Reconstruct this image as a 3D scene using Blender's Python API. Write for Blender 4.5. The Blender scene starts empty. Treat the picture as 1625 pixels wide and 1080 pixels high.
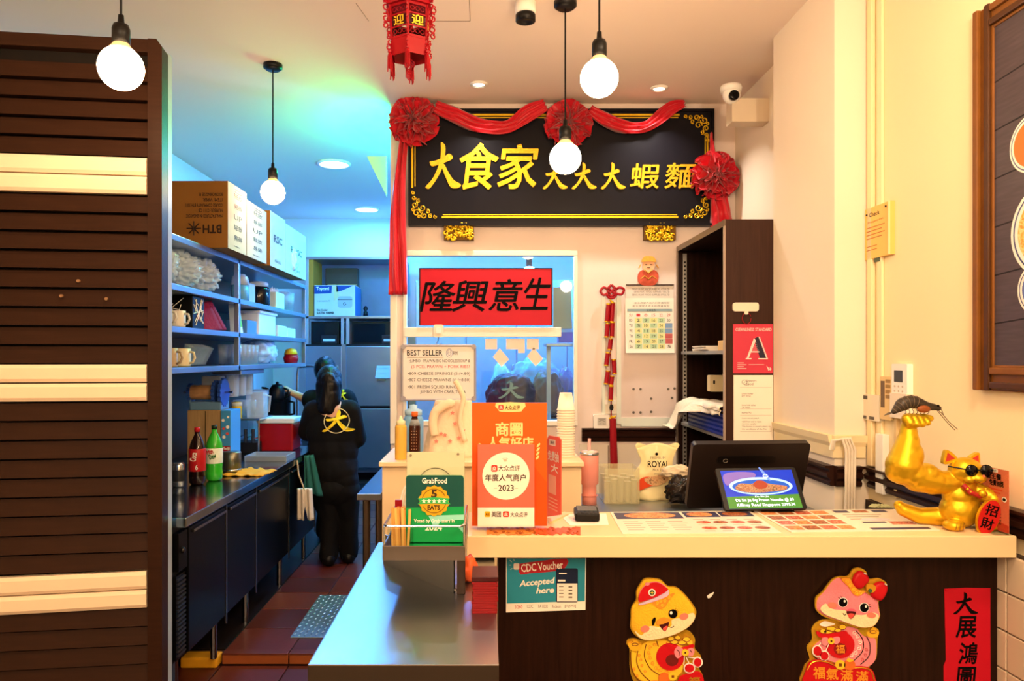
import bpy, bmesh, math, random
from mathutils import Vector, Matrix, noise
random.seed(7)
PI = math.pi
SC = bpy.context.scene
class _Later:                            # objects are linked to the scene in one go at the end of the script
    def __init__(s): s.q = []
    @property
    def objects(s): return s
    def link(s, o): s.q.append(o)
COL = _Later()
def evaluated(o):                        # mesh of an object with its modifiers or lettering applied
    SC.collection.objects.link(o); dg = bpy.context.evaluated_depsgraph_get(); me = bpy.data.meshes.new_from_object(o.evaluated_get(dg))
    SC.collection.objects.unlink(o); return me
# ------------------------------------------------------------------ camera
F, VX, VY, CZ = 1180.0, 771.0, 565.0, 1.49          # focal length and vanishing point in pixels of the 1625x1080 frame
cam = bpy.data.cameras.new('camera'); cam.sensor_width = 36; cam.lens = F/1625*36
cam.shift_x = (812.5-VX)/1625; cam.shift_y = (VY-540)/1625; cam.clip_start = .02
camo = bpy.data.objects.new('camera', cam); COL.objects.link(camo)
camo.location = (0, 0, CZ); camo.rotation_euler = (PI/2, 0, 0); SC.camera = camo
SC.view_settings.view_transform = 'Standard'; SC.view_settings.look = 'None'
SC.view_settings.gamma = 1; SC.view_settings.use_curve_mapping = False
SC.view_settings.exposure = 0.25
# ------------------------------------------------------------------ world and lamps
W = bpy.data.worlds.new('world'); SC.world = W; W.use_nodes = True
W.node_tree.nodes['Background'].inputs[0].default_value = (.9, .85, .8, 1)
W.node_tree.nodes['Background'].inputs[1].default_value = .02
WARM = (1, .75, .50); BLUE = (.08, .34, 1.0)
def point(name, loc, col, watts, r=.07):
    l = bpy.data.lights.new(name, 'POINT'); l.color = col; l.energy = watts; l.shadow_soft_size = r
    o = bpy.data.objects.new(name, l); o.location = loc; COL.objects.link(o); return o
def disk(name, loc, col, watts, size, rot=(0,0,0), spread=PI):
    l = bpy.data.lights.new(name, 'AREA'); l.shape = 'DISK'; l.size = size; l.color = col; l.energy = watts; l.spread = spread
    o = bpy.data.objects.new(name, l); o.location = loc; o.rotation_euler = rot; COL.objects.link(o); return o
# unseen dining room pendant bulbs, assumed behind and beside the camera, added for light
for i, (x, y, z) in enumerate([(-.6,-.2,2.45),(.3,-.9,2.4),(1.05,.4,2.4),(.6,-2.2,2.4),(-1.0,-2.4,2.4),(1.15,1.5,2.55)]):
    point('assumed_dining_bulb', (x, y, z), WARM, 48)
# seen kitchen ceiling lamps, plus unseen ones added behind the partition as fill
for (x, y) in [(-1.345,6.59),(-1.38,8.62),(-.15,5.9),(-.1,7.5),(.9,6.6)]:
    disk('kitchen_downlight_and_fill', (x, y, 3.17), BLUE, 52, .26)
for (x, y, z) in [(.35,6.0,2.35),(1.2,7.2,2.3)]:  # added point lamps that fill the kitchen with blue
    point('kitchen_globe_fill', (x, y, z), BLUE, 85, .09)
point('assumed_green_lamp', (-.60, 5.36, 2.90), (.0, 1, .30), 60, .05)  # unseen green lamp, assumed behind the partition for the glow on the ceiling
for (x, y) in [(-.045,4.67),(1.105,4.74)]:
    disk('spot_lamp', (x, y, 3.185), (1, .9, .78), 10, .08, spread=2.0)
# ------------------------------------------------------------------ helpers
def lin(h):
    h = h.lstrip('#'); c = [int(h[i:i+2], 16)/255 for i in (0, 2, 4)]
    return tuple(((v+.055)/1.055)**2.4 if v > .04045 else v/12.92 for v in c)
MATS = {}
def M(name, hexc, rough=.5, metal=0, var=.08, vscale=6, bump=0, bscale=60, stretch=None, emit=0, alpha=1, trans=0, coat=0, sheen=0, ecol=None, spec=.25):
    if name in MATS: return MATS[name]
    m = bpy.data.materials.new(name); m.use_nodes = True; nt = m.node_tree; N = nt.nodes; L = nt.links
    b = N['Principled BSDF']; c = lin(hexc)
    b.inputs['Roughness'].default_value = rough; b.inputs['Metallic'].default_value = metal
    b.inputs['Specular IOR Level'].default_value = spec
    if coat: b.inputs['Coat Weight'].default_value = coat; b.inputs['Coat Roughness'].default_value = .08
    if sheen: b.inputs['Sheen Weight'].default_value = sheen
    if trans: b.inputs['Transmission Weight'].default_value = trans
    if alpha < 1: b.inputs['Alpha'].default_value = alpha
    tc = N.new('ShaderNodeTexCoord'); mp = N.new('ShaderNodeMapping'); L.new(tc.outputs['Object'], mp.inputs[0])
    if stretch: mp.inputs['Scale'].default_value = stretch
    nz = N.new('ShaderNodeTexNoise'); nz.inputs['Scale'].default_value = vscale; nz.inputs['Detail'].default_value = 4; L.new(mp.outputs[0], nz.inputs['Vector'])
    mx = N.new('ShaderNodeMix'); mx.data_type = 'RGBA'
    mx.inputs[6].default_value = (*[max(0, v*(1-var)) for v in c], 1); mx.inputs[7].default_value = (*[min(1, v*(1+var)) for v in c], 1)
    L.new(nz.outputs['Fac'], mx.inputs[0]); L.new(mx.outputs[2], b.inputs['Base Color'])
    if bump:
        n2 = N.new('ShaderNodeTexNoise'); n2.inputs['Scale'].default_value = bscale; n2.inputs['Detail'].default_value = 3; L.new(mp.outputs[0], n2.inputs['Vector'])
        bp = N.new('ShaderNodeBump'); bp.inputs['Strength'].default_value = bump; bp.inputs['Distance'].default_value = .01
        L.new(n2.outputs['Fac'], bp.inputs['Height']); L.new(bp.outputs[0], b.inputs['Normal'])
    if emit:
        e = lin(ecol) if ecol else c
        b.inputs['Emission Color'].default_value = (*e, 1); b.inputs['Emission Strength'].default_value = emit
    MATS[name] = m; return m
def glass_mat(name, tint='#ffffff', gloss=.1):
    if name in MATS: return MATS[name]
    m = bpy.data.materials.new(name); m.use_nodes = True; nt = m.node_tree; N = nt.nodes; L = nt.links
    N.remove(N['Principled BSDF']); out = N['Material Output']
    t = N.new('ShaderNodeBsdfTransparent'); t.inputs[0].default_value = (*lin(tint), 1)
    g = N.new('ShaderNodeBsdfGlossy'); g.inputs['Roughness'].default_value = .02
    mx = N.new('ShaderNodeMixShader'); mx.inputs[0].default_value = gloss
    L.new(t.outputs[0], mx.inputs[1]); L.new(g.outputs[0], mx.inputs[2]); L.new(mx.outputs[0], out.inputs[0])
    MATS[name] = m; return m
def plastic_film(name, tint, mixv=.5):
    if name in MATS: return MATS[name]
    m = bpy.data.materials.new(name); m.use_nodes = True; nt = m.node_tree; N = nt.nodes; L = nt.links
    b = N['Principled BSDF']; b.inputs['Base Color'].default_value = (*lin(tint), 1); b.inputs['Roughness'].default_value = .12
    t = N.new('ShaderNodeBsdfTransparent'); mx = N.new('ShaderNodeMixShader'); mx.inputs[0].default_value = mixv
    L.new(t.outputs[0], mx.inputs[1]); L.new(b.outputs[0], mx.inputs[2]); L.new(mx.outputs[0], N['Material Output'].inputs[0])
    MATS[name] = m; return m
def speckle(name, cols, scale=40):
    if name in MATS: return MATS[name]
    m = bpy.data.materials.new(name); m.use_nodes = True; nt = m.node_tree; N = nt.nodes; L = nt.links
    b = N['Principled BSDF']; b.inputs['Roughness'].default_value = .4
    tc = N.new('ShaderNodeTexCoord'); v = N.new('ShaderNodeTexNoise'); v.inputs['Scale'].default_value = scale; v.inputs['Detail'].default_value = 6
    v.inputs['Distortion'].default_value = 1.5
    L.new(tc.outputs['Object'], v.inputs['Vector']); r = N.new('ShaderNodeValToRGB'); r.color_ramp.interpolation = 'LINEAR'
    el = r.color_ramp.elements
    while len(el) < len(cols): el.new(.5)
    for i, c in enumerate(cols): el[i].position = .3+.4*i/(len(cols)-1); el[i].color = (*lin(c), 1)
    L.new(v.outputs['Fac'], r.inputs[0]); L.new(r.outputs[0], b.inputs['Base Color']); MATS[name] = m; return m

def px(x, y, d): return Vector(((x-VX)/F*d, d, CZ-(y-VY)/F*d))
def onz(x, y, z):                       # the point of a horizontal plane seen at a pixel
    return px(x, y, (CZ-z)*F/(y-VY))
def wloc(o):
    v = Vector((0, 0, 0))
    while o: v += o.location; o = o.parent
    return v
def obj(name, verts, faces, m, parent=None, smooth=False):
    off = wloc(parent) if parent else Vector((0, 0, 0))
    me = bpy.data.meshes.new(name)
    me.from_pydata([Vector(v)-off for v in verts], [], faces); me.update()
    bm = bmesh.new(); bm.from_mesh(me); bmesh.ops.recalc_face_normals(bm, faces=bm.faces); bm.to_mesh(me); bm.free()
    if m: me.materials.append(m)
    if smooth: me.polygons.foreach_set('use_smooth', [True]*len(me.polygons))
    o = bpy.data.objects.new(name, me); COL.objects.link(o); o.parent = parent
    return o
def link_copy(o, parent, loc=None):
    c = o.copy(); COL.objects.link(c); c.parent = parent
    if loc is not None: c.location = loc
    return c
def copy_tree(o, parent=None):
    c = o.copy(); COL.objects.link(c); c.parent = parent
    for ch in list(o.children): copy_tree(ch, c)
    return c
def tag(o, label=None, cat=None, group=None, kind=None):
    if label: o['label'] = label
    if cat: o['category'] = cat
    if group: o['group'] = group
    if kind: o['kind'] = kind
    return o
def thing(name, label, cat, loc=(0, 0, 0), group=None):
    o = bpy.data.objects.new(name, None); o.empty_display_size = .05; o.location = loc; COL.objects.link(o)
    return tag(o, label, cat, group)
def struct(name, label, loc=(0, 0, 0)):
    o = bpy.data.objects.new(name, None); o.location = loc; COL.objects.link(o); o['kind'] = 'structure'; o['label'] = label; return o

class G:                                # geometry collector
    def __init__(s): s.v = []; s.f = []
    def add(s, v, f):
        n = len(s.v); s.v += [Vector(p) for p in v]; s.f += [tuple(i+n for i in q) for q in f]; return s
    def box(s, x0, x1, y0, y1, z0, z1, bev=0):
        if bev <= 0:
            v = [(x, y, z) for x in (x0, x1) for y in (y0, y1) for z in (z0, z1)]
            return s.add(v, [(0,1,3,2),(4,6,7,5),(0,4,5,1),(2,3,7,6),(0,2,6,4),(1,5,7,3)])
        bm = bmesh.new(); bmesh.ops.create_cube(bm, size=1)
        for w in bm.verts: w.co = Vector(((x0+x1)/2+w.co.x*(x1-x0), (y0+y1)/2+w.co.y*(y1-y0), (z0+z1)/2+w.co.z*(z1-z0)))
        bmesh.ops.bevel(bm, geom=bm.edges[:], offset=bev, segments=2, affect='EDGES', profile=.6)
        return s.bm(bm)
    def bm(s, bm, mtx=None):
        bm.verts.index_update()
        v = [(mtx @ w.co) if mtx else w.co.copy() for w in bm.verts]; f = [[w.index for w in q.verts] for q in bm.faces]
        bm.free(); return s.add(v, f)
    def tube(s, pts, r, seg=8, cap=True, closed=False):
        pts = [Vector(p) for p in pts]; n = len(pts); rs = r if isinstance(r, (list, tuple)) else [r]*n
        v = []; up = None
        for i, p in enumerate(pts):
            a = pts[i-1] if (i or closed) else pts[0]; b = pts[(i+1) % n] if (i < n-1 or closed) else pts[-1]
            t = (b-a).normalized() if (b-a).length > 1e-9 else Vector((0, 0, 1))
            if up is None:
                up = Vector((0, 0, 1)) if abs(t.z) < .9 else Vector((1, 0, 0))
            u = t.cross(up).normalized(); w = u.cross(t).normalized(); up = w
            v += [p+(u*math.cos(k*2*PI/seg)+w*math.sin(k*2*PI/seg))*rs[i] for k in range(seg)]
        f = []
        for i in range(n if closed else n-1):
            j = (i+1) % n
            for k in range(seg): f.append((i*seg+k, i*seg+(k+1) % seg, j*seg+(k+1) % seg, j*seg+k))
        if cap and not closed: f += [tuple(range(seg)), tuple(range((n-1)*seg, n*seg))]
        return s.add(v, f)
    def lathe(s, prof, c=(0, 0, 0), seg=24, axis='z', cap=True):   # profile [(r, h)...]
        v = []; f = []
        for r, h in prof:
            for k in range(seg):
                a = 2*PI*k/seg; x, y = r*math.cos(a), r*math.sin(a)
                p = (x, y, h) if axis == 'z' else ((x, -h, y) if axis == 'y' else (h, x, y))
                v.append(Vector(c)+Vector(p))
        for i in range(len(prof)-1):
            for k in range(seg): f.append((i*seg+k, i*seg+(k+1) % seg, (i+1)*seg+(k+1) % seg, (i+1)*seg+k))
        if cap and prof[0][0] > 1e-6: f.append(tuple(range(seg)))
        if cap and prof[-1][0] > 1e-6: f.append(tuple(range((len(prof)-1)*seg, len(prof)*seg)))
        return s.add(v, f)
    def ball(s, c, r, sub=2, sc=(1, 1, 1), rot=None):
        bm = bmesh.new(); bmesh.ops.create_icosphere(bm, subdivisions=sub, radius=1)
        m = Matrix.Translation(Vector(c)) @ (rot.to_4x4() if rot else Matrix.Identity(4)) @ Matrix.Diagonal((r*sc[0], r*sc[1], r*sc[2], 1))
        return s.bm(bm, m)
    def prism(s, pts, vec):             # extrude a polygon by a vector
        n = len(pts); a = [Vector(p) for p in pts]; b = [p+Vector(vec) for p in a]
        return s.add(a+b, [tuple(range(n)), tuple(range(n, 2*n))]+[(i, (i+1) % n, (i+1) % n+n, i+n) for i in range(n)])
    def move(s, v):
        v = Vector(v); s.v = [p+v for p in s.v]; return s
    def rot(s, m):
        s.v = [m @ p for p in s.v]; return s
    def build(s, name, m, parent=None, smooth=False): return obj(name, s.v, s.f, m, parent, smooth)
def Rz(a): return Matrix.Rotation(a, 3, 'Z')
def Rx(a): return Matrix.Rotation(a, 3, 'X')
def Ry(a): return Matrix.Rotation(a, 3, 'Y')
def bake(o, mods):                       # run modifiers once and keep the plain mesh
    for ty, kw in mods:
        md = o.modifiers.new(ty, ty)
        for k, val in kw.items(): setattr(md, k, val)
    me = evaluated(o)
    o.modifiers.clear(); o.data = me; return o
def blob(name, parts, voxel, m, parent=None, smooth=6):
    g = G()
    for p in parts:
        if p[0] == 'c':                  # tapered capsule
            a, b, ra, rb = Vector(p[1]), Vector(p[2]), p[3], p[4]
            n = 6; g.tube([a+(b-a)*i/n for i in range(n+1)], [ra+(rb-ra)*i/n for i in range(n+1)], 24)
            g.ball(a, ra, 3); g.ball(b, rb, 3)
        else: g.ball(p[1], 1, 3, p[2], p[3] if len(p) > 3 else None)
    o = g.build(name, m, parent)
    mods = [('REMESH', dict(mode='VOXEL', voxel_size=voxel))]
    if smooth: mods.append(('SMOOTH', dict(factor=.5, iterations=smooth)))
    bake(o, mods); o.data.polygons.foreach_set('use_smooth', [True]*len(o.data.polygons))
    if not o.data.materials: o.data.materials.append(m)
    return o
class Frame:                             # a flat frame: coordinates (x right, y down, h out)
    def __init__(s, O, U, V):
        s.O, s.U, s.V = Vector(O), Vector(U), Vector(V); s.N = s.V.cross(s.U).normalized()
    def pt(s, x, y, h=0): return s.O+s.U*x+s.V*y+s.N*h
    def poly(s, name, pts, h, th, m, parent):
        return G().prism([s.pt(x, y, h) for x, y in pts], s.N*th).build(name, m, parent)
    def rect(s, name, x0, y0, x1, y1, h, th, m, parent): return s.poly(name, [(x0,y0),(x1,y0),(x1,y1),(x0,y1)], h, th, m, parent)
    def polys(s, name, lst, h, th, m, parent, join=False):
        if not join: return [s.poly(name, pts, h, th, m, parent) for pts in lst]
        g = G()
        for i, pts in enumerate(lst): g.prism([s.pt(x, y, h) for x, y in pts], s.N*(th+i*.0005))
        return g.build(name, m, parent)
    def line(s, name, lines, r, h, m, parent, seg=5):
        g = G()
        for pts in lines: g.tube([s.pt(x, y, h) for x, y in pts], r, seg)
        return g.build(name, m, parent)
    def text(s, name, body, x0, y0, x1, y1, h, m, parent, bold=0, th=.0006, rot=0, slant=0, keep=False):
        v, f = glyphs(body, 0)
        if not v: return None
        ax0 = min(p[0] for p in v); ax1 = max(p[0] for p in v); ay0 = min(p[1] for p in v); ay1 = max(p[1] for p in v)
        w = max(1e-6, ax1-ax0); hh = max(1e-6, ay1-ay0); cx, cy = (x0+x1)/2, (y0+y1)/2
        ca, sa = math.cos(rot), math.sin(rot); g = G()
        ring = [(0, 0)] if not bold else [(math.cos(k*PI/4), math.sin(k*PI/4)) for k in range(8)] if bold > .015 else [(1,0),(-1,0),(0,1),(0,-1)]
        for i, (dx, dy) in enumerate(ring):          # a heavier stroke from slightly shifted copies
            out = []
            for p in v:
                a = (p[0]+dx*bold-ax0)/w-.5; b = .5-(p[1]+dy*bold-ay0)/hh
                X = a*(x1-x0)+slant*(-b)*(y1-y0); Y = b*(y1-y0)
                out.append(s.pt(cx+X*ca-Y*sa, cy+X*sa+Y*ca, h+i*.00002))
            g.add(out, f)
        return g.build(name, m, parent)
GC = {}
def glyphs(body, bold):
    k = (body, bold)
    if k in GC: return GC[k]
    c = bpy.data.curves.new('lettering', 'FONT'); c.body = body; c.offset = bold; c.resolution_u = 2; c.fill_mode = 'FRONT'
    o = bpy.data.objects.new('lettering', c); me = evaluated(o)
    v = [tuple(p.co) for p in me.vertices]; f = [tuple(p.vertices) for p in me.polygons]
    bpy.data.objects.remove(o); bpy.data.curves.remove(c); bpy.data.meshes.remove(me)
    GC[k] = (v, f); return GC[k]
def crop(d, ox=0, oy=0, s=1.0):          # facing plane at depth d; coordinates of an enlarged view of the picture
    return Frame(px(ox, oy, d), (d/F/s, 0, 0), (0, 0, -d/F/s))
def ell(cx, cy, rx, ry=None, n=24, rot=0):
    ry = ry or rx; c, s = math.cos(rot), math.sin(rot)
    return [(cx+rx*math.cos(t)*c-ry*math.sin(t)*s, cy+rx*math.cos(t)*s+ry*math.sin(t)*c) for t in [2*PI*i/n for i in range(n)]]
def rrect(x0, y0, x1, y1, r, n=4):
    o = []
    for cx, cy, a in ((x1-r,y0+r,-90),(x1-r,y1-r,0),(x0+r,y1-r,90),(x0+r,y0+r,180)):
        o += [(cx+r*math.cos(math.radians(a+90*i/n)), cy+r*math.sin(math.radians(a+90*i/n))) for i in range(n+1)]
    return o
def sm(pts, n=4, closed=True):           # Catmull-Rom
    o = []; N = len(pts)
    for i in range(N if closed else N-1):
        if closed: p0, p1, p2, p3 = pts[i-1], pts[i], pts[(i+1) % N], pts[(i+2) % N]
        else: p0, p1, p2, p3 = pts[max(0, i-1)], pts[i], pts[i+1], pts[min(N-1, i+2)]
        for k in range(n):
            t = k/n
            o.append(tuple(.5*(2*b+(c-a)*t+(2*a-5*b+4*c-d)*t*t+(3*b-a-3*c+d)*t**3) for a, b, c, d in zip(p0, p1, p2, p3)))
    if not closed: o.append(tuple(pts[-1]))
    return o
def star(cx, cy, R, r, n=5):
    return [(cx+(R if i % 2 == 0 else r)*math.sin(PI*i/n), cy-(R if i % 2 == 0 else r)*math.cos(PI*i/n)) for i in range(2*n)]
DA = [  # brush strokes of the character 大 in a unit box
    sm([(.02,.42),(.20,.40),(.45,.33),(.62,.25),(.74,.30),(.72,.37),(.50,.44),(.25,.50),(.08,.52)]),
    sm([(.38,.00),(.50,.06),(.52,.20),(.47,.42),(.38,.62),(.22,.82),(.02,1.0),(-.10,.99),(-.08,.94),(.10,.80),(.26,.58),(.36,.34),(.38,.14)]),
    sm([(.42,.45),(.50,.50),(.62,.66),(.78,.82),(.98,.90),(1.0,.96),(.86,1.0),(.68,.97),(.54,.78),(.43,.58)])]
def da(fr, name, x0, y0, x1, y1, h, th, m, parent):
    return fr.polys(name, [[(x0+(x1-x0)*a, y0+(y1-y0)*b) for a, b in s] for s in DA], h, th, m, parent, True)
def crumple(c, r, sc, amp=.25, freq=3, sub=4, seed=0, flat=True):
    bm = bmesh.new(); bmesh.ops.create_icosphere(bm, subdivisions=sub, radius=1)
    g = G(); o = Vector((seed*7.3, seed*3.1, seed*1.7))
    for w in bm.verts:
        n = noise.noise(w.co*freq+o)+.5*noise.noise(w.co*freq*2.3+o)
        ridge = abs(noise.noise(w.co*freq*1.7-o))
        w.co *= 1+amp*(n-.6*ridge)
        if flat and w.co.z < -.75: w.co.z = -.75
    return g.bm(bm, Matrix.Translation(Vector(c)) @ Matrix.Diagonal((r*sc[0], r*sc[1], r*sc[2], 1)))
# ------------------------------------------------------------------ shared materials
wall_m = M('wall_paint','#ecdfcb',.75,var=.03,vscale=2,bump=.05,bscale=40)
cream_m = M('cream_wall_paint','#f3e0b4',.7,var=.03,vscale=2,bump=.05,bscale=40)
ceil_m = M('ceiling_paint','#e8d6c6',.85,var=.02,vscale=1.5)
kwall_m = M('kitchen_paint','#cfd8de',.6,var=.03)
white = M('white_plastic','#f1eee6',.4,var=.03)
black = M('black_plastic','#08080a',.4,var=.1,spec=.25)
steel = M('brushed_steel','#b9bec4',.22,1,var=.08,vscale=14,bump=.04,bscale=30,stretch=(1,30,1))
steel2 = M('dull_steel','#9aa2aa',.34,1,var=.12,vscale=6,bump=.05,bscale=20)
dsteel = M('dark_steel','#2a2b2e',.35,.8,var=.15)
gold = M('gold_paint','#dcb222',.36,.7,var=.15,vscale=30)
goldf = M('gold_leaf','#e6b52e',.3,.8,var=.25,vscale=60,bump=.3,bscale=120)
red = M('red_satin','#c20f22',.38,var=.15,vscale=10,sheen=.3)
redp = M('red_paper','#bd0822',.55,var=.06)
redd = M('red_lacquer','#9c0618',.4,var=.15)
ink = M('black_ink','#0a0808',.6,var=.1,spec=.05)
paper = M('white_paper','#f4ede0',.7,var=.03)
wood = M('dark_walnut','#23110a',.36,var=.85,vscale=7,bump=.08,bscale=14,stretch=(9,9,.6),spec=.12)
cabw = M('cabinet_walnut','#38221a',.4,var=.45,vscale=9,bump=.06,bscale=14,stretch=(12,12,.5),spec=.15)
brown = M('brown_moulding','#2c150d',.35,var=.3,vscale=8)
card = M('brown_cardboard','#80561f',.8,var=.08)
wcard = M('white_cardboard','#b4b8b4',.75,var=.04)
skin = M('skin','#c99a7e',.5,var=.06)
blackcloth = M('black_cotton','#050507',.9,var=.2,bump=.15,bscale=30)
hair = M('black_hair','#0c0908',.35,var=.4,vscale=40,bump=.4,bscale=80,stretch=(1,1,.2),spec=.2)
tan = M('grey_print','#7a7268',.7)
clear = glass_mat('clear_acrylic','#f6faf8',.04)
orange = M('orange_board','#ee5a08',.5,var=.03)
# ================================================================== the setting
CEIL = 3.20; KF = .05; DW = 5.04
def wallbox(name, label, x0, x1, y0, y1, z0, z1, m): return tag(G().box(x0,x1,y0,y1,z0,z1).build(name, m), label, kind='structure')
wallbox('ceiling', 'smooth ceiling painted warm white over dining room and kitchen', -3.3, 2.4, -3.6, 9.4, CEIL, CEIL+.1, ceil_m)
wallbox('wall_back', 'rear wall of the kitchen above the fridges', -2.7, 2.4, 9.26, 9.36, 0, CEIL, kwall_m)
wallbox('wall_kitchen_left', 'far left wall of the kitchen', -2.75, -2.65, 3.0, 9.26, 0, CEIL, kwall_m)
wallbox('wall_kitchen_right', 'right hand wall of the kitchen behind the partition', 2.2, 2.3, 5.14, 9.26, 0, CEIL, kwall_m)
wallbox('wall_dining_left', 'left dining room wall beside the viewer', -3.3, -3.2, -3.6, 3.1, 0, CEIL, wall_m)
wallbox('wall_dining_end', 'short wall behind the slatted screen', -3.3, -2.65, 3.0, 3.1, 0, CEIL, wall_m)
wallbox('wall_rear', 'dining room wall behind the viewer', -3.3, 1.8, -3.6, -3.5, 0, CEIL, wall_m)
wallbox('wall_right', 'cream painted right wall with framed picture', 1.70, 1.80, -3.5, 3.30, 0, CEIL, cream_m)
wallbox('wall_pillar', 'cream pillar between counter and tall dark cabinet', 1.547, 1.80, 3.30, 4.0, 0, CEIL, wall_m)
wallbox('wall_recess', 'pale wall in the recess above the dark cabinet', 1.69, 1.80, 4.0, 5.14, 0, CEIL, wall_m)
wallbox('wall_counter_back', 'low tiled wall behind the drinks counter shelves', -2.06, -2.0, 3.0, 6.4, 0, 2.06, M('beige_backing','#4a4138',.6))
# partition wall with the window opening
g = G(); wx0, wx1 = (640-VX)/F*DW, (916-VX)/F*DW; wz0, wz1 = 1.02, CZ+(VY-398)/F*DW
xl = (620-VX)/F*DW
g.box(xl, 1.69, DW, DW+.1, wz1, CEIL); g.box(wx1, 1.69, DW, DW+.1, 0, wz1); g.box(xl, wx1, DW, DW+.1, 0, wz0); g.box(xl, wx0, DW, DW+.1, wz0, wz1)
tag(g.build('wall_partition', M('partition_paint','#e3d2c8',.7,var=.03,bump=.04)), 'pinkish white partition wall carrying the shop sign', kind='structure')
# window in the partition
w = struct('window_1', 'kitchen window with white frame behind the red banner')
fr = M('window_frame_paint','#ece6d6',.4)
t = .035
for nm, b in (('frame_rail',(wx0,wx1,wz1-t,wz1)),('frame_rail',(wx0,wx1,wz0,wz0+t)),('frame_stile',(wx0,wx0+t*.7,wz0+t,wz1-t)),('frame_stile',(wx1-t*.7,wx1,wz0+t,wz1-t))):
    G().box(b[0],b[1],DW-.02,DW+.05,b[2],b[3],.004).build(nm, fr, w)
G().box(wx0+t*.7, wx1-t*.7, DW+.01, DW+.016, wz0+t, wz1-t).build('pane', glass_mat('window_glass','#e6f2f6',.05), w)
zs = CZ+(VY-527)/F*DW
G().box(wx0+.01, (890-VX)/F*DW, DW-.03, DW+.009, zs-.032, zs+.032, .004).build('ledge', fr, w)
G().box(xl, xl+.045, DW-.03, DW-.001, .9, wz1+.02, .004).build('post', fr, w)
# white gusset panel hanging behind the partition end
f = crop(5.3); tag(f.poly('trim_1', [(583,249),(614,249),(614,312)], 0, .02, M('gusset_cream','#b8ad98',.7), None), 'white triangular panel beside the partition end', kind='structure')
# ceiling hatch seams
g = G()
for a, b in (((745,0),(746,33)),((690,33),(746,33)),((565,5),(585,33))):
    p, q = [px(x, y, 1.71*F/(VY-y)) for x, y in (a, b)]; g.tube([p+Vector((0,0,-.001)), q+Vector((0,0,-.001))], .0018, 4)
tag(g.build('trim_2', M('seam','#9a8673',.8)), 'thin seam lines of a ceiling hatch', kind='structure')
# dado mouldings
def moulding(name, label, a, b, n, zc, m, prof):
    # profile [(out, dz)] swept from a to b (2-D), n = outward 2-D normal
    v = []; f2 = []
    for p in (a, b):
        for o_, dz in prof: v.append((p[0]+n[0]*o_, p[1]+n[1]*o_, zc+dz))
    k = len(prof)
    for i in range(k): f2.append((i, (i+1) % k, (i+1) % k+k, i+k))
    f2 += [tuple(range(k)), tuple(range(k, 2*k))]
    return tag(obj(name, v, f2, m), label, kind='structure')
prof = [(0,-.045),(.018,-.045),(.022,-.03),(.012,-.02),(.03,-.008),(.034,.01),(.02,.018),(.024,.03),(.04,.035),(.04,.045),(0,.045)]
zd = CZ-.53
moulding('trim_3','brown dado moulding on the partition wall',(wx1+.03,DW),(1.28,DW),(0,-1),zd,brown,prof)
moulding('trim_4','brown dado moulding along the pillar side',(1.547,3.30),(1.547,3.95),(-1,0),zd,brown,prof)
moulding('trim_5','brown dado moulding on the pillar front',(1.547,3.30),(1.66,3.30),(0,-1),zd,brown,prof)
moulding('trim_6','brown dado moulding along the right wall behind the gold cat',(1.70,1.0),(1.70,3.28),(-1,0),zd,brown,prof)
p2 = [(0,-.05),(.01,-.05),(.014,.0),(.024,.02),(.03,.05),(0,.05)]
moulding('trim_7','cream ledge above the pillar dado',(1.547,3.30),(1.547,3.95),(-1,0),zd+.13,cream_m,p2)
moulding('trim_8','cream ledge on the pillar front',(1.535,3.30),(1.68,3.30),(0,-1),zd+.13,cream_m,p2)
# vertical ribs at the pillar corner of the right wall
for (y0, x0, w_) in ((3.26,1.70,.02),(3.19,1.70,.014)):
    tag(G().box(1.70-w_,1.70,y0-.02,y0+.02,zd+.05,CEIL,.004).build('trim_9', cream_m), 'narrow vertical rib in the corner beside the pillar' if w_ > .015 else 'narrower vertical rib on the right wall', kind='structure')
# wall tiles below the counter on the right wall
tl = struct('wall_tiling', 'cream glazed tiles on the right wall under the counter end')
tm = M('cream_tile','#e0cdb2',.25,var=.04); gr = M('dark_grout','#3a2c20',.8)
G().box(1.674,1.70,1.0,3.28,0,.86).build('grout', gr, tl)
first = None
for r in range(7):
    for c in range(4):
        y0 = 1.3+c*.36; z0 = .86-.125*(r+1)
        if first is None: first = G().box(1.664,1.678,0,.355,0,.120,.003).build('tile', tm, tl); q = first
        else: q = link_copy(first, tl)
        q.location = (0, y0, z0)
# floors
fl = struct('floor', 'red brown quarry tile floor of kitchen and dining room')
qt = [M('quarry_tile','#5a241a',.35,var=.25,vscale=5,bump=.05,bscale=30), M('quarry_tile_dark','#4c1d15',.38,var=.25,vscale=5), M('quarry_tile_light','#672c1e',.35,var=.25,vscale=5)]
G().box(-3.3,2.3,-3.6,3.62,-.1,-.008).build('screed', M('tile_grout','#2e1a14',.8), fl)
G().box(-2.7,2.3,3.62,9.3,-.1,KF-.006).build('kitchen_screed', M('tile_grout','#2e1a14',.8), fl)
protos = [G().box(.003,.322,.003,.297,-.012,0,.003).build('floor_tile', m_, fl) for m_ in qt]
k = 0
for ix in range(4):
    for iy in range(19):
        if iy*.3+3.62 > 9: break
        q = protos[k] if k < 3 else link_copy(protos[random.randrange(3)], fl); k += 1
        q.location = (-1.28+ix*.325, 3.64+iy*.3, KF)
for ix in range(5):
    for iy in range(6):
        q = link_copy(protos[random.randrange(3)], fl); q.location = (-1.6+ix*.325, 3.585-(iy+1)*.3, 0)
rz = None
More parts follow.
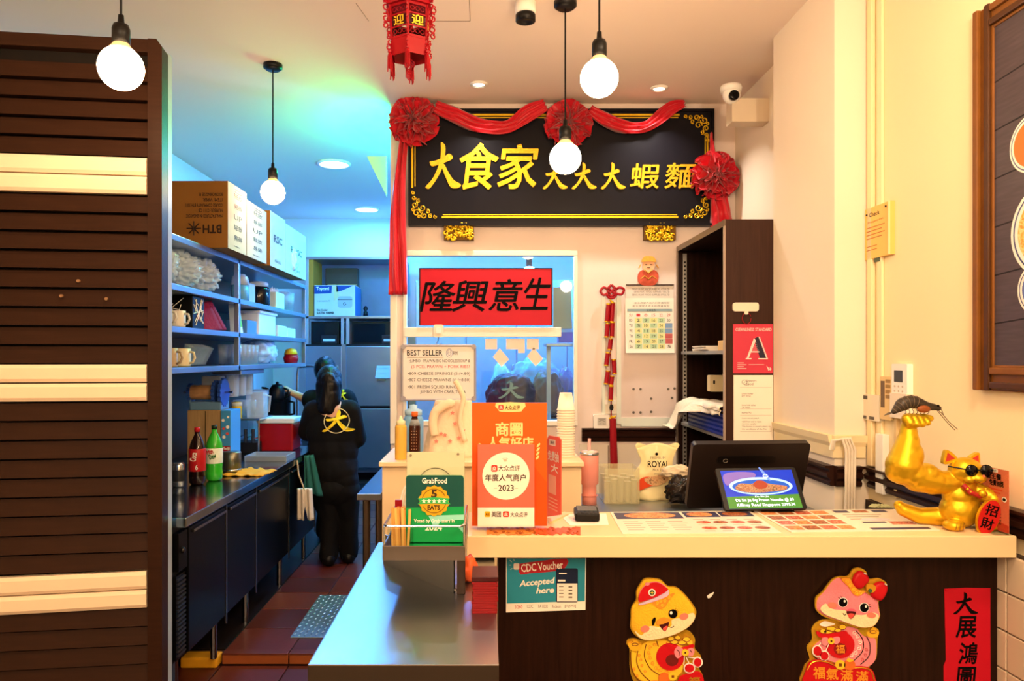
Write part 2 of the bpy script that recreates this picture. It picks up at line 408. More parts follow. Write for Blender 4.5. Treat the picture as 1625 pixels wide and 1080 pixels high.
for ix in range(4):
    if rz is None: rz = G().box(.003,.322,3.600,3.622,0,.046,.003).build('step_riser_tile', M('riser_tile','#8a4a26',.4,var=.3), fl); q = rz
    else: q = link_copy(rz, fl)
    q.location = (-1.28+ix*.325, 0, 0)
ns = None
for ix in range(4):
    if ns is None: ns = G().box(.003,.322,3.595,3.645,.046,.054,.003).build('step_nosing', M('nosing_tile','#5d2a22',.35,var=.2), fl); q = ns
    else: q = link_copy(ns, fl)
    q.location = (-1.28+ix*.325, 0, 0)
G().box(-1.46,-1.285,3.55,3.64,0,.05,.01).build('kerb_block', M('yellow_paint','#d79a1c',.5,var=.3), fl)
# chequer plate in the floor
cp = thing('drain_cover', 'grey steel chequer plate let into the red floor tiles', 'drain cover', (-.78,4.15,KF))
pl = M('chequer_steel','#7d95a4',.35,.7,var=.15)
G().box(-1.0,-.55,3.80,4.47,KF,KF+.006,.002).build('plate', pl, cp)
g = G()
for i in range(16):
    for j in range(24):
        a = PI/4 if (i+j) % 2 else -PI/4; c = Vector((-.985+i*.028, 3.815+j*.028, KF+.0065))
        e = Vector((math.cos(a), math.sin(a), 0))*.011; n = Vector((-math.sin(a), math.cos(a), 0))*.0035
        g.add([c-e, c+n, c+e, c-n, c+Vector((0,0,.0025))], [(0,1,4),(1,2,4),(2,3,4),(3,0,4)])
tag(g.build('raised_pattern', pl, cp), kind='stuff')

# ================================================================== slatted screen on the left
scr = thing('slatted_screen', 'tall dark brown slatted wooden screen with three pairs of cream boards', 'screen', (0,0,0))
slat_m = M('dark_slat_wood','#301c12',.42,var=.35,vscale=10,bump=.06,bscale=12,stretch=(.6,8,8),spec=.1)
slat_c = M('cream_board','#f3dcbf',.5,var=.05)
Wd = 1.05; st = .052                                         # local: x to the left is negative, right end at 0; front at y=0
H = 2.70
def ch(pts, y0, y1): return G().prism([(x, y0, z) for x, z in pts], (0, y1-y0, 0))
ch([(-st,0),(0,0),(0,H-.03),(-.02,H),(-st,H)], -.012, .07).build('stile', slat_m, scr)
G().box(-Wd,-Wd+.45,-.012,.07,0,H,.003).build('stile', slat_m, scr)
G().box(-Wd+.45,-st,-.006,.07,H-.05,H,.003).build('top_rail', slat_m, scr)
G().box(-Wd+.45,-st,.035,.06,.05,H-.05).build('backing', M('screen_backing','#100a07',.8), scr)
P_ = 30*2.81/F; z0 = CZ-(82-VY)*2.81/F
s0 = None; c0 = None
for i in range(36):
    zc = z0-i*P_
    if zc < .1 or zc > H-.06: continue
    if i in (6, 7, 17, 18, 28, 29):
        if c0 is None:
            q = c0 = G().prism([(-Wd+.455,-.008,-.033),(-Wd+.455,-.016,-.02),(-Wd+.455,-.016,.02),(-Wd+.455,-.008,.033),(-Wd+.455,.02,.033),(-Wd+.455,.02,-.033)], (Wd-.455-st-.004,0,0)).build('cream_board', slat_c, scr)
        else: q = link_copy(c0, scr)
        if i >= 28: q.rotation_euler = (0, -.012, 0); q.location = (.0, -.004, zc+ .0)
    else:
        if s0 is None:
            q = s0 = G().prism([(-Wd+.45,-.010,-.033),(-Wd+.45,.006,.030),(-Wd+.45,.03,.030),(-Wd+.45,.024,-.033)], (Wd-.45-st,0,0)).build('slat', slat_m, scr)
        else: q = link_copy(s0, scr)
    q.location = (0, -.004 if i >= 28 and q is not s0 and i in (28,29) else 0, zc)
g = G()
for (x, y) in ((-.30,446),(-.36,470),(-.20,474)): g.lathe([(.0,-.0165),(.006,-.0165),(.006,-.006)], (x,0,CZ-(y-VY)*2.81/F), 10, 'y')
for k_ in range(len(g.v)): g.v[k_].y = -abs(g.v[k_].y)
g.build('nail_head', M('nail','#8d6a4c',.5), scr)
G().box(-.045,.0005,.07,.12,0,H-.02).build('side_edge', M('blue_grey_edge','#9fb0c0',.4), scr)
scr.location = (-1.238, 2.85, 0); scr.rotation_euler = (0, 0, math.radians(7.6))

# ================================================================== lamps
bulb_m = M('lit_bulb','#fff1d8',.3,var=.0,emit=62,ecol='#ffd2a0')
neck_m = M('bulb_neck','#e8d2a8',.4,var=.02,emit=.6,ecol='#ffc070')
def pendant(label, x, yb, d, r, ceil_rose=True):
    c = px(x, yb, d); t_ = thing('pendant_lamp', label, 'lamp', (c.x, c.y, CEIL), 'black pendant lamps with globe bulbs')
    G().tube([(c.x,c.y,CEIL),(c.x,c.y,c.z+r*2.35)], .004, 8).build('cord', black, t_)
    G().lathe([(.0,0),(.055,0),(.055,-.022),(.04,-.034),(0,-.034)], (c.x,c.y,CEIL), 24).build('ceiling_rose', black, t_, True)
    s_ = r/.073
    G().lathe([(0,.178),(.009,.178),(.011,.15),(.024,.145),(.029,.13),(.029,.082),(0,.08)], (0,0,0), 20).rot(Matrix.Scale(s_,3)).move(c).build('socket', black, t_, True)
    G().lathe([(.022,.095),(.026,.08),(.034,.070),(.044,.058)], (0,0,0), 20).rot(Matrix.Scale(s_,3)).move(c).build('bulb_neck', neck_m, t_, True)
    G().lathe([(max(1e-7,.073*math.sin(a)),.073*math.cos(a)) for a in [.62+(PI-.62)*i/16 for i in range(17)]], (0,0,0), 28).rot(Matrix.Scale(s_,3)).move(c).build('bulb', bulb_m, t_, True)
pendant('pendant globe lamp hanging in front of the slatted screen', 192, 108, 2.4, .070)
pendant('pendant globe lamp above the aisle to the kitchen, beside stacked boxes', 433, 305, 4.36, .070)
pendant('upper right pendant globe lamp, the one right of the sign middle rosette', 951, 124, 2.75, .070)
pendant('pendant globe lamp hanging before the gold characters of the sign', 897, 251, 3.59, .076)
led = M('led_panel','#eaf6ff',.4,var=0,emit=6,ecol='#bfe4ff')
for lab, x, y, d in (('large round ceiling light nearer the green glow',530,259,6.59),('large round ceiling light farther back in the kitchen',582,331,8.62)):
    c = px(x, y, d); t_ = thing('ceiling_panel_light', lab, 'ceiling light', (c.x,c.y,CEIL), 'round kitchen ceiling lights')
    G().lathe([(.128,0),(.146,0),(.146,-.012),(.128,-.018)], (c.x,c.y,CEIL), 36, 'z', False).build('trim_ring', white, t_, True)
    G().lathe([(0,-.012),(.128,-.012),(.128,-.004),(0,-.004)], (c.x,c.y,CEIL), 36).build('diffuser', led, t_)
led2 = M('spot_led','#fff4e0',.4,var=0,emit=4)
for lab, x, y, d in (('small recessed downlight above the left half of the sign',760,133,4.67),('small recessed downlight above the right end of the sign',1046,139,4.74)):
    c = px(x, y, d); t_ = thing('recessed_downlight', lab, 'ceiling light', (c.x,c.y,CEIL), 'recessed downlights over the sign')
    G().lathe([(.038,0),(.056,0),(.056,-.006),(.040,-.012)], (c.x,c.y,CEIL), 28, 'z', False).build('trim_ring', white, t_, True)
    G().lathe([(0,-.004),(.038,-.004),(.038,-.001),(0,-.001)], (c.x,c.y,CEIL), 28).build('lens', led2, t_)
c = px(834, -20, 3.6); c.z = CEIL
t_ = thing('ceiling_spotlight', 'black and white ceiling spotlight at the top edge beside a lamp cord', 'spotlight', c)
G().lathe([(0,0),(.05,0),(.05,-.05),(.045,-.055),(0,-.055)], c, 24).build('base', white, t_, True)
G().lathe([(0,-.05),(.04,-.05),(.048,-.06),(.048,-.09),(.036,-.094),(.03,-.085),(0,-.085)], c, 24).build('head', black, t_, True)

# ================================================================== CCTV camera
c = px(1160, 152, 4.45)
t_ = thing('security_camera', 'white dome security camera on a bracket in the ceiling corner', 'camera', c)
G().box(c.x+.0,1.69,c.y-.02,c.y+.09,c.z-.16,c.z-.02,.004).build('junction_box', M('cream_plastic','#d8c7ad',.5), t_)
G().lathe([(0,.06),(.06,.06),(.064,.045),(.06,.02),(0,.02)], (c.x,c.y,c.z), 24).build('base', white, t_, True)
G().ball((c.x,c.y-.01,c.z), .052, 3).build('dome', white, t_, True)
G().lathe([(0,.0),(.03,0),(.03,.02),(.022,.026),(0,.022)], (c.x-.002,c.y-.048,c.z-.018), 20, 'y').build('lens', M('lens_glass','#060608',.05), t_, True)
# ================================================================== shop sign
SD = 4.985                                                   # front of the sign board
sg = thing('shop_sign', 'long black sign board with gold border and gold Chinese characters', 'sign', px(891,357,DW))
board = M('black_lacquer','#0e0c13',.38,var=.15,spec=.13)
f = crop(SD)
f.rect('board', 648, 173, 1133, 358, -.05, .05, board, sg)
f.rect('edge_frame', 648, 173, 1133, 177, 0, .012, board, sg); f.rect('edge_frame', 648, 354, 1133, 358, 0, .012, board, sg)
f.rect('edge_frame', 648, 177, 652, 354, 0, .012, board, sg); f.rect('edge_frame', 1129, 177, 1133, 354, 0, .012, board, sg)
for (x0,y0,x1,y1) in ((699,181,1078,184),(701,186,1076,187.5),(701,343,1076,346),(703,340,1074,341.4),(653,229,656,298),(658,231,659.4,296),(1121,215,1124,300),(1118,217,1119.4,298)):
    f.rect('border_line', x0, y0, x1, y1, 0, .006, gold, sg)
def filigree(cx, cy, sx, sy):
    L = []
    def spiral(x, y, r, a0, turns, n=18): return [(cx+sx*(x+r*(1-.75*i/n)*math.cos(a0+turns*2*PI*i/n)), cy+sy*(y+r*(1-.75*i/n)*math.sin(a0+turns*2*PI*i/n))) for i in range(n+1)]
    for x, y, r, a, tn in ((8,9,6,0,1.2),(20,5,5,2,1.3),(5,22,5,1,-1.3),(17,17,6,3,1.2),(30,4,3.5,1,1.2),(4,33,3.5,0,-1.2),(38,3,3,2,1.1),(3,41,3,2,1.1),(12,3,3,0,1),(3,14,3,1,1),(26,11,3.5,2,-1.1),(11,28,3.5,1,1.1)): L.append(spiral(x, y, r, a, tn))
    return L
for cx, cy, sx, sy in ((1125,182,-1,1),(653,347,1,-1),(1125,347,-1,-1),(653,182,1,1)):
    f.line('corner_ornament', filigree(cx, cy, sx, sy), .0042, .005, gold, sg)
da(f, 'character', 681, 226, 731, 299, 0, .008, goldf, sg)
for ch_, b in (('食',(729,228,789,300)),('家',(793,230,853,299))): f.text('character', ch_, *b, .008, goldf, sg, bold=.016, slant=.12)
for x in (865, 911, 957): da(f, 'character', x, 258, x+35, 300, 0, .008, goldf, sg)
for ch_, b in (('蝦',(1001,260,1046,299)),('麵',(1056,259,1102,299))): f.text('character', ch_, *b, .008, goldf, sg, bold=.012, slant=.1)
# ------------------------------------------------------------------ satin garland
ga = thing('satin_garland', 'red satin garland with three rosettes draped over the black sign', 'garland', px(891,190,DW))
def rosette(x, y, r_px, d):
    c = px(x, y, d); R = r_px*d/F; g = G()
    for k, (th, n) in enumerate(((.05,2),(.28,4),(.50,5),(.72,7),(.94,8),(1.16,10),(1.36,11),(1.54,12))):
        ph = random.random()*6; nu = n*12+24; nv = 6; v = []; q = []
        jit = [random.uniform(.5,1.3) for _ in range(n*2+2)]
        for j in range(nv):
            vv = j/(nv-1)
            for i in range(nu):
                u = 2*PI*i/nu; wv = (math.sin(n*u+ph)*.24+.12*math.sin((2*n+1)*u+ph*3))*vv+.35*vv*noise.noise(Vector((math.cos(u)*2.2+k*3,math.sin(u)*2.2,ph)))
                a = th+wv; rad = R*(.25+.75*vv)*(.94+.12*noise.noise(Vector((math.cos(u)*4,math.sin(u)*4,k+ph))))
                # rim waves also around the axis
                uu = u+.16*vv*math.sin(n*u+ph+1.2)
                v.append(c+Vector((rad*math.sin(a)*math.cos(uu), -rad*.62*math.cos(a), rad*math.sin(a)*math.sin(uu))))
        for j in range(nv-1):
            for i in range(nu): q.append((j*nu+i, j*nu+(i+1) % nu, (j+1)*nu+(i+1) % nu, (j+1)*nu+i))
        g.add(v, q)
    g.ball(c, R*.5, 2, (1,.5,1))
    o = g.build('rosette', red, ga, True)
    return o
rosette(657, 192, 43, SD-.02); rosette(902, 197, 41, SD-.04); rosette(1134, 279, 41, SD-.03)
def ribbon(name, path, width, d, parent, folds=3, amp=.018, vert=True):
    # path: pixels down the centre, width in px per point
    g = G(); P = sm([(x, y, w_) for (x, y), w_ in zip(path, width)], 6, False); nw = 13; v = []
    for i, (x, y, w_) in enumerate(P):
        a = P[max(0, i-1)]; b = P[min(len(P)-1, i+1)]; tx, ty = b[0]-a[0], b[1]-a[1]; l = math.hypot(tx, ty) or 1; nx, ny = -ty/l, tx/l
        for j in range(nw):
            s_ = j/(nw-1)-.5
            o = amp*math.sin(folds*2*PI*(s_+.5)+i*.16)+.022*noise.noise(Vector((i*.22, j*.45, d)))
            p = px(x+nx*s_*w_, y+ny*s_*w_, d); p.y += o-amp; v.append(p)
    q = [(i*nw+j, i*nw+j+1, (i+1)*nw+j+1, (i+1)*nw+j) for i in range(len(P)-1) for j in range(nw-1)]
    o = obj(name, v, q, red, parent, True)
    bake(o, [('SOLIDIFY', dict(thickness=.002))]); o.data.polygons.foreach_set('use_smooth', [True]*len(o.data.polygons)); return o
ribbon('swag', [(690,170),(720,182),(755,197),(790,203),(815,198),(838,182),(866,168)], [20,26,24,20,20,26,18], SD-.03, ga)
ribbon('swag', [(935,175),(965,192),(995,202),(1022,202),(1045,188),(1065,173),(1086,166)], [16,24,20,16,20,20,10], SD-.03, ga)
ribbon('tail', [(641,225),(636,270),(632,330),(632,400),(632,468)], [14,16,23,28,30], SD-.012, ga, folds=2)
ribbon('tail', [(1140,310),(1143,335),(1146,358)], [26,32,36], SD-.012, ga, folds=2)
ribbon('tail', [(1128,212),(1130,235),(1133,255)], [4,8,14], SD-.012, ga, folds=1)
# ------------------------------------------------------------------ carved brackets below the sign
for lab, x0, x1 in (('carved gold bracket under the left part of the sign',705,752),('carved gold bracket under the right part of the sign',1020,1070)):
    b = thing('sign_bracket', lab, 'bracket', px((x0+x1)/2, 382, DW), 'carved gold sign brackets'); fb = crop(DW-.001)
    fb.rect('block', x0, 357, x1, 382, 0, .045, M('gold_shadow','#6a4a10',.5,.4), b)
    g = G(); rr = random.Random(x0)
    for i in range(60):
        x, y = rr.uniform(x0+2,x1-2), rr.uniform(358,381); r = rr.uniform(1.6,4)
        n = 12; a0 = rr.random()*6
        g.tube([fb.pt(x+r*(1-.6*k/n)*math.cos(a0+5*k/n), y+r*(1-.6*k/n)*math.sin(a0+5*k/n), .052) for k in range(n+1)], .0065, 5)
    for x in (x0+(x1-x0)*.38, x0+(x1-x0)*.62): g.ball(fb.pt(x, 366, .055), .011, 1)
    g.ball(fb.pt((x0+x1)/2, 373, .058), .015, 1)
    g.build('carving', gold, b, True)
# ------------------------------------------------------------------ red banner on the window
bn = thing('red_banner', 'red banner with four black brush characters on the kitchen window', 'banner', px(771,516,DW-.03))
f = crop(DW-.04)
f.rect('board', 665, 425, 877, 516, -.012, .012, redp, bn)
f.rect('edge', 665, 425, 667, 516, 0, .003, M('black_edge','#1a0a0c',.5), bn); f.rect('edge', 875, 425, 877, 516, 0, .003, M('black_edge','#1a0a0c',.5), bn); f.rect('edge', 667, 425, 875, 426.4, 0, .003, M('black_edge','#1a0a0c',.5), bn)
for ch_, b in (('隆',(671,446,722,494)),('興',(721,445,774,494)),('意',(780,443,827,493)),('生',(831,441,873,491))): f.text('character', ch_, *b, .002, ink, bn, bold=.012, slant=.2)
# ------------------------------------------------------------------ whiteboard
wb = thing('menu_whiteboard', 'small whiteboard with handwritten best seller list hung from a clip', 'whiteboard', px(695,634,DW-.04))
f = crop(DW-.045)
f.poly('board', rrect(638,548,754,634,4), -.012, .012, M('board_white','#efe6da',.35), wb)
gm = M('board_frame','#a79fa0',.45)
f.line('frame', [[*rrect(638,548,754,634,4), rrect(638,548,754,634,4)[0]]], .008, 0, gm, wb)
for cx, cy in ((640,550),(752,550),(640,632),(752,632)): f.poly('corner_cap', ell(cx, cy, 4), 0, .01, gm, wb)
hand = M('marker_black','#2b2522',.6); handr = M('marker_red','#c8404a',.6); handb = M('marker_blue','#6f7fb0',.6)
f.text('lettering','BEST SELLER',646,555,702,564,.001,hand,wb,.01); f.rect('underline',646,566,704,567,.0005,.001,hand,wb)
f.text('lettering','☺',708,553,718,567,.001,handb,wb,.01) ; f.text('lettering','RM',719,557,726,563,.001,hand,wb)
for y, s, m_, x0, x1 in ((570,'•JUMBO · PRAWN BIG NOODLES/SOUP &',hand,649,746),(579,'(5 PCS), PRAWN + PORK RIBS!',handr,653,745),(590,'•809 CHEESE SPRINGS (5-/+.80)',hand,647,746),(600,'•807 CHEESE PRAWNS (6-/+8.80)',hand,647,746),(611,'•901 FRESH SQUID RINGS',hand,647,728),(619,'JUMBO WITH CRAB, TUNA',hand,667,739)):
    f.text('lettering', s, x0, y, x1, y+6, .001, m_, wb)
cl = thing('board_clip', 'white plastic clip holding up the whiteboard on the window ledge', 'clip', px(696,520,DW-.04)); f2 = crop(DW-.035)
f2.poly('plate', rrect(688,515,704,535,3), 0, .012, M('ivory_plastic','#e6ddc8',.4), cl); f2.poly('button', rrect(692,520,700,529,2), .012, .006, white, cl)
f2.line('hook', [[(696,535),(695,541),(692,545),(697,547),(701,544)]], .003, .012, M('hook_metal','#8a8a8a',.3,.9), cl)

# ================================================================== wall right of the window
f = crop(DW-.001)
wp = thing('wall_panel', 'pale pinkish wall panel with screw holes below the calendar', 'panel', px(1030,670,DW))
f.rect('panel', 985, 470, 1076, 672, 0, .008, M('panel_pink','#dccbc4',.6,var=.04), wp)
pm = M('panel_moulding','#dfe8de',.5)
for b in ((978,470,985,672),(985,662,1076,676),(955,470,960,660)): f.rect('moulding', *b, 0, .016, pm, wp)
g = G()
for x, y in ((1005,617),(1016,617),(1033,632),(1060,617),(1070,616),(1066,631),(1005,654),(1016,654),(1033,653)): g.lathe([(0,.012),(.007,.012),(.009,.008)], f.pt(x,y,0), 10, 'y')
tag(g.build('screw', M('screw','#6d665e',.5,.6), wp), kind='stuff')
cal = thing('wall_calendar', 'paper wall calendar with green and yellow month grid', 'calendar', px(1030,560,DW-.01))
f = crop(DW-.012); gp = M('calendar_print','#4a4a4a',.6)
f.rect('backing', 993, 452, 1069, 475, 0, .003, M('calendar_head','#ded5cc',.6), cal); f.rect('header_bar', 993, 451, 1069, 453, .003, .006, M('dark_bar','#4b3b34',.5), cal)
# sheet with a curled lower edge
v = []; q = []
for i in range(13):
    for j in range(2):
        s_ = i/12; p = f.pt(992+j*77, 473+s_*87, .006+.02*s_**3); v.append(p)
for i in range(12): q.append((i*2,i*2+1,i*2+3,i*2+2))
obj('sheet', v, q, paper, cal)
def cy(y): s_ = (y-473)/87; return .0075+.02*s_**3
cc = [M('cal_yellow','#dfe3a0',.6), M('cal_green','#b9d9b0',.6), M('cal_white','#efece0',.6)]
for r in range(7):
    for c_ in range(6):
        x0, y0 = 995+c_*12, 496+r*8.3
        f.rect('day_cell', x0, y0, x0+11.2, y0+7.6, cy(y0+4), .0008, M('cal_blue','#7fa0c8',.6) if (r in (2,3) and c_ == 5) else M('cal_red','#c06060',.6) if (r in (4,5) and c_ == 5) else cc[(r+c_) % 2 if 0 < c_ < 5 and r else 2], cal)
        if not (c_ == 5 and 1 < r < 6):
            n_ = (c_*6+r-4) if c_ else 0
            s_ = ('SU MO TU WE TH FR SA'.split()[r]) if c_ == 0 else str(1+((c_-1)*7+r) % 30)
            f.text('lettering', s_, x0+3, y0+1.6, x0+8, y0+6, cy(y0+4)+.001, handr if r == 0 else gp, cal, .01)
f.rect('month_bar', 995, 490, 1066, 494, cy(492), .001, M('cal_bar','#8aa6ae',.6), cal); f.text('lettering','2025',1026,490.5,1040,493.5,cy(492)+.0015,ink,cal)
for y in (457,461,466,479,484): f.text('lettering','SENG HUAT FOOD SUPPLIES PTE LTD' if y < 470 else '金玉满堂大吉大利恭喜发财',1000+(y%3)*3,y,1062,y+3,.0045 if y < 473 else cy(y)+.001,tan,cal)
# paper wealth figure above the calendar
wf = thing('wealth_figure', 'small red and gold festive paper figure above the calendar', 'decoration', px(1028,452,DW-.02)); f = crop(DW-.014)
cr = M('coral_card','#c8543c',.5,var=.3,vscale=40)
f.poly('robe', sm([(1012,440),(1016,430),(1028,427),(1041,430),(1045,440),(1040,451),(1028,453),(1016,451)]), -.012, .02, cr, wf)
f.poly('head', sm([(1019,424),(1021,414),(1028,410),(1036,414),(1038,424),(1033,431),(1023,431)]), .008, .008, M('peach_card','#e8b088',.5), wf)
f.poly('hat', sm([(1017,416),(1021,408),(1028,407),(1036,408),(1040,416),(1028,415)]), .016, .006, M('gold_card','#d99a3c',.4,.3,var=.4,vscale=60), wf)
f.line('beard', [[(1022,428),(1028,434),(1034,428)],[(1016,420),(1013,426)],[(1040,420),(1044,426)],[(1016,443),(1022,438),(1028,443),(1034,438),(1041,443)]], .004, .018, M('gold_card','#d99a3c',.4,.3), wf)
f.line('face_lines', [[(1023,420),(1026,420)],[(1031,420),(1034,420)],[(1026,425),(1031,425)]], .0018, .017, ink, wf)
# firecracker string
fc = thing('firecracker_string', 'hanging red firecracker string with knot and tassel on the partition wall', 'decoration', px(970,745,DW-.03)); f = crop(DW-.035)
kn = [[(970,452),(964,460),(970,470),(977,460),(970,452)],[(966,460),(958,456),(953,462),(958,468),(966,464)],[(975,460),(983,456),(990,459),(986,467),(976,465)],[(962,466),(966,472),(974,472),(979,466)],[(964,456),(977,468)],[(977,456),(964,468)]]
f.line('knot', [sm([(a,b) for a,b in k_], 4, False) for k_ in kn], .009, .004, redd, fc, 7)
f.line('cord', [[(969,470),(969,560),(970,660)]], .004, 0, redd, fc)
for k_, (x, y0, y1, dx) in enumerate(((964,482,511,1.5),(971,480,511,1),(963,513,535,1),(971,511,535,.5),(968,537,555,1),(963,559,580,1.5),(974,570,593,-.6),(963,588,609,1.5),(969,612,635,.5),(970,596,611,1))):
    a, b = f.pt(x+dx, y0, .012), f.pt(x-dx, y1, .012)
    c_ = G().tube([a, b], .0155, 10).build('firecracker', redd, fc)
    e = (b-a).normalized()*.006
    G().tube([a-e*.3, a+e], .0168, 10).tube([b-e, b+e*.3], .0168, 10).build('gold_band', gold, c_)
f.line('gold_knot', [[(967,476),(973,480)],[(968,660),(975,662)],[(966,664),(977,660)]], .006, .012, gold, fc)
G().tube([f.pt(972,664,.012), f.pt(974,742,.012)], [.022,.026], 12).build('tassel', M('dark_red_fringe','#9a0818',.6,var=.3,vscale=40,stretch=(30,30,1)), fc)
f.line('fringe_ends', [[(968+i*1.6,740),(967+i*1.8,752+random.uniform(-4,4))] for i in range(8)], .002, .012, redd, fc)
f.poly('bead', ell(970,646,3,5), .0, .016, black, fc)
# socket plates
sk = thing('wall_socket', 'cream double wall socket with black plug behind the firecracker string', 'socket', px(968,660,DW)); f = crop(DW-.001)
f.poly('plate', rrect(955,629,981,656,2), 0, .012, M('ivory_plastic','#e6ddc8',.4), sk)
f.polys('switch', [rrect(959,634,964,641,1), rrect(972,634,977,641,1)], .012, .004, white, sk)
s2 = thing('switch_box', 'white surface switch box above the dado left of the tassel', 'switch', px(953,678,DW)); f.poly('box', rrect(941,657,966,679,2), 0, .03, white, s2); f.rect('label', 947,662,961,674,.03,.001,M('sticker_grey','#c8c4bc',.6),s2); f.line('pictogram',[[(949,664),(959,664)],[(949,668),(953,666),(955,666),(959,668)],[(950,672),(952,671)],[(956,671),(958,672)]],.0012,.0315,ink,s2)
wains = tag(crop(DW-.001).rect('trim_10', 919, 704, 1076, 860, 0, .012, M('wainscot_white','#e6dccb',.5,var=.02), None), 'white wainscot panel below the dado of the partition wall', kind='structure')
tag(crop(DW-.001).rect('trim_11', 964, 706, 966, 800, .012, .003, M('seam','#9a8673',.8), None), 'thin joint of the white wainscot', kind='structure')

# ================================================================== tall dark cabinet
cb = thing('tall_cabinet', 'tall dark walnut cabinet with open shelves facing left beside the pillar', 'cabinet', (1.29,3.97,0))
X0, X1, Y0, Y1, ZT = 1.072*1.204, 1.68, 4.005, 5.02, CZ+.738
X1b = 1.545
G().box(X0,1.682,Y0,Y0+.03,0,ZT,.002).build('side_panel', cabw, cb)
G().box(X0,1.682,Y1-.03,Y1,0,ZT,.002).build('side_panel', wood, cb)
G().box(X0,1.682,Y0+.03,Y1-.03,ZT-.035,ZT,.002).build('top_panel', wood, cb)
G().box(1.665,1.682,Y0+.03,Y1-.03,.05,ZT-.035).build('back_panel', wood, cb)
em = M('edge_strip','#6d5a48',.4)
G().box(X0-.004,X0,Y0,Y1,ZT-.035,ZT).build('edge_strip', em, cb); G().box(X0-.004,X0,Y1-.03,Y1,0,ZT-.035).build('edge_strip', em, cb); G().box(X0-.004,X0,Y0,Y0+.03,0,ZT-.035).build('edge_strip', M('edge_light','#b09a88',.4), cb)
shz = [CZ+(VY-556)/F*4.2, 1.05, .5]
for z in shz: G().box(X0+.02,1.664,Y0+.031,Y1-.031,z-.02,z,.001).build('shelf', M('shelf_grey','#8c8a86',.4), cb)
for yy in (4.36, 4.80):
    g = G().box(X0+.06,X0+.085,yy,yy+.004,.2,ZT-.05)
    o = G().box(1.655,1.664,yy-.012,yy+.012,.2,ZT-.05).build('shelf_standard', M('perforated_strip','#b9b2a8',.35,.7), cb)
    g = G()
    for k_ in range(70): g.box(1.6535,1.656,yy-.004,yy+.004,.25+k_*.027,.262+k_*.027)
    g.build('slot', black, o)
# near-front standards, at the open edge
for yy in (Y1-.034,):
    o = G().box(X0+.03,X0+.055,yy-.006,yy,.2,ZT-.05).build('shelf_standard', M('perforated_strip','#b9b2a8',.35,.7), cb); g = G()
    for k_ in range(70): g.box(X0+.037,X0+.048,yy-.007,yy-.005,.25+k_*.027,.262+k_*.027)
    g.build('slot', black, o)
z1 = shz[0]; z2 = shz[1]
pp_ = thing('paper_pile', 'loose pile of white papers on the middle cabinet shelf', 'papers', (1.4,4.55,z1))
for k_ in range(6):
    a = random.uniform(-.1,.1); G().box(-.11,.11,-.16,.16,0,.005).rot(Rz(a)).move((1.43+random.uniform(-.015,.015),4.6,z1+.0052*k_)).build('sheet', paper, pp_)
tag(G().box(1.36,1.44,4.22,4.36,z1,z1+.06,.004).build('note_box', M('manila','#d8b070',.7)), 'small tan box beside the papers on the cabinet shelf', 'box')
so = thing('adapter_box', 'cream adapter box with plug on the cabinet inside', 'adapter', (1.5,4.3,1.2))
fb = crop(4.55)
fb.poly('box', rrect(1126,595,1150,621,2), -.05, .06, M('cream_box','#d8c8a0',.5), so); fb.poly('plug', rrect(1150,592,1157,620,2), -.04, .05, M('cream_box','#d8c8a0',.5), so); fb.polys('slot', [rrect(1131,603,1134,609,1)], .01, .001, ink, so)
# blue basket with cloth on the lower shelf
bk = thing('blue_basket', 'blue plastic basket under a white cloth on the cabinet shelf', 'basket', (1.42,4.25,z2))
bm_ = M('blue_plastic','#12309c',.35,var=.1)
x0, x1, y0, y1 = X0+.01, 1.63, 4.05, 4.78
G().box(x0+.01,x1-.01,y0+.01,y1-.01,z2,z2+.008).build('base', bm_, bk)
g = G()
for z in (.004,.03,.055,.08,.105): g.box(x0,x1,y0,y0+.006,z2+z,z2+z+.012); g.box(x0,x0+.006,y0,y1,z2+z,z2+z+.012); g.box(x0,x1,y1-.006,y1,z2+z,z2+z+.012); g.box(x1-.006,x1,y0,y1,z2+z,z2+z+.012)
for k_ in range(26): x = x0+(x1-x0-.006)*k_/25; g.box(x,x+.006,y0+.001,y0+.005,z2,z2+.115)
for k_ in range(34): y = y0+(y1-y0-.006)*k_/33; g.box(x0+.001,x0+.005,y,y+.006,z2,z2+.115)
g.build('lattice', bm_, bk); G().box(x0-.006,x1,y0-.004,y0+.01,z2+.108,z2+.122,.003).box(x0-.006,x0+.01,y0,y1,z2+.108,z2+.122,.003).build('rim', bm_, bk)
# cloth: draped sheet over the basket
def cloth(name, fn, nu, nv, m, parent, th=.004):
    v = [fn(i/(nu-1), j/(nv-1)) for i in range(nu) for j in range(nv)]
    o = obj(name, v, [(i*nv+j, i*nv+j+1, (i+1)*nv+j+1, (i+1)*nv+j) for i in range(nu-1) for j in range(nv-1)], m, parent, True)
    bake(o, [('SOLIDIFY', dict(thickness=th))]); o.data.polygons.foreach_set('use_smooth', [True]*len(o.data.polygons)); return o
def fcl(u, v_):
    # u across X (hang on the left), v along Y
    s_ = u*.56; x = x1-.02-s_; n = .018*noise.noise(Vector((u*7, v_*8, 3)))
    edge = x0-.03
    z = z2+.135+.035*math.sin(u*PI)+n
    if x < edge and v_ > .45: z -= (edge-x)*.9*min(1,(v_-.45)*4); x = edge-.02-(edge-x)*.5+n
    elif x < edge: x = edge+n; z -= .02
    return Vector((x, y0+v_*.75, max(z, z2+.0)))
tag(cloth('white_cloth', fcl, 26, 26, M('floral_cloth','#ded2bc',.9,var=.15,vscale=30,bump=.3), None), 'crumpled white cloth draped over the blue basket', 'cloth')
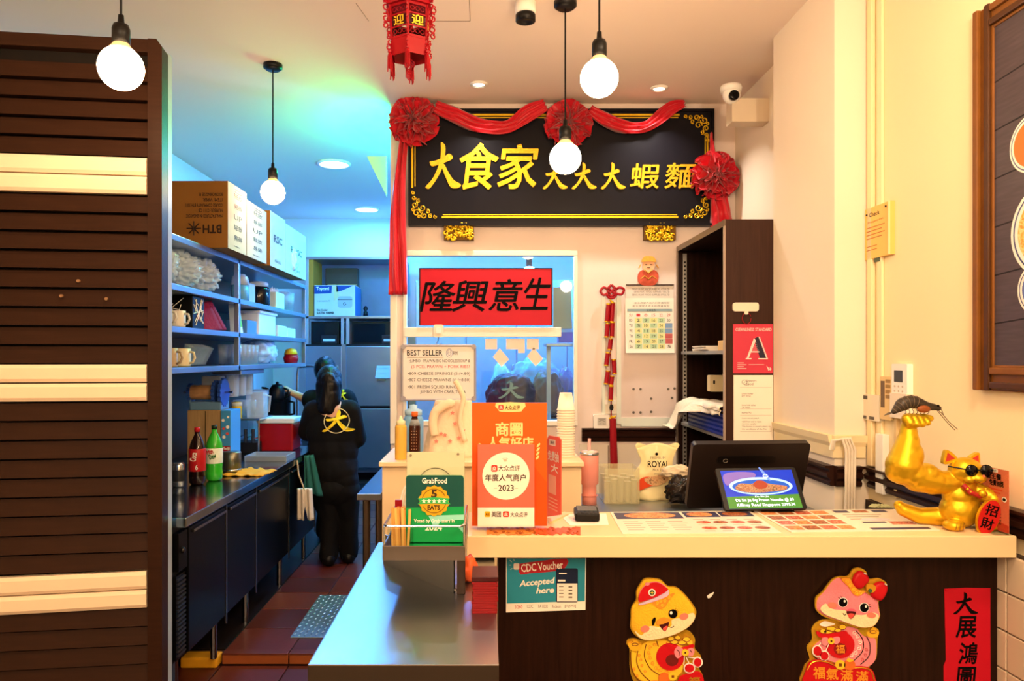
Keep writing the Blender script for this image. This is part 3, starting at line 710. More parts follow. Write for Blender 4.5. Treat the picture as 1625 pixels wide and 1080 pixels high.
# notices on the cabinet side
yf = Y0-.001
f = crop(yf)
pa = thing('red_poster', 'pink red poster with a large striped letter A on the cabinet side', 'poster', px(1195,592,yf))
f.rect('sheet', 1163, 514, 1226, 592, 0, .003, M('poster_pink','#c93a50',.5,var=.04), pa)
f.text('lettering','CLEANLINESS STANDARD',1167,520,1224,525,.0034,M('poster_white','#f3d8d4',.6),pa,.01)
pw = M('poster_navy','#2c2a3c',.6); pwh = M('poster_white','#f3d8d4',.6)
f.poly('letter_stroke', [(1196,537),(1203,534),(1216,570),(1206,570)], .0032, .0006, pw, pa)
f.polys('letter_outline', [[(1196,536),(1199,540),(1187,570),(1184,570)],[(1183,568),(1192,568),(1192,570),(1183,570)],[(1203,568),(1218,568),(1218,570),(1203,570)],[(1189,557),(1204,557),(1204,559),(1189,559)],[(1203,534),(1205,534),(1218,569),(1216,569)]], .0036, .0006, pwh, pa, True)
f.line('hatching', [[(1197-k_*.2+.0+ (k_*-1.0),540+k_*3),(1199+k_*1.4-(k_*.5),540+k_*3)] for k_ in range(6)], .0009, .0036, pwh, pa)
for k_ in range(4): f.rect('small_print', 1170, 575+k_*3, 1180+k_ % 2*4, 576+k_*3, .0032, .0006, pwh, pa)
f.rect('small_print', 1188, 578, 1212, 578.7, .0032, .0006, pwh, pa); f.polys('mark', [[(1216,580),(1222,586),(1219,588)],[(1221,582),(1224,585),(1222,588)]], .0032,.0006,pwh,pa)
ce = thing('licence_sheet', 'white printed certificate sheet below the red poster', 'notice', px(1195,700,yf))
f.rect('sheet', 1164, 595, 1226, 702, 0, .003, paper, ce); pr = M('print_grey','#57524d',.6)
f.text('lettering','Singapore',1184,602,1200,606,.0034,pr,ce); f.text('lettering','Food',1184,607,1195,611,.0034,pr,ce); f.line('seal',[ell(1181,606,4,3.4,14),ell(1184,608,4,3,14)],.001,.0034,pr,ce)
for y, x0_, x1_, s in ((623,1177,1195,'Licence Number'),(627,1177,1191,'EST 0230'),(641,1177,1199,'Licence holder address'),(645,1177,1190,'24 Main'),(653,1177,1192,'Business FPD'),(662,1177,1204,'Licence class and grade A'),(667,1177,1208,'valid from and to dates'),(671,1177,1200,'terms apply'),(675,1177,1222,'This licence is issued subject to'),(679,1177,1216,'the conditions of the Act')):
    f.text('lettering', s, x0_, y, x1_, y+2.6, .0034, pr, ce)
for y in (614,648,658,684): f.rect('rule', 1174, y, 1224, y+.5, .0032, .0004, M('rule_grey','#b8b2a8',.6), ce)
hk = thing('poster_clip', 'white adhesive clip with red ring above the red poster', 'clip', px(1182,500,yf)); f.poly('clip', rrect(1162,480,1203,494,4), 0, .012, M('ivory_plastic','#e6ddc8',.4), hk); f.poly('hook', rrect(1180,490,1186,499,2), .006, .01, M('ivory_plastic','#e6ddc8',.4), hk); f.line('ring', [ell(1184,505,7,9,18)], .002, .008, redd, hk)
# ================================================================== counter
CT = .927; CD0, CD1 = 2.33, 2.69
ct = thing('service_counter', 'service counter with cream worktop and dark wood front', 'counter', (.8,2.5,0))
G().box(-.061,1.664,CD0,CD1,CT-.069,CT,.004).build('worktop', M('cream_laminate','#e9cb9c',.35,var=.03), ct)
G().box(.04,1.664,2.42,2.45,0,CT-.069).build('front_panel', wood, ct)
G().box(.04,.07,2.45,CD1-.02,0,CT-.069).build('side_panel', wood, ct)
G().box(.045,1.655,2.412,2.42,CT-.082,CT-.069).build('batten', M('batten_dark','#1a0d09',.5), ct)
# lower back desk for the till
dk = thing('till_desk', 'low grey desk behind the service counter', 'desk', (1.0,3.0,0))
G().box(.46,1.53,2.71,3.85,.74,.78,.004).build('desktop', steel2, dk)
for x in (.49,1.47):
    for y in (2.75,3.78): G().box(x,x+.03,y,y+.03,0,.74).build('leg', dsteel, dk)
# cream back counter (cups, bottles and cloth bag stand on it)
bc = thing('pass_cabinet', 'cream low cabinet in front of the kitchen window', 'cabinet', (0,3.6,0))
cbm = M('cream_panel','#eed6ac',.5,var=.03)
G().box(-.478,.44,3.43,3.92,0,.985).build('body', cbm, bc); G().box(-.49,.45,3.40,3.95,.985,1.006,.004).build('top', cbm, bc)
for x in (-.36,-.2): G().box(x,x+.004,3.427,3.43,.05,.96).build('joint', M('joint_tan','#c9a878',.6), bc)
# ------------------------------------------------------------------ POS monitor (back view)
mo = thing('till_monitor', 'black till monitor seen from behind on the desk', 'monitor', (1.02,2.95,.78))
TL, TR, BL, BR = px(1100,705,2.85), px(1287,703,2.85), px(1089,806,2.95), px(1272,806,2.95)
dm = M('monitor_shell','#1a120f',.38,var=.1)
f = Frame(TL, (TR-TL)/100, (BL-TL)/60)
f.poly('shell', rrect(0,0,100,60,3), -.03, .03, dm, mo); f.poly('recess', rrect(22,11,72,18,3), 0, .002, M('recess_black','#0a0707',.3), mo)
f.poly('hinge_block', rrect(30,26,74,60,4), 0, .03, M('recess_black','#0a0707',.3), mo); f.line('cable_mark', [ell(29,15,2,1.6,10)], .001, .003, tan, mo)
c = (BL+BR)/2; G().box(c.x-.12,c.x+.12,2.84,3.04,.78,.80,.005).build('stand_base', black, mo); G().box(c.x-.04,c.x+.04,2.93,2.97,.80,.93).build('stand_neck', black, mo)
# ------------------------------------------------------------------ customer tablet
tb = thing('customer_tablet', 'tablet in black frame showing a bowl of prawn noodles', 'tablet', onz(1216,812,CT))
TL, TR, BL, BR = px(1135,743,2.76), px(1261,741,2.76), px(1151,809,2.665), px(1280,809,2.665)
f = Frame(TL, (TR-TL)/130, (BL-TL)/80)
f.poly('case', rrect(0,0,130,80,3), -.012, .012, black, tb)
def scr_mat(name, hexc, e=.75): return M(name, hexc, .2, var=.25, vscale=12, emit=e)
f.rect('screen', 7, 5, 123, 78, 0, .001, scr_mat('screen_blue','#1230b0'), tb)
f.poly('screen_table', [(7,56),(123,52),(123,78),(7,78)], .001, .0006, scr_mat('screen_green','#3e7a32',.5), tb)
f.poly('screen_cloud', sm([(10,14),(30,8),(60,10),(58,20),(30,24),(12,34)]), .001, .0006, scr_mat('screen_violet','#6a5aa8',.6), tb)
f.poly('bowl_rim', ell(66,36,51,17,36), .0016, .0006, scr_mat('screen_cyan','#8fc8f0',.7), tb); f.poly('bowl_inside', ell(66,37,46,13.5,36), .0022, .0006, scr_mat('screen_deep','#1c50b8',.6), tb)
f.poly('noodles', sm([(24,40),(34,31),(50,32),(66,28),(84,33),(106,37),(104,44),(84,47),(60,49),(36,47)]), .0028, .0006, speckle('noodle_print',['#2c1a14','#b08a6a','#7a4030','#e0d0b8'],60), tb)
f.poly('garnish', sm([(54,34),(62,26),(74,28),(76,38),(62,42)]), .0034, .0006, scr_mat('screen_redbrown','#8a3a2a',.4), tb)
sw = scr_mat('screen_white','#d8f0ff',.9)
f.poly('steam', sm([(70,2),(74,2),(84,24),(80,24)],2), .0028,.0006, scr_mat('screen_blue2','#5a80e0',.7), tb); f.line('logo',[ell(78,17,4,3,10)],.0015,.003,sw,tb)
f.text('lettering','Da Shi Jia',52,55,74,58.5,.004,sw,tb,.01); f.text('lettering','Da Shi Jia Big Prawn Noodle @ 89',20,60,112,67,.004,sw,tb,.02); f.text('lettering','Killiney Road Singapore 239534',20,69,112,76,.004,sw,tb,.02)
G().prism([TL.lerp(TR,.3)+Vector((0,.02,-.01)), TL.lerp(TR,.7)+Vector((0,.02,-.01)), (c.x+.09,2.685,CT+.002), (c.x-.03,2.685,CT+.002)], (0,-.006,0)).build('stand', black, tb)
# ------------------------------------------------------------------ menus lying on the counter
def lay(name, label, cat, q, th=.002):
    P = [onz(x, y, CT) for x, y in q]; t_ = thing(name, label, cat, (P[0]+P[2])/2)
    G().prism([p+Vector((0,0,.0004)) for p in P], (0,0,th)).build('sheet', M('menu_paper','#ece0cc',.3,var=.03), t_)
    def bil(u, v_): a = P[0].lerp(P[1], u); b = P[3].lerp(P[2], u); return a.lerp(b, v_)+Vector((0,0,th+.0006))
    return t_, bil
food = [speckle('food_prawn',['#7a2c14','#d06a2c','#f0b070','#b8441c'],70), speckle('food_soup',['#3a1c10','#a05028','#d09058'],80), speckle('food_red',['#8a1c10','#c85030','#e8c09a'],90)]
def patch(bil, name, u0, v0, u1, v1, m_, par, oval=False):
    if oval: pts = [bil((u0+u1)/2+(u1-u0)/2*math.cos(a), (v0+v1)/2+(v1-v0)/2*math.sin(a))+Vector((0,0,.0004)) for a in [2*PI*i/20 for i in range(20)]]
    else: pts = [bil(u0,v0), bil(u1,v0), bil(u1,v1), bil(u0,v1)]
    return obj(name, pts, [tuple(range(len(pts)))], m_, par)
mn, bil = lay('menu_sheet', 'laminated menu sheet with one large dish photo, left on the counter', 'menu', [(968,813),(1190,811),(1240,846),(988,847.5)])
navy = M('menu_navy','#3c3a58',.4); greyp = M('menu_print','#a89a88',.5)
patch(bil,'photo_panel',.02,.04,.48,.36,navy,mn); patch(bil,'dish_photo',.08,.06,.44,.34,food[0],mn,True)
patch(bil,'photo_panel',.50,.04,.74,.30,navy,mn); patch(bil,'dish_photo',.52,.06,.70,.28,food[0],mn,True); patch(bil,'photo_panel',.75,.04,.98,.28,navy,mn); patch(bil,'dish_photo',.77,.06,.95,.26,food[1],mn,True)
for r in range(2):
    for k in range(4): patch(bil,'dish_photo',.53+k*.115,.48+r*.25,.63+k*.115,.60+r*.25,food[2-k % 2],mn,True)
for r in range(5):
    for k in range(3): patch(bil,'text_line',.05+k*.15,.47+r*.09,.05+k*.15+.1+.02*(r % 2),.495+r*.09,greyp,mn)
for r in range(3):
    for k in range(4): patch(bil,'text_line',.53+k*.115,.40+r*.25,.60+k*.115,.42+r*.25,greyp,mn)
mn, bil = lay('menu_sheet', 'laminated menu sheet with rows of dish photos, right on the counter before the gold cat', 'menu', [(1196,811),(1428,808),(1492,842),(1256,845)])
for r in range(4):
    for k in range(4): patch(bil,'dish_photo',.02+k*.115,.05+r*.23,.12+k*.115,.22+r*.23,food[(r+k) % 3],mn)
for k in range(3): patch(bil,'photo_panel',.52+k*.13,.04,.62+k*.13,.16,navy if k != 1 else food[1],mn)
for r in range(3): patch(bil,'text_line',.54,.26+r*.1,.80-.04*r,.29+r*.1,greyp,mn)
patch(bil,'photo_panel',.58,.60,.74,.66,navy,mn); patch(bil,'photo_panel',.56,.86,.96,.95,navy,mn); patch(bil,'dish_photo',.76,.60,.92,.74,food[2],mn); patch(bil,'plate_print',.6,.44,.80,.58,M('menu_pale','#d8d0d4',.4),mn,True)
# ------------------------------------------------------------------ card terminal
c = onz(931,826,CT); tm_ = thing('card_terminal', 'black card payment terminal on the counter', 'terminal', c)
g = G().box(-.042,.042,-.03,.05,0,.03,.008).rot(Rx(.1) @ Rz(-.05)).move(c+Vector((0,.0,.006))); g.build('body', black, tm_, False)
G().box(-.034,.034,-.012,.044,.03,.034,.002).rot(Rx(.1) @ Rz(-.05)).move(c+Vector((0,0,.006))).build('screen', M('terminal_screen','#454a4e',.15), tm_)
g = G()
for i in range(5):
    for j in range(2): g.box(-.034+i*.014,-.024+i*.014,-.028+j*.008,-.022+j*.008,.028,.032)
g.rot(Rx(.1) @ Rz(-.05)).move(c+Vector((0,0,.006))).build('key', M('key_grey','#2c2c30',.4), tm_)
pt_ = tag(G().prism([onz(x,y,CT)+Vector((0,0,.0006)) for x,y in ((893,822),(905,816),(962,815),(966,833),(905,834))],(0,0,.001)).build('receipt_slip', paper), 'white paper slip under the card terminal', 'paper')
# ------------------------------------------------------------------ gold cat with the strong arm
cd = 2.45; S = cd/F
def cp_(x, y, dd=0): return px(x, y, cd)+Vector((0, dd, 0))
base = onz(1526,834,CT)
cat = thing('lucky_cat_statue', 'gold lucky cat statue in sunglasses raising one huge muscular arm', 'statue', (base.x,cd,CT))
def C(a, b, ra, rb, da_=0, db=0): return ('c', cp_(*a, da_), cp_(*b, db), ra*S, rb*S)
def E_(c, rx, ry, rz, dd=0, rot=None): return ('e', cp_(*c, dd), (rx*S, ry*S, rz*S), rot)
parts = [E_((1524,808),31,26,28), E_((1522,785),25,22,26), E_((1528,745),25,22,21,-.012), C((1527,762),(1527,770),17,20),
  E_((1537,755),12,10,8,-.048), E_((1524,757),8,8,7,-.042), E_((1516,748),13,12,12,-.02), E_((1500,828),16,16,9,-.045), E_((1558,830),11,14,7,-.04),
  C((1512,765),(1478,764),17,20), C((1480,762),(1455,757),21,23), E_((1448,752),27,24,21), C((1432,745),(1424,748),24,18), C((1433,738),(1441,700),26,17), E_((1440,722),24,22,27), C((1441,700),(1442,676),16,11.5), E_((1468,750),21,22,16),
  C((1440,664),(1462,664),9,8), C((1436,664),(1438,670),8,7.5,-.012,-.022), C((1446,664),(1447,671),7,6.5,-.014,-.026), C((1455,664),(1456,671),6.5,6,-.014,-.026), C((1463,664),(1465,669),6,5.5,-.012,-.024), C((1464,662),(1473,663),6.5,5.5,-.004,-.01),
  C((1545,776),(1560,786),14,12,-.01,-.04), E_((1560,787),11,10,10,-.05),
  C((1500,822),(1470,822),15,13,.03,.04), C((1470,822),(1447,813),13,11,.04,.05), C((1447,813),(1440,806),11,8,.05,.05)]
blob('body', parts, .0024, gold, cat, 12)
for sx, a, b, c_ in ((0,(1494,735),(1499,713),(1516,727)),(1,(1536,726),(1550,717),(1551,738))):
    o = G().prism([cp_(*p, -.012) for p in sm([a,((a[0]+b[0])/2-1.5,(a[1]+b[1])/2-1),b,((b[0]+c_[0])/2+1,(b[1]+c_[1])/2-2),c_,((a[0]+c_[0])/2,(a[1]+c_[1])/2+3)],3)], (0,.016,0)).build('ear', gold, cat)
    cx, cy_ = (a[0]+b[0]+c_[0])/3, (a[1]+b[1]+c_[1])/3
    G().prism([cp_(cx+(p[0]-cx)*.66, cy_+(p[1]-cy_)*.66, -.0135) for p in (a,b,c_)], (0,.002,0)).build('inner_ear', M('ear_red','#b8332a',.5), o)
for x in (1524,1547):
    G().lathe([(0,.004),(8.8*S,.003),(9.2*S,-.004)], cp_(x,742,-.058), 20, 'y').build('lens', M('sunglass_black','#07080c',.08), cat, True)
G().tube([cp_(1499,738,-.02), cp_(1502,738,-.045), cp_(1515,740,-.058)], .0025, 6).tube([cp_(1532,741,-.06), cp_(1539,742,-.06)], .0025, 6).build('glasses_frame', black, cat)
G().ball(cp_(1541,751,-.062), 3*S, 1).build('nose', M('nose_pink','#c86a4a',.4), cat)
G().tube([cp_(1526,757,-.062), cp_(1533,760,-.065), cp_(1539,756,-.066), cp_(1545,759,-.06)], .0012, 5).build('mouth', M('mouth_brown','#7a4a10',.5), cat)
G().tube([cp_(1514,765,-.045), cp_(1522,776,-.06), cp_(1534,781,-.065), cp_(1546,778,-.055)], 4*S, 8).build('collar', M('collar_red','#a5231c',.5,var=.5,vscale=60), cat)
g = G()
for k in range(7): g.ball(cp_(1516+k*4.6,770+8*math.sin(k/6*PI),-.062), 2.4*S, 1)
g.build('collar_stud', gold, cat)
G().ball(cp_(1536,776,-.07), 6*S, 2).build('bell', gold, cat, True)
fq = Frame(cp_(1544,812,-.076), (S,0,0), (0,0,-S)); rt = .36
o = fq.poly('plaque_rim', ell(0,0,17,29,30,rt), -.006, .008, gold, cat); o = fq.poly('plaque', ell(0,0,15.5,27,30,rt), .002, .003, M('plaque_red','#b81c18',.4), cat)
fq.text('lettering','招',-6,-19,13,-2,.0056,ink,cat,.02,rot=.3); fq.text('lettering','財',-13,1,6,18,.0056,ink,cat,.02,rot=.3)
for k in range(4): pass
G().tube([cp_(1494+k*4,820,-.082) for k in range(1)]+[cp_(1494,832,-.075)], .001, 4).tube([cp_(1499,820,-.085), cp_(1499,833,-.078)], .001, 4).tube([cp_(1504,820,-.085), cp_(1504,833,-.078)], .001, 4).build('toe_line', M('mouth_brown','#7a4a10',.5), cat)
# shrimp on the fist
sh = thing('shrimp_model', 'grey brown shrimp model resting on the gold fist', 'shrimp', cp_(1452,654))
shm = M('shrimp_shell','#3a322a',.35,var=.5,vscale=90)
spine = sm([(1416,655),(1424,648),(1433,641),(1445,637),(1458,640),(1470,644),(1484,646),(1492,648)], 4, False); n = len(spine)
rad = [(2.6+7.6*min(1,i/7) if i < 14 else 10.2*(1-(i-14)/(n-14)*.75))*S for i in range(n)]
G().tube([cp_(x,y) for x,y in spine], rad, 12).build('body', shm, sh, True)
g = G()
for i in range(2, 15, 2): 
    a, b = cp_(*spine[i]), cp_(*spine[i+1]); e = (b-a)*.25; g.tube([a, a+e], [rad[i]*1.06, rad[i]*1.06], 12)
g.build('shell_band', M('shrimp_band','#6b5a48',.35), sh)
G().prism([cp_(1419,652,-.002), cp_(1409,657,-.01), cp_(1402,659,-.004), cp_(1411,655,.008)], (0,.003,0)).build('tail_fan', shm, sh)
o = G().ball(cp_(1460,648,-.021), 1, 2, (11*S,3*S,6*S)).build('cheek_plate', M('shrimp_orange','#8a4a22',.4,var=.3,vscale=60), sh, True)
G().ball(cp_(1486,643,-.01), 2*S, 1).ball(cp_(1486,643,.01), 2*S, 1).build('eye', ink, sh)
ant = M('antenna','#5a4030',.5)
G().tube([cp_(*p,-.004) for p in sm([(1482,646),(1492,658),(1504,672),(1514,682)],4,False)], .0012, 5).tube([cp_(*p,.004) for p in sm([(1484,646),(1496,656),(1508,670),(1521,681)],4,False)], .0012, 5).tube([cp_(*p) for p in sm([(1488,644),(1494,650),(1497,658)],3,False)], .0011, 5).build('antenna', ant, sh)
g = G()
for k in range(7): x = 1432+k*6; g.tube([cp_(x,648,-.012), cp_(x+2,653,-.016), cp_(x+1,656,-.010)], .0011, 4)
g.build('leg', ant, sh)
# red stand behind the cat
rs = thing('leaflet_stand', 'orange red leaflet in a clear stand behind the gold cat', 'leaflet stand', onz(1588,842,CT))
TL, TR = px(1556,738,2.46), px(1601,744,2.335); BL = Vector((TL.x,TL.y,CT+.006)); TR.z = TL.z
f = Frame(TL, (TR-TL)/48, (BL-TL)/95)
f.rect('leaflet', 0,0,48,95,-.001,.001, M('leaflet_coral','#ee7a58',.5,var=.1), rs); f.poly('leaflet_lower', [(0,74),(48,84),(48,95),(0,95)], 0,.0005, M('leaflet_red','#d8452c',.5), rs)
f.rect('acrylic', -1,-1,49,96,.0008,.0015, clear, rs)
f.rect('tab', 14,1,30,6,.0005,.0006,paper,rs); f.text('lettering','大眾點評',16,2,28,5,.0012,ink,rs,.01)
f.text('lettering','霸王餐',10,8,36,17,.0008,ink,rs,.03); f.text('lettering','免費抽獎',16,18,40,27,.0008,ink,rs,.03)
for k,y in enumerate((31,36,41)): f.rect('text_line', 9,y,38-k*4,y+2.4,.0006,.0005,M('leaflet_red','#d8452c',.5),rs)
f.poly('dish', ell(22,56,8,7), .0006,.0005, speckle('leaflet_dish',['#2c140c','#b0543a','#e0a080'],120), rs); f.poly('badge', ell(41,45,4), .0006,.0005, paper, rs); f.poly('badge_ink', ell(41,45,2.5), .0011,.0005, ink, rs)
for k in range(4): f.rect('text_line', 12,68+k*5,36,69.5+k*5,.0011,.0004,M('leaflet_brown','#7a3020',.5),rs)
f.rect('black_mark',4,66,8,74,.0006,.0005,ink,rs)
G().box(1.60,1.655,2.335,2.47,CT,CT+.006,.002).build('foot', clear, rs)
# leafy scrap behind the tail
lf = G()
for k in range(5): 
    a = onz(1432,812,CT)+Vector((0,.05,.004)); lf.prism([a+Vector((-.012*k,0,.003*k)), a+Vector((-.012*k-.03,.012,.012)), a+Vector((-.012*k-.05,.0,.004)), a+Vector((-.012*k-.03,-.012,.004))], (0,0,.002))
tag(lf.build('ribbon_scrap', M('pale_green','#b0b890',.6)), 'pale green ribbon scrap beside the cat tail', 'ribbon')
# ------------------------------------------------------------------ orange award board
ob = thing('award_board', 'tall bright orange award board with Chinese heading standing on the counter', 'award board', onz(809,836,CT))
d = 2.43; f = crop(d)
f.rect('board', 749,639,868,834,-.02,.02, orange, ob)
yl = M('pale_gold_print','#ffd38a',.5,var=.03)
f.poly('tab', sm([(787,639),(833,639),(829,650),(824,653),(796,653),(791,650)],2), 0,.0006, yl, ob)
f.poly('badge', rrect(791,642,799,650,2), .0006,.0006, M('badge_red','#d83a2a',.5), ob); f.text('lettering','众',792.5,643.5,797.5,648.5,.0014,paper,ob,.02); f.text('lettering','大众点评',801,643,825,650,.001,ink,ob,.02)
f.text('lettering','商圈',787,670,829,691,.0006,yl,ob,.03); f.text('lettering','人气好店',774,693,846,712,.0006,yl,ob,.03)
for sx, ox in ((1,853),(-1,764)):
    f.polys('laurel', [ell(ox+sx*(1.5-.5*k), 706+k*6.5, 4, 1.7, 12, -sx*.9) for k in range(4)], 0,.0006, yl, ob)
f.polys('tone_band', [[(848,740),(868,765),(868,834),(848,834)]], 0, .0004, M('orange_deep','#e84f08',.5,var=.03), ob)
aw = thing('award_plaque', 'coral award plaque with cream circle leaning on the orange board', 'award', onz(803,841,CT)); d = 2.40; f = crop(d)
f.rect('plaque', 758,705,848,805,-.01,.01, M('coral_board','#fb6a55',.45,var=.02), aw); f.rect('plaque_base', 758,805,848,835.5,-.01,.01, paper, aw)
f.rect('acrylic_foot', 757,833,849,837.5,-.02,.045, clear, aw)
f.poly('disc', ell(803,755,37.5,37.5,48), 0,.0008, M('disc_cream','#fdeedd',.5,var=.02), aw)
f.poly('badge', rrect(779.5,737.5,789.5,748,2.4), .0008,.0006, M('badge_red','#d83a2a',.5), aw); f.text('lettering','众',781.5,739.5,787.5,746,.0016,paper,aw,.02)
pk = M('print_dark','#3a2a26',.6)
f.text('lettering','大众点评',791,738,825,747,.001,pk,aw,.012); f.text('lettering','年度人气商户',770,752,834,763,.001,pk,aw,.02); f.text('lettering','2023',791,769,815,778.5,.001,pk,aw,.02)
f.text('lettering','♛',797,726,806,732,.001,M('crown_tan','#c8a890',.6),aw); f.rect('dash',784,774,789,774.6,.001,.0003,M('crown_tan','#c8a890',.6),aw); f.rect('dash',817,774,822,774.6,.001,.0003,M('crown_tan','#c8a890',.6),aw)
f.poly('badge', rrect(769,811,778,820,2), 0,.0006, M('badge_amber','#f5b01c',.5), aw); f.text('lettering','美团',770.5,813.5,776.5,817.5,.001,ink,aw,.01); f.text('lettering','美团',780,811,795,820,.0008,pk,aw,.012)
f.poly('badge', rrect(798,811,808,820,2), 0,.0006, M('badge_red','#d83a2a',.5), aw); f.text('lettering','众',800,813,806,818,.001,paper,aw,.02); f.text('lettering','大众点评',810,812,837,820,.0008,pk,aw,.012)
# angled coral stand to the right
cs = thing('table_stand', 'coral code stand turned sideways right of the orange board', 'sign stand', onz(880,818,CT))
TL, TR, BL = px(868,690,2.60), px(890,694,2.44), px(868,818,2.60); BL.z = CT+.002
f = Frame(TL, (TR-TL)/22, (BL-TL)/122)
cm = M('coral_stand','#f2604a',.45,var=.04)
f.poly('card', [(0,6),(3,0),(19,0),(22,3),(22,108),(0,122)], -.003, .003, cm, cs); f.rect('tab',4,5,14,14,.0003,.0005,paper,cs); f.text('lettering','美团',6,7,12,12,.001,ink,cs,.01)
f.text('lettering','免费抽',2,22,19,36,.0006,paper,cs,.03); f.text('lettering','大',7,40,18,52,.0006,paper,cs,.03); f.rect('blank_panel',3,57,15,84,.0003,.0005,M('panel_peach','#f6b8a0',.5),cs)
for k in range(4): f.rect('text_line',3,90+k*5,17,91.5+k*5,.0003,.0005,M('panel_peach','#f6b8a0',.5),cs)
G().prism([onz(868,825,CT), onz(896,814,CT), onz(902,817,CT), onz(872,831,CT)], (0,0,.006)).build('foot', M('cream_laminate','#f3d9a8',.35), cs)
# orange paper strip on the counter
ps = thing('paper_cutting', 'orange and gold paper cutting lying along the counter edge', 'paper cutting', onz(848,845,CT))
def strip(a0, a1, n, seed):
    rr = random.Random(seed); top = [(a0+(a1-a0)*i/n, 837.5+rr.uniform(-1.8,1.8)) for i in range(n+1)]; bot = [(a0+(a1-a0)*i/n, 848+rr.uniform(-1.8,1.8)) for i in range(n, -1, -1)]
    return [onz(x, y, CT)+Vector((0,0,.0007)) for x, y in top+bot]
G().prism(strip(772,852,22,3), (0,0,.0012)).build('cut_paper', M('foil_orange','#e0802c',.4,.1,var=.4,vscale=70), ps); G().prism(strip(850,921,18,5), (0,0,.002)).build('cut_paper', M('foil_red','#d85a30',.4,.1,var=.4,vscale=70), ps)
g = G(); rr = random.Random(2)
for i in range(40):
    x, y = rr.uniform(776,917), rr.uniform(838.5,847); r = rr.uniform(1.5,3); g.tube([onz(x+r*math.cos(5*k/7), y+r*.4*math.sin(5*k/7), CT)+Vector((0,0,.0032)) for k in range(8)], .0008, 4)
tag(g.build('foil_line', M('foil_line','#8a3c10',.4), ps), kind='stuff')
# ------------------------------------------------------------------ tumbler on the desk behind
dz = .78
def stand_at(x, y, z): return onz(x, y, z)
c = px(935,0,3.58); c.z = dz; tu = thing('pink_tumbler', 'pink handled tumbler with straw on the back desk', 'tumbler', c); pk_ = M('pink_enamel','#e8968a',.4,var=.03)
k = 3.58/F
G().lathe([(0,0),(11.5*k,0),(11.5*k,14*k),(11.2*k,15*k),(11.2*k,30*k),(14.5*k,33*k),(14.8*k,77*k),(13.8*k,79*k),(0,79*k)], c, 28).build('body', pk_, tu, True)
G().lathe([(13.6*k,78*k),(14.9*k,78*k),(14.9*k,81*k),(13.4*k,82*k)], c, 28).build('steel_ring', steel, tu, True)
G().lathe([(0,80*k),(13.2*k,80*k),(12.6*k,84*k),(0,85*k)], c, 28).build('lid', M('clear_pink','#f0c8c0',.2), tu, True)
G().tube([c+Vector((-.002,-.01,84*k)), c+Vector((.0,-.01,104*k))], .0075, 8).build('straw', M('straw_pink','#f0b4b4',.4), tu)
G().tube([c+Vector((-12*k,-.01,72*k)), c+Vector((-22*k,-.01,72*k)), c+Vector((-27*k,-.01,67*k)), c+Vector((-27*k,-.01,42*k)), c+Vector((-22*k,-.01,38*k)), c+Vector((-13*k,-.01,40*k))], .0095, 10).build('handle', pk_, tu, True)
G().lathe([(14.6*k,14*k),(12*k,14.1*k),(12*k,13*k)], c, 24).build('boot_ring', pk_, tu, True)
# acrylic box with small cups
ab = thing('acrylic_box', 'clear acrylic box of small sauce cups on the back desk', 'box', px(982,0,3.66)*1.0)
c = px(982,0,3.66); c.z = dz; ab.location = c
film = plastic_film('yellowish_acrylic','#d9d2a4',.28)
for b in ((-.085,-.082,-.08,.08),(.082,.085,-.08,.08),(-.085,.085,-.083,-.08),(-.085,.085,.08,.083)): G().box(c.x+b[0],c.x+b[1],c.y+b[2],c.y+b[3],c.z,c.z+.17).build('wall', film, ab)
G().box(c.x-.085,c.x+.085,c.y-.08,c.y+.08,c.z,c.z+.004).build('base', film, ab)
cups = plastic_film('cup_film','#ece6c4',.6); proto = None
for i in range(5):
    for j in range(3):
        t_ = G().lathe([(.012,0),(.015,.10+.01*((i+j) % 3)),(.0165,.10+.01*((i+j) % 3))], (c.x-.066+i*.033,c.y-.05+j*.05,c.z+.004), 12).build('sauce_cup_sleeve', cups, None, True)
        tag(t_, 'stack of tiny clear sauce cups standing in the acrylic box', 'cups', 'sauce cup stacks in the acrylic box')
# printed bag
c = px(1040,0,3.72); c.z = dz; bg = thing('snack_bag', 'cream plastic bag of food with dark lettering and red stripe', 'bag', c)
bgm = M('cream_film','#e6d9a4',.3,var=.08,bump=.3,bscale=14)
def bagfn(u, v_):
    a = 2*PI*u; w_ = .11*(1-.12*v_)+.02*math.sin(v_*7); dp = .06*(1-v_**1.5*.95)
    n = .012*noise.noise(Vector((math.cos(a)*2, math.sin(a)*2, v_*5)))
    return c+Vector(((w_+n)*math.cos(a)+.02*(v_-.5), (dp+n)*math.sin(a), v_*.265+.012*math.sin(3*a)*v_))
cloth('bag', bagfn, 41, 20, bgm, bg, .001)
f = crop(c.y-.068)
f.text('lettering','ROYAL',1028,731,1062,741,0,ink,bg,.02); f.text('lettering','MILK TEA',1036,743,1055,747,0,pk,bg); f.text('lettering','PREMIUM',1032,724,1056,728,0,tan,bg); f.poly('emblem', ell(1042,720,2.4), 0,.0005, ink, bg); f.text('lettering','SINCE 1970',1038,750,1054,753,0,tan,bg)
f.poly('stripe', sm([(1011,765),(1022,757),(1036,757),(1052,762),(1046,768),(1030,772),(1012,778)]), -.002,.003, M('stripe_red','#d8481c',.4), bg); f.poly('food_print', sm([(1022,760),(1034,756),(1056,752),(1060,762),(1044,770),(1030,768)]), .001,.001, speckle('bag_food',['#7a5030','#d8b080','#a86838'],60), bg)
bb = tag(crumple(px(1084,778,3.55)+Vector((0,0,0)), .085, (1.0,.8,.9), .3, 2.6, 4, 5).build('dark_bag', M('black_film','#1c1512',.25,var=.4,vscale=10), None, True), 'crumpled dark bag beside the till monitor', 'bag')
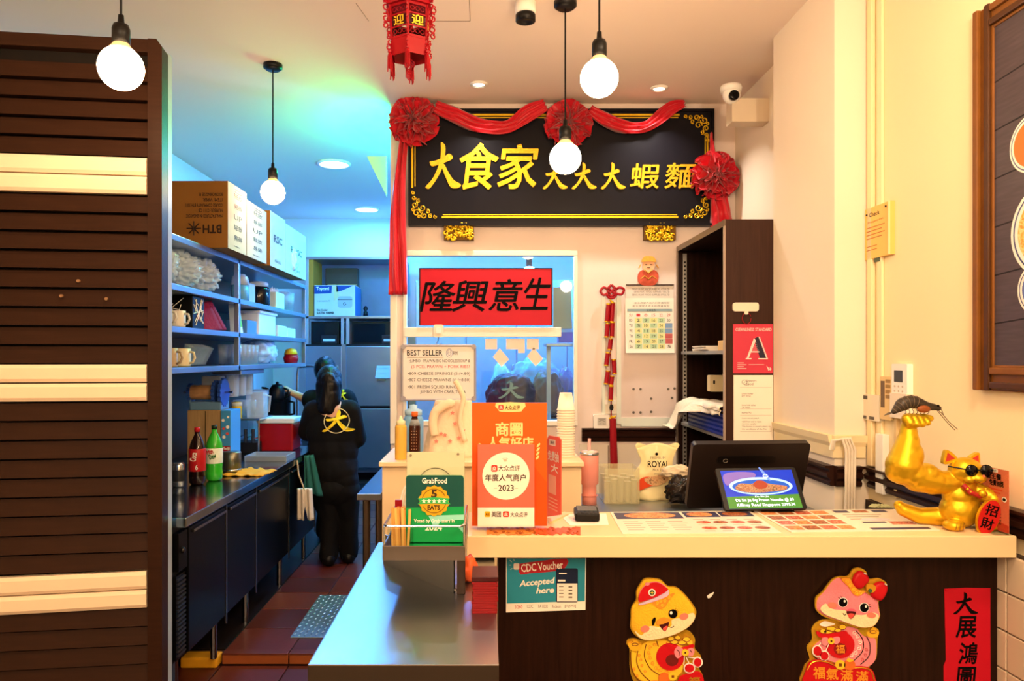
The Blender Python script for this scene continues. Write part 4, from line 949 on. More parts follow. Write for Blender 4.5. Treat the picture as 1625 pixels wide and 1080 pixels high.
bb2 = tag(crumple(px(1075,748,3.60), .06, (1.3,.7,.55), .3, 3, 4, 8).build('beige_bag', M('beige_film','#cfc0a4',.4,var=.1), None, True), 'crumpled beige paper bag on top of the dark bag', 'bag')
# paper cup stack
c = px(898,0,3.6); c.z = 1.006; pc = M('cup_white','#eee4cf',.5,var=.02); kk = 3.6/F
first = None
for i in range(19):
    g_ = 'paper cups stacked beside the window'
    if first is None:
        q = first = G().lathe([(0,.003),(9.8*kk,.003),(9.8*kk,0),(13.6*kk,26*kk),(14.6*kk,26.4*kk),(14.6*kk,28*kk),(13.2*kk,28*kk),(9.4*kk,2*kk)], (0,0,0), 22).rot(Matrix.Scale(-1,3,(0,0,1))).move((0,0,28*kk)).build('paper_cup', pc, None, True)
    else: q = first.copy(); COL.objects.link(q)
    q.location = (c.x, c.y, c.z+i*4.05*kk); tag(q, 'white paper cup in the tall upturned stack by the window', 'cup', g_)
# bottles on the cream cabinet
def bottle(name, label, x, y, d, prof, m, cap=None, capprof=None, s=1.0, z=None, cat='bottle', lab=None):
    c = px(x, y, d)
    if z is not None: c.z = z
    t_ = thing(name, label, cat, c); G().lathe([(r*s, h*s) for r, h in prof], c, 20).build('body', m, t_, True)
    if cap: G().lathe([(r*s, h*s) for r, h in capprof], c, 16).build('cap', cap, t_, True)
    return t_, c
yl_ = M('mustard_plastic','#e3b24e',.35,var=.04)
bottle('squeeze_bottle','yellow squeeze bottle at the left end of the cream cabinet',636,0,3.5,[(0,0),(.027,0),(.028,.006),(.028,.15),(.025,.16),(0,.165)],yl_,M('cream_cap','#eadfb4',.4),[(0,.16),(.022,.16),(.022,.18),(.01,.185),(.004,.205),(0,.205)],1,1.006)
t_, c = bottle('sauce_bottle','dark sauce bottle with orange cap right of the yellow squeeze bottle',658,0,3.52,[(0,0),(.026,0),(.027,.005),(.027,.15),(.016,.185),(.013,.2),(0,.2)],M('dark_sauce','#36150c',.15,var=.2),M('orange_cap','#e0692a',.4),[(0,.2),(.0155,.2),(.0155,.222),(0,.222)],1,1.006)
c2 = c; g = G()
for i in range(9):
    for j in range(3): g.lathe([(0,.028),(.0022,.0275)], c2+Vector(((j-1)*.011,0,.02+i*.014)), 6, 'y')
G().lathe([(.0274,.158),(.018,.186)], c, 20).build('clear_shoulder', plastic_film('pet','#cfe0ea',.4), t_, True); g.build('label_mark', M('label_mark','#b08a70',.5), t_)
# floral cloth bag
c = px(716,0,3.62); c.z = 1.006; tb_ = thing('cloth_tote', 'cream floral cloth bag with knotted handle on the cream cabinet', 'bag', c); fm = M('floral_cotton','#f0d8bc',.85,var=.08,bump=.2)
def tote(u, v_):
    a = 2*PI*u; w_ = (.135-.05*v_**1.3); dp = .09-.05*v_; n = .014*noise.noise(Vector((math.cos(a)*2.2, math.sin(a)*2.2, v_*3+4)))
    return c+Vector(((w_+n)*math.cos(a)+.01*v_, (dp+n)*math.sin(a), v_*.27))
cloth('bag', tote, 41, 18, fm, tb_, .003)
pts = sm([(690,690),(687,672),(690,655),(700,646),(712,640),(722,640)], 5, False); f = crop(3.53)
G().tube([f.pt(x,y,0) for x,y in pts], [.022]*(len(pts)-4)+[.02,.016,.012,.01], 10).build('handle', fm, tb_, True)
G().tube([f.pt(x,y,0) for x,y in sm([(738,700),(730,670),(733,645),(735,630),(727,612),(722,604)],4,False)], [.012]*21, 8).build('handle', fm, tb_, True)
fp = M('floral_print','#d8857a',.8)
f.polys('flower_print', [sm(star(x,y,4,2),2) for x,y in ((722,672),(700,688),(706,690),(714,700),(728,695),(718,655),(692,700),(735,683))], -.006,.001, fp, tb_)
c = px(656,0,3.80); c.z = 1.006; ks = thing('blue_jar', 'pale blue lidded jar behind the sauce bottle', 'jar', c); bj = M('jar_blue','#7fb4e0',.3,var=.1)
G().lathe([(0,0),(.05,0),(.052,.01),(.052,.16),(.04,.185),(0,.185)], c, 24).build('body', bj, ks, True); G().lathe([(0,.185),(.044,.185),(.044,.21),(.02,.218),(.02,.235),(0,.238)], c, 24).build('lid', M('lid_paleblue','#a8cdea',.35), ks, True)

# ================================================================== front of the counter: posters and figures
fd = 2.42-.0005; f = crop(fd)
vp = thing('voucher_poster', 'small turquoise voucher poster taped below the worktop', 'poster', px(865,970,fd))
G().prism([f.pt(x,y,0) for x,y in ((803,884),(930,885),(929,967),(803,971))], (0,-.0015,0)).build('sheet', paper, vp)
f.poly('turquoise_field', [(804,885),(929,885),(928,953),(804,957)], .0015,.0003, M('poster_teal','#2a8fa8',.5,var=.12,vscale=8), vp)
f.poly('red_band', sm([(824,894),(860,889),(899,885),(899,897),(886,905),(840,909),(826,911),(823,902)],2), .0018,.0003, M('band_red','#b0202c',.5), vp)
f.text('lettering','CDC Voucher',827,892,893,904,.0024,paper,vp,.02,rot=-.09); f.text('lettering','Accepted',825,918,879,930,.0024,paper,vp,.03,rot=-.1,slant=.25); f.text('lettering','here',852,931,879,940,.0024,paper,vp,.03,rot=-.06,slant=.25)
f.poly('phone', rrect(882,901,917,955,3), .0018,.0004, M('phone_navy','#17233f',.4), vp); f.rect('phone_screen',884,925,916,953.5,.0022,.0003,paper,vp)
for k in range(4):
    f.rect('screen_row',887,929+k*5.5,894,930.5+k*5.5,.0025,.0003,tan,vp); f.rect('screen_row',902,929+k*5.5,908,931.5+k*5.5,.0025,.0003,tan,vp)
f.rect('screen_title',887,908,899,910,.0022,.0003,paper,vp); f.rect('screen_title',885,919,897,922,.0022,.0003,paper,vp)
f.polys('ticket', [rrect(815,893,824,903,2)], .0022,.0004, M('ticket_white','#e8dcd0',.5), vp); f.line('spark', [[(812,891),(809,888)],[(811,896),(808,896)],[(816,889),(815,886)],[(813,901),(810,903)]], .0008,.002,paper,vp)
f.text('lettering','SG60',817,959,829,965,.0019,M('logo_red','#c8605c',.5),vp,.01)
for s_, x0, x1 in (('CDC',836,846),('PA HDB',854,869),('Redeem',876,890),('go.gov.sg',896,914)): f.text('lettering', s_, x0, 958.5, x1, 964, .0019, tan, vp)
# ----- yellow figure
def plaque(name, label, cx, cy_): return thing(name, label, 'decoration', px(cx, cy_, fd))
gl = M('foil_gold','#e0b030',.3,.6,var=.3,vscale=60); yw = M('plush_yellow','#f5bb1e',.85,var=.1,vscale=30,bump=.3,bscale=200,sheen=.4); crm = M('plush_cream','#f3dfae',.85,var=.08,vscale=30,bump=.3,bscale=200,sheen=.4)
blush = M('blush','#f2806a',.8); rr_ = M('card_red','#c4101c',.45,var=.08); wht = M('card_white','#f6efe6',.5); drk = M('card_line','#3a0f0c',.5); brw = M('card_brown','#7a3c10',.5); org = M('card_orange','#e8952a',.5,var=.2,vscale=60); ylw = M('card_yellow','#f2c530',.5); pnk = M('card_pink','#e88a94',.5,var=.05); lil = M('card_lilac','#d4b8d8',.5)
f = crop(fd, 970, 890, 5.68)
m1 = plaque('chick_plaque', 'yellow chick New Year plaque in a red cap on the counter front', 1055, 1080)
body = sm([(160,790),(135,740),(150,700),(210,690),(280,710),(350,700),(480,670),(590,620),(690,620),(750,690),(750,780),(800,840),(815,920),(790,960),(820,1020),(825,1110),(780,1180),(300,1180),(200,1080),(165,960)])
f.poly('backing', body, 0, .004, gl, m1)
f.poly('tail_body', sm([(180,800),(215,820),(240,780),(330,710),(420,700),(520,720),(640,760),(640,960),(560,1050),(420,1110),(300,1080),(210,1020),(180,940)]), .004, .003, ylw, m1)
f.line('scale_line', [sm(p,5,False) for p in ([(235,800),(225,900),(270,1000),(350,1075)],[(310,740),(295,850),(350,960),(440,1020)],[(405,710),(420,760)],[(170,810),(180,950),(230,1050),(300,1090)])], .0016, .0075, brw, m1)
g = G(); rng = random.Random(4)
def swirls(fr, name, centres, r, m_, par, h):
    L = []
    for x, y in centres:
        a0 = rng.random()*6; L.append([(x+r*(1-.7*k/12)*math.cos(a0+8*k/12), y+r*(1-.7*k/12)*math.sin(a0+8*k/12)) for k in range(13)])
    return fr.line(name, L, .0011, h, m_, par)
swirls(f,'swirl',[(345,765),(335,815),(345,865),(370,910),(400,950),(440,975),(385,740),(490,990)],20,org,m1,.0078); swirls(f,'swirl',[(260,880),(275,930),(300,985),(250,840)],15,org,m1,.0078); swirls(f,'swirl',[(205,960),(230,1020)],14,org,m1,.0078)
f.poly('ingot', sm([(145,735),(180,728),(200,700),(235,710),(240,735),(270,740),(250,790),(180,795)]), .006, .004, M('ingot_gold','#f5c030',.3,.2), m1); f.line('ingot_line',[ell(208,738,28,12,16)+[ell(208,738,28,12,16)[0]]],.0012,.0105,brw,m1)
f.poly('drum', ell(525,850,125,122,36), .007, .004, rr_, m1); f.poly('drum_mark', ell(540,880,58,52,24), .011, .0004, M('mark_brown','#6a1410',.6,var=.4,vscale=120), m1)
f.poly('bag_top', sm([(490,720),(520,740),(620,765),(720,735),(735,760),(640,790),(540,790),(495,750)]), .011, .002, rr_, m1)
f.polys('coin', [ell(530,685,28,22,16),ell(590,675,26,20,16),ell(670,690,34,22,16),(ell(630,720,36,20,16)),ell(560,715,34,18,16),ell(700,720,26,18,16)], .009, .003, ylw, m1); f.line('coin_line', [ell(530,685,28,22,16),ell(590,675,26,20,16),ell(670,690,34,22,16),ell(630,720,36,20,16),ell(560,715,34,18,16)], .001, .0122, brw, m1)
f.polys('bow', [sm([(560,790),(590,755),(640,780),(640,820),(590,860),(565,830)]),sm([(670,790),(710,765),(740,790),(720,840),(680,830)])], .011, .003, pnk, m1); f.poly('bow_coin', ell(655,806,32,30,20), .014, .003, ylw, m1); f.poly('coin_hole', rrect(647,798,663,814,2), .017, .0004, drk, m1); f.line('bow_line',[[(580,780),(605,800),(600,840)],[(700,785),(715,805)]],.0012,.0145,drk,m1)
f.polys('lantern', [ell(695,950,52,46,20),ell(770,895,45,48,20)], .011, .002, wht, m1); f.polys('lantern_red', [ell(695,948,42,36,20),ell(768,895,34,38,20)], .013, .002, rr_, m1); f.line('cord',[[(650,835),(645,920)],[(665,850),(690,905)],[(680,850),(745,860)]],.0016,.0125,wht,m1)
f.poly('scroll', sm([(600,1040),(680,1000),(780,980),(822,1040),(815,1130),(700,1180),(600,1170)]), .009, .003, rr_, m1); f.polys('coin', [ell(545,1020,40,38,20)], .012, .003, ylw, m1); f.poly('coin_hole', rrect(533,1009,556,1032,2), .015, .0004, brw, m1); f.poly('fruit', ell(470,1040,52,50,20), .010, .003, M('fruit_orange','#e0702a',.4), m1); f.text('lettering','福',690,1030,790,1090,.0124,gl,m1,.02)
f.poly('left_scroll', sm([(330,1075),(420,1070),(420,1130),(320,1130)]), .009, .002, rr_, m1)
head = sm([(165,500),(170,400),(212,330),(215,250),(260,170),(290,140),(340,135),(430,148),(495,205),(570,215),(650,280),(740,400),(748,470),(700,560),(600,620),(480,670),(320,697),(220,660),(165,590)])
f.poly('head_rim', head, .013, .006, gl, m1)
def shrink(pts, k, dx=0, dy=0):
    cx = sum(p[0] for p in pts)/len(pts); cyy = sum(p[1] for p in pts)/len(pts); return [(cx+(x-cx)*k+dx, cyy+(y-cyy)*k+dy) for x, y in pts]
def pillow(fr, name, pts, h, puff, m_, par):
    v = [fr.pt(x, y, h) for x, y in pts]; q = []; n = len(pts); g_ = G(); rings = [pts]
    for k in (.94,.84,.66,.42): rings.append(shrink(pts, k))
    hs = [0,.5,.8,.95,1.0]; vv = []
    for r_, hh in zip(rings, hs): vv += [fr.pt(x, y, h+puff*hh) for x, y in r_]
    for i in range(4):
        for k in range(n): q.append((i*n+k, i*n+(k+1) % n, (i+1)*n+(k+1) % n, (i+1)*n+k))
    q.append(tuple(range(4*n, 5*n))); return obj(name, vv, q, m_, par, True)
pillow(f,'face',shrink(head,.955),.019,.008,yw,m1)
low = sm([(200,600),(260,640),(330,560),(430,570),(520,560),(530,500),(620,480),(710,440),(735,480),(690,550),(600,610),(480,655),(320,683),(235,655)])
f.poly('muzzle', low, .0262, .001, crm, m1)
f.polys('cheek', [ell(288,582,40,30,20,-.2),ell(635,472,40,30,20,-.3)], .0274, .0006, blush, m1)
f.poly('eye', ell(537,447,40,40,24), .0272, .0012, ink, m1); f.poly('eye_glint', ell(520,438,12,15,14), .0286, .0005, wht, m1); f.poly('wink', sm([(352,545),(350,505),(372,480),(385,490),(375,530),(360,555)]), .0272, .001, ink, m1); f.line('lash', [[(555,412),(562,402)],[(568,418),(580,410)],[(572,430),(585,428)]], .0009, .028, ink, m1)
f.poly('mouth', sm([(415,545),(450,540),(500,520),(495,560),(470,600),(445,590)]), .0274, .0008, M('mouth_dark','#4a0c10',.5), m1); f.poly('tongue', sm([(450,572),(480,555),(490,565),(470,595),(452,590)]), .0283, .0005, M('tongue_red','#e05048',.5), m1); f.poly('beak', sm([(390,540),(400,505),(440,480),(490,485),(520,500),(490,518),(440,535)]), .0284, .003, org, m1); f.line('smile', [sm([(500,560),(525,570),(545,555)],4,False)], .0012, .0276, ink, m1)
f.poly('cap_brim', sm([(230,360),(300,330),(400,290),(490,230),(500,260),(480,290),(380,330),(260,365)],3), .027, .004, lil, m1); f.poly('cap', sm([(232,335),(235,270),(270,210),(330,170),(400,165),(460,200),(488,232),(400,285),(300,322)],4), .026, .007, rr_, m1); f.poly('cap_trim', sm([(350,345),(430,310),(530,265),(550,270),(500,330),(470,380),(420,405),(370,365)],3), .026, .003, org, m1); swirls(f,'swirl',[(400,350),(440,370),(460,330),(500,300),(425,330)],16,ylw,m1,.0295)
f.poly('cap_badge', ell(346,252,32,32,20), .033, .002, wht, m1); f.poly('badge_core', ell(346,252,22,22,20), .035, .001, M('badge_green','#3a5a3a',.5), m1); f.line('badge_cross', [[(332,252),(360,252)],[(346,238),(346,266)]], .0012,.0365, ylw, m1); f.poly('cap_button', ell(305,178,20,13), .03, .004, pnk, m1); f.line('cap_line', [sm([(232,340),(236,268),(272,208),(330,168),(402,163),(462,198),(490,230)],4,False)], .0016, .0315, pnk, m1)
# ----- pink figure
f = crop(fd, 1260, 880, 5.4)
m2 = plaque('pink_figure_plaque', 'pink New Year plaque with red hair bow on the counter front', 1338, 1080)
body = sm([(150,620),(240,550),(420,560),(540,600),(640,600),(720,640),(710,720),(700,880),(640,960),(690,1060),(690,1140),(90,1140),(80,960),(130,890),(105,790),(150,720)])
f.poly('backing', body, 0, .004, gl, m2); f.poly('tail_body', sm([(440,610),(560,640),(640,700),(690,720),(690,880),(620,950),(480,960),(300,900),(180,870),(160,780),(300,680)]), .004, .003, pnk, m2)
f.line('scale_line', [sm(p,5,False) for p in ([(520,640),(580,720),(575,820),(500,900)],[(610,690),(640,760),(630,860),(560,930)],[(160,860),(250,920),(380,930)])], .0016, .0075, drk, m2)
swirls(f,'swirl',[(510,660),(540,690),(555,740),(545,790),(515,830),(480,850)],20,wht,m2,.0078); swirls(f,'swirl',[(610,800),(600,850),(575,890)],16,M('card_rose','#c85a60',.5),m2,.0078)
f.poly('ingot', sm([(612,650),(640,645),(655,612),(685,620),(692,645),(715,655),(695,695),(625,695)]), .006, .004, M('ingot_gold','#f5c030',.3,.2), m2); f.line('ingot_line',[ell(664,650,28,12,16)],.0012,.0105,brw,m2); f.poly('gold_leaf', sm([(540,630),(620,620),(610,690),(580,680)]), .005,.002, M('olive_gold','#b89018',.5), m2)
f.poly('drum', ell(385,760,120,115,36), .007, .004, rr_, m2); f.poly('drum_mark', ell(382,795,56,52,24), .011, .0004, M('mark_red2','#8a1414',.6), m2); f.text('lettering','福',345,758,420,830,.0118,org,m2,.01)
f.poly('bag_top', sm([(180,640),(260,665),(420,640),(430,665),(300,700),(200,690)]), .011, .002, rr_, m2); f.polys('coin', [ell(235,640,28,20,16),ell(300,620,40,22,16),ell(400,605,30,22,16),ell(360,632,28,16,16),ell(275,645,34,16,16)], .009, .004, ylw, m2); f.line('coin_line', [ell(235,640,28,20,16),ell(300,620,40,22,16),ell(400,605,30,22,16),ell(360,632,28,16,16)], .001, .0132, brw, m2); f.poly('cloud', sm([(210,590),(250,560),(300,570),(340,585),(260,605)]), .007,.003,wht,m2)
f.polys('bow', [sm([(225,700),(270,695),(280,725),(260,760),(225,750)]),sm([(320,695),(370,690),(375,725),(345,750),(320,735)])], .012, .003, pnk, m2); f.poly('bow_coin', ell(298,720,28,27,20), .015, .003, ylw, m2); f.poly('coin_hole', rrect(290,712,306,728,2), .018, .0004, drk, m2)
f.polys('lantern', [ell(185,810,45,50,20),ell(245,850,42,44,20)], .011, .002, wht, m2); f.polys('lantern_red', [ell(185,808,34,40,20),ell(245,850,33,35,20)], .013, .002, rr_, m2); f.line('cord',[[(215,740),(195,770)],[(285,745),(255,815)]],.0016,.0125,wht,m2)
f.poly('scroll', sm([(95,960),(140,895),(250,890),(400,950),(560,940),(650,970),(680,1050),(670,1140),(100,1140)]), .009, .004, rr_, m2); f.line('scroll_rim', [sm([(100,970),(145,905),(250,900),(400,958),(560,950),(640,980),(668,1060)],4,False)], .0018, .0135, gl, m2)
for k,(s_,x) in enumerate((('招',150),('财',262),('进',385),('宝',515))): f.text('lettering', '福氣滿滿'[k], x, 945+k*12, x+100, 1045+k*10, .0136, org, m2, .02)
f.polys('coin', [ell(378,925,44,40,20)], .013, .003, ylw, m2); f.poly('coin_hole', rrect(364,912,390,938,2), .016, .0004, brw, m2); f.poly('fruit', ell(458,925,48,46,20), .013, .003, M('fruit_orange','#e0702a',.4), m2); f.poly('leaf', sm([(430,885),(445,865),(470,875),(490,885),(455,900)]), .016,.001, ylw, m2)
head = sm([(160,430),(165,350),(220,300),(300,200),(360,170),(440,165),(480,110),(530,95),(590,125),(620,190),(700,185),(765,225),(765,290),(735,350),(700,380),(705,460),(710,510),(660,590),(560,612),(470,590),(330,545),(230,510),(180,470)])
f.poly('head_rim', head, .013, .006, gl, m2)
face = sm([(172,430),(180,360),(235,300),(310,205),(370,185),(450,240),(490,310),(560,290),(620,330),(690,380),(698,450),(705,510),(655,585),(560,605),(470,582),(330,535),(235,500),(185,460)])
pillow(f,'face',face,.019,.008,M('plush_pink','#f0828e',.85,var=.08,vscale=30,bump=.3,bscale=200,sheen=.4),m2)
f.poly('muzzle', sm([(195,440),(240,395),(300,440),(400,450),(450,480),(560,490),(640,470),(690,500),(650,578),(560,596),(470,574),(340,526),(245,490)]), .0262, .001, crm, m2)
f.polys('cheek', [ell(295,408,40,26,20,.1),ell(625,492,40,24,20,.1)], .0274, .0006, blush, m2)
for x, y in ((385,383),(565,428)): f.poly('eye_white', ell(x,y,42,42,24), .027,.0006, wht, m2); f.poly('eye', ell(x,y,36,37,24), .0276, .0012, ink, m2); f.poly('eye_glint', ell(x+12,y-12,9,11,12), .029, .0005, wht, m2)
f.line('lash', [[(360,350),(345,338)],[(375,342),(368,330)],[(600,405),(615,398)],[(605,420),(622,420)]], .0009, .028, ink, m2)
f.poly('mouth', sm([(415,460),(460,450),(495,470),(470,510),(445,522),(425,490)]), .0274, .0008, M('mouth_dark','#4a0c10',.5), m2); f.poly('tongue', sm([(425,485),(455,475),(480,485),(460,512),(443,518)]), .0283, .0005, M('tongue_red','#e05048',.5), m2); f.poly('nose', sm([(410,452),(440,435),(480,440),(495,460),(460,455)]), .0283,.002,M('nose_rose','#d8607a',.5),m2); f.line('smile', [sm([(385,475),(395,488),(412,485)],4,False)], .0012, .0276, ink, m2)
f.poly('hair_trim', sm([(370,185),(440,180),(470,230),(520,280),(570,285),(550,310),(510,328),(470,310),(430,250)],3), .026, .003, org, m2); swirls(f,'swirl',[(420,205),(445,235),(475,275),(500,300),(530,300)],16,ylw,m2,.0295)
pillow(f,'bow_loop',sm([(465,220),(485,150),(530,118),(585,140),(612,195),(570,245),(540,272),(490,262)]),.022,.012,rr_,m2); pillow(f,'bow_loop',sm([(640,245),(680,215),(730,210),(765,250),(755,310),(715,370),(660,360),(625,320)]),.022,.012,rr_,m2)
f.poly('bow_knot', sm([(575,230),(610,220),(650,240),(645,280),(610,295),(575,275)]), .03, .006, M('knot_gold','#e0a028',.3,.4), m2); f.poly('bow_bead', ell(602,275,16), .036,.003, M('badge_green','#3a5a3a',.5), m2); f.line('glint', [[(555,130),(572,140)],[(730,220),(745,232)]], .002,.0345, wht, m2)
# ----- couplet
f = crop(fd, 1480, 880, 5.4)
cp2 = thing('red_couplet', 'vertical red couplet strip with black brush characters at the counter end', 'couplet', px(1536,1080,fd))
f.poly('paper', [(98,290),(280,280),(492,283),(492,700),(494,1180),(95,1180),(92,950),(112,900),(105,600)], 0, .0015, redp, cp2)
f.poly('folded_edge', [(104,296),(180,296),(186,306),(110,312)], .0015,.003, redp, cp2)
da(f,'character',195,318,382,505,.0015,.0006,ink,cp2)
for s_,b in (('展',(205,525,372,705)),('鴻',(225,750,380,930)),('圖',(210,960,360,1120))): f.text('character', s_, *b, .0022, ink, cp2, .02, slant=.1)
f2 = crop(fd); tag(f2.poly('tape_scrap', sm([(1122,945),(1128,941),(1133,939),(1129,946),(1124,949)],2), 0,.0008, white, None), 'tiny torn white tape scrap between the two plaques', 'scrap')
# ================================================================== steel table in the foreground
TZ = .85; TD0, TD1 = 1.545, 2.56
tx0, tx1 = -.368, .027
stb = thing('steel_table', 'low polished steel table in front of the service counter', 'table', (-.17,2.05,0))
tops = M('polished_steel','#9aa0a8',.30,1,var=.08,vscale=5,bump=.03,bscale=14)
G().box(tx0,tx1,TD0,TD1,TZ-.003,TZ,.001).build('top', tops, stb)
fs = M('edge_steel','#6b5f54',.3,.9,var=.1)
G().box(tx0,tx1,TD0-.002,TD0+.002,TZ-.06,TZ-.001,.001).build('apron', fs, stb); G().box(tx0-.002,tx0+.002,TD0,TD1,TZ-.06,TZ-.001).build('apron', fs, stb)
for x in (tx0+.02,tx1-.05):
    for y in (TD0+.03,TD1-.05): G().tube([(x+.015,y,0),(x+.015,y,TZ-.004)], .016, 12).build('leg', fs, stb)
# tray with wire rail on a panel
d0 = 2.0
tr = thing('steel_tray', 'raised steel tray with wire rail standing on the low steel table', 'tray', px(672,943,d0))
ax0, ax1 = (607-VX)/F*d0, (738-VX)/F*d0; zt = CZ-(866-VY)/F*d0; zb = CZ-(889-VY)/F*d0
G().box(ax0,ax1,d0,d0+.003,zb,zt,.001).build('front_lip', fs, tr); G().box(ax0,ax1,d0+.003,d0+.30,zb,zb+.003).build('floor_plate', steel, tr)
G().box(ax0,ax0+.003,d0+.003,d0+.30,zb+.003,zt).build('side_lip', fs, tr); G().box(ax1-.003,ax1,d0+.003,d0+.30,zb+.003,zt).build('side_lip', fs, tr); G().box(ax0,ax1,d0+.297,d0+.30,zb+.003,zt).build('back_lip', fs, tr)
zr = zt+.052; G().tube([(ax0+.003,d0+.28,zt),(ax0+.003,d0+.28,zr),(ax0+.003,d0+.02,zr),(ax0+.012,d0+.006,zr),(ax1-.012,d0+.006,zr),(ax1-.003,d0+.02,zr),(ax1-.003,d0+.28,zr),(ax1-.003,d0+.28,zt)], .0035, 8).build('wire_rail', steel, tr)
for x in (ax0+.003,ax1-.003): G().tube([(x,d0+.01,zt-.005),(x,d0+.01,zr)], .003, 8).build('rail_post', steel, tr)
a = Vector((-.317,2.295,0)); b = Vector((-.087,2.01,0))
G().prism([(a.x,a.y,TZ+.0),(b.x,b.y,TZ),(b.x,b.y,zb),(a.x,a.y,zb)], (.004,.004,0)).build('support_panel', steel2, tr)
G().box(ax1-.022,ax1,d0,d0+.02,TZ,zb,.001).build('post', M('dark_post','#3a2c24',.35,.6), tr)
G().ball((ax1-.026,d0+.0,TZ+.012), .005, 1).build('bolt', steel, tr)
# food award sign in the tray
gs = thing('green_award_sign', 'green delivery award sign with gold five star badge in the tray', 'sign', px(690,864,2.06)); d = 2.06; f = crop(d)
zb2 = zb+.003
f.poly('card_dark', [*rrect(644,754,736,805,5)[:10], (644,805)] if False else rrect(644,754,736,862,5), -.006,.006, M('sign_green','#0f9a50',.4,var=.04), gs)
f.poly('card_teal', [(644,805),(644,759),(646,755),(649,754),(731,754),(734,755),(736,759),(736,803)], 0,.0008, M('sign_teal','#0c4a44',.4,var=.05), gs)
f.rect('foot', 644,860,736,884,-.006,.006, M('sign_green','#0f9a50',.4), gs)
f.text('lettering','GrabFood',670,758,709,766.5,.001,paper,gs,.02)
bd = M('badge_gold','#e0a823',.35,.2,var=.1)
f.poly('badge', star(689,794,25,22.5,14), .0008,.003, bd, gs); f.line('badge_ring',[ell(689,794,19,19,28)[1:13], ell(689,794,19,19,28)[15:27]],.0009,.004,M('badge_brown','#3a2a0c',.5),gs)
f.text('lettering','5',685,777,693,788,.0042,M('badge_brown','#3a2a0c',.5),gs,.04); f.text('lettering','EATS',679,801,698,808,.0042,M('badge_brown','#3a2a0c',.5),gs,.04)
f.poly('star_band', [(663,790),(689,788),(714,790),(711,795),(715,799),(689,798),(663,799),(667,795)], .0038,.0012, M('band_green','#2fae5c',.4), gs); f.polys('star', [star(673+k*8,794,3.8,1.7) for k in range(5)], .0052,.0006, paper, gs)
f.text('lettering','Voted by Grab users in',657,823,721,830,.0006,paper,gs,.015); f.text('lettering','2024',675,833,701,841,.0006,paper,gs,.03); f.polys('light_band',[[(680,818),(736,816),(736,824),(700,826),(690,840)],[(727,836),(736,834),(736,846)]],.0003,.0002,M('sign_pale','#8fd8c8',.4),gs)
# clear leaflet holder behind
wh = thing('leaflet_holder', 'white backed leaflet holder behind the green award sign', 'holder', px(690,860,2.14)); f = crop(2.14)
f.poly('back_card', rrect(646,717,737,866,2), -.003,.003, M('holder_cream','#f3e2c2',.5,var=.02), wh); f.rect('acrylic', 645,716,738,866,.0005,.002, clear, wh)
f.rect('foot', 645,864,738,878,-.02,.03, clear, wh); f.line('arc', [[(691+27*math.cos(a_),768-26*math.sin(a_)) for a_ in [PI*i/18 for i in range(19)]]], .0009,.001,M('arc_brown','#4a382c',.5),wh); f.polys('rivet', [ell(652,722,2),ell(727,720,2)], .0026,.001, M('rivet','#8a7a66',.4), wh)
# chopstick sleeves in a clear box
cbx = thing('cutlery_box', 'clear plastic box of orange paper chopsticks in the tray', 'box', px(638,866,2.03)); c = px(637,0,2.06); zz = zb2
for bx_ in ((-.035,-.033,-.03,.03),(.033,.035,-.03,.03),(-.035,.035,-.03,-.028),(-.035,.035,.028,.03)): G().box(c.x+bx_[0],c.x+bx_[1],c.y+bx_[2],c.y+bx_[3],zz,zz+.075).build('wall', clear, cbx)
G().box(c.x-.035,c.x+.035,c.y-.03,c.y+.03,zz,zz+.003).build('base', clear, cbx)
proto = None; chm = [M('chopstick_sleeve','#e8b060',.6,var=.2,vscale=30), M('chopstick_tan','#d8964a',.6,var=.2)]
rng = random.Random(9)
for i in range(14):
    o = G().box(-.0035,.0035,-.0025,.0025,0,.115+.012*rng.random()).rot(Ry(rng.uniform(-.06,.06)) @ Rx(rng.uniform(-.04,.04))).move((c.x-.022+.0068*(i % 7), c.y-.012+.02*(i//7), zz+.004)).build('chopsticks', chm[i % 2])
    tag(o, 'paper sleeved chopsticks standing in the clear tray box', 'chopsticks', 'chopsticks in the tray box')
st_ = thing('drinking_straw', 'white bent straws with red wrapper behind the chopsticks', 'straw', px(640,860,2.12))
for k in range(3): G().tube([px(626+k*3,858,2.16), px(634+k*4,800,2.14), px(640+k*4,778,2.14), px(644+k*3,770,2.14)], .0028, 6).build('tube', white, st_)
crop(2.11).rect('red_wrapper', 627,793,638,807,-.004,.006, redd, st_)
np_ = tag(G().box(-.05,.05,-.012,.012,0,.02,.004).move((px(690,0,2.03).x,2.035,zb2)).build('wrapped_toothpicks', M('sachet','#b8c078',.5,var=.2,vscale=40)), 'pale green sachet lying before the award sign', 'sachet')
# red packets stack and orange bag at the right end of the steel table
c = Vector((-.002,1.90,TZ)); rk = random.Random(3); pk0 = None
for i in range(13):
    if pk0 is None: q = pk0 = G().box(-.031,.031,-.05,.05,0,.0058,.001).build('red_packet', M('packet_red','#7e0a10',.45,var=.15))
    else: q = pk0.copy(); COL.objects.link(q)
    q.location = (c.x+rk.uniform(-.002,.002), c.y, c.z+i*.006); q.rotation_euler = (0,0,rk.uniform(-.04,.04)); tag(q, 'red packet in the stack at the right end of the steel table', 'red packet', 'stacked red packets on the steel table')
q = tag(G().box(-.033,.033,-.05,.05,0,.012,.002).move((c.x,c.y,c.z+.079)).build('card_box', M('dark_red_box','#3a0a0c',.4,var=.3)), 'dark box lying on top of the red packet stack', 'box')
tag(crumple((-.05,2.12,TZ+.032), .04, (.7,.9,1.0), .3, 3, 3, 4).build('orange_bag', M('orange_film','#d8582a',.4), None, True), 'crumpled orange bag behind the red packet stack', 'bag')
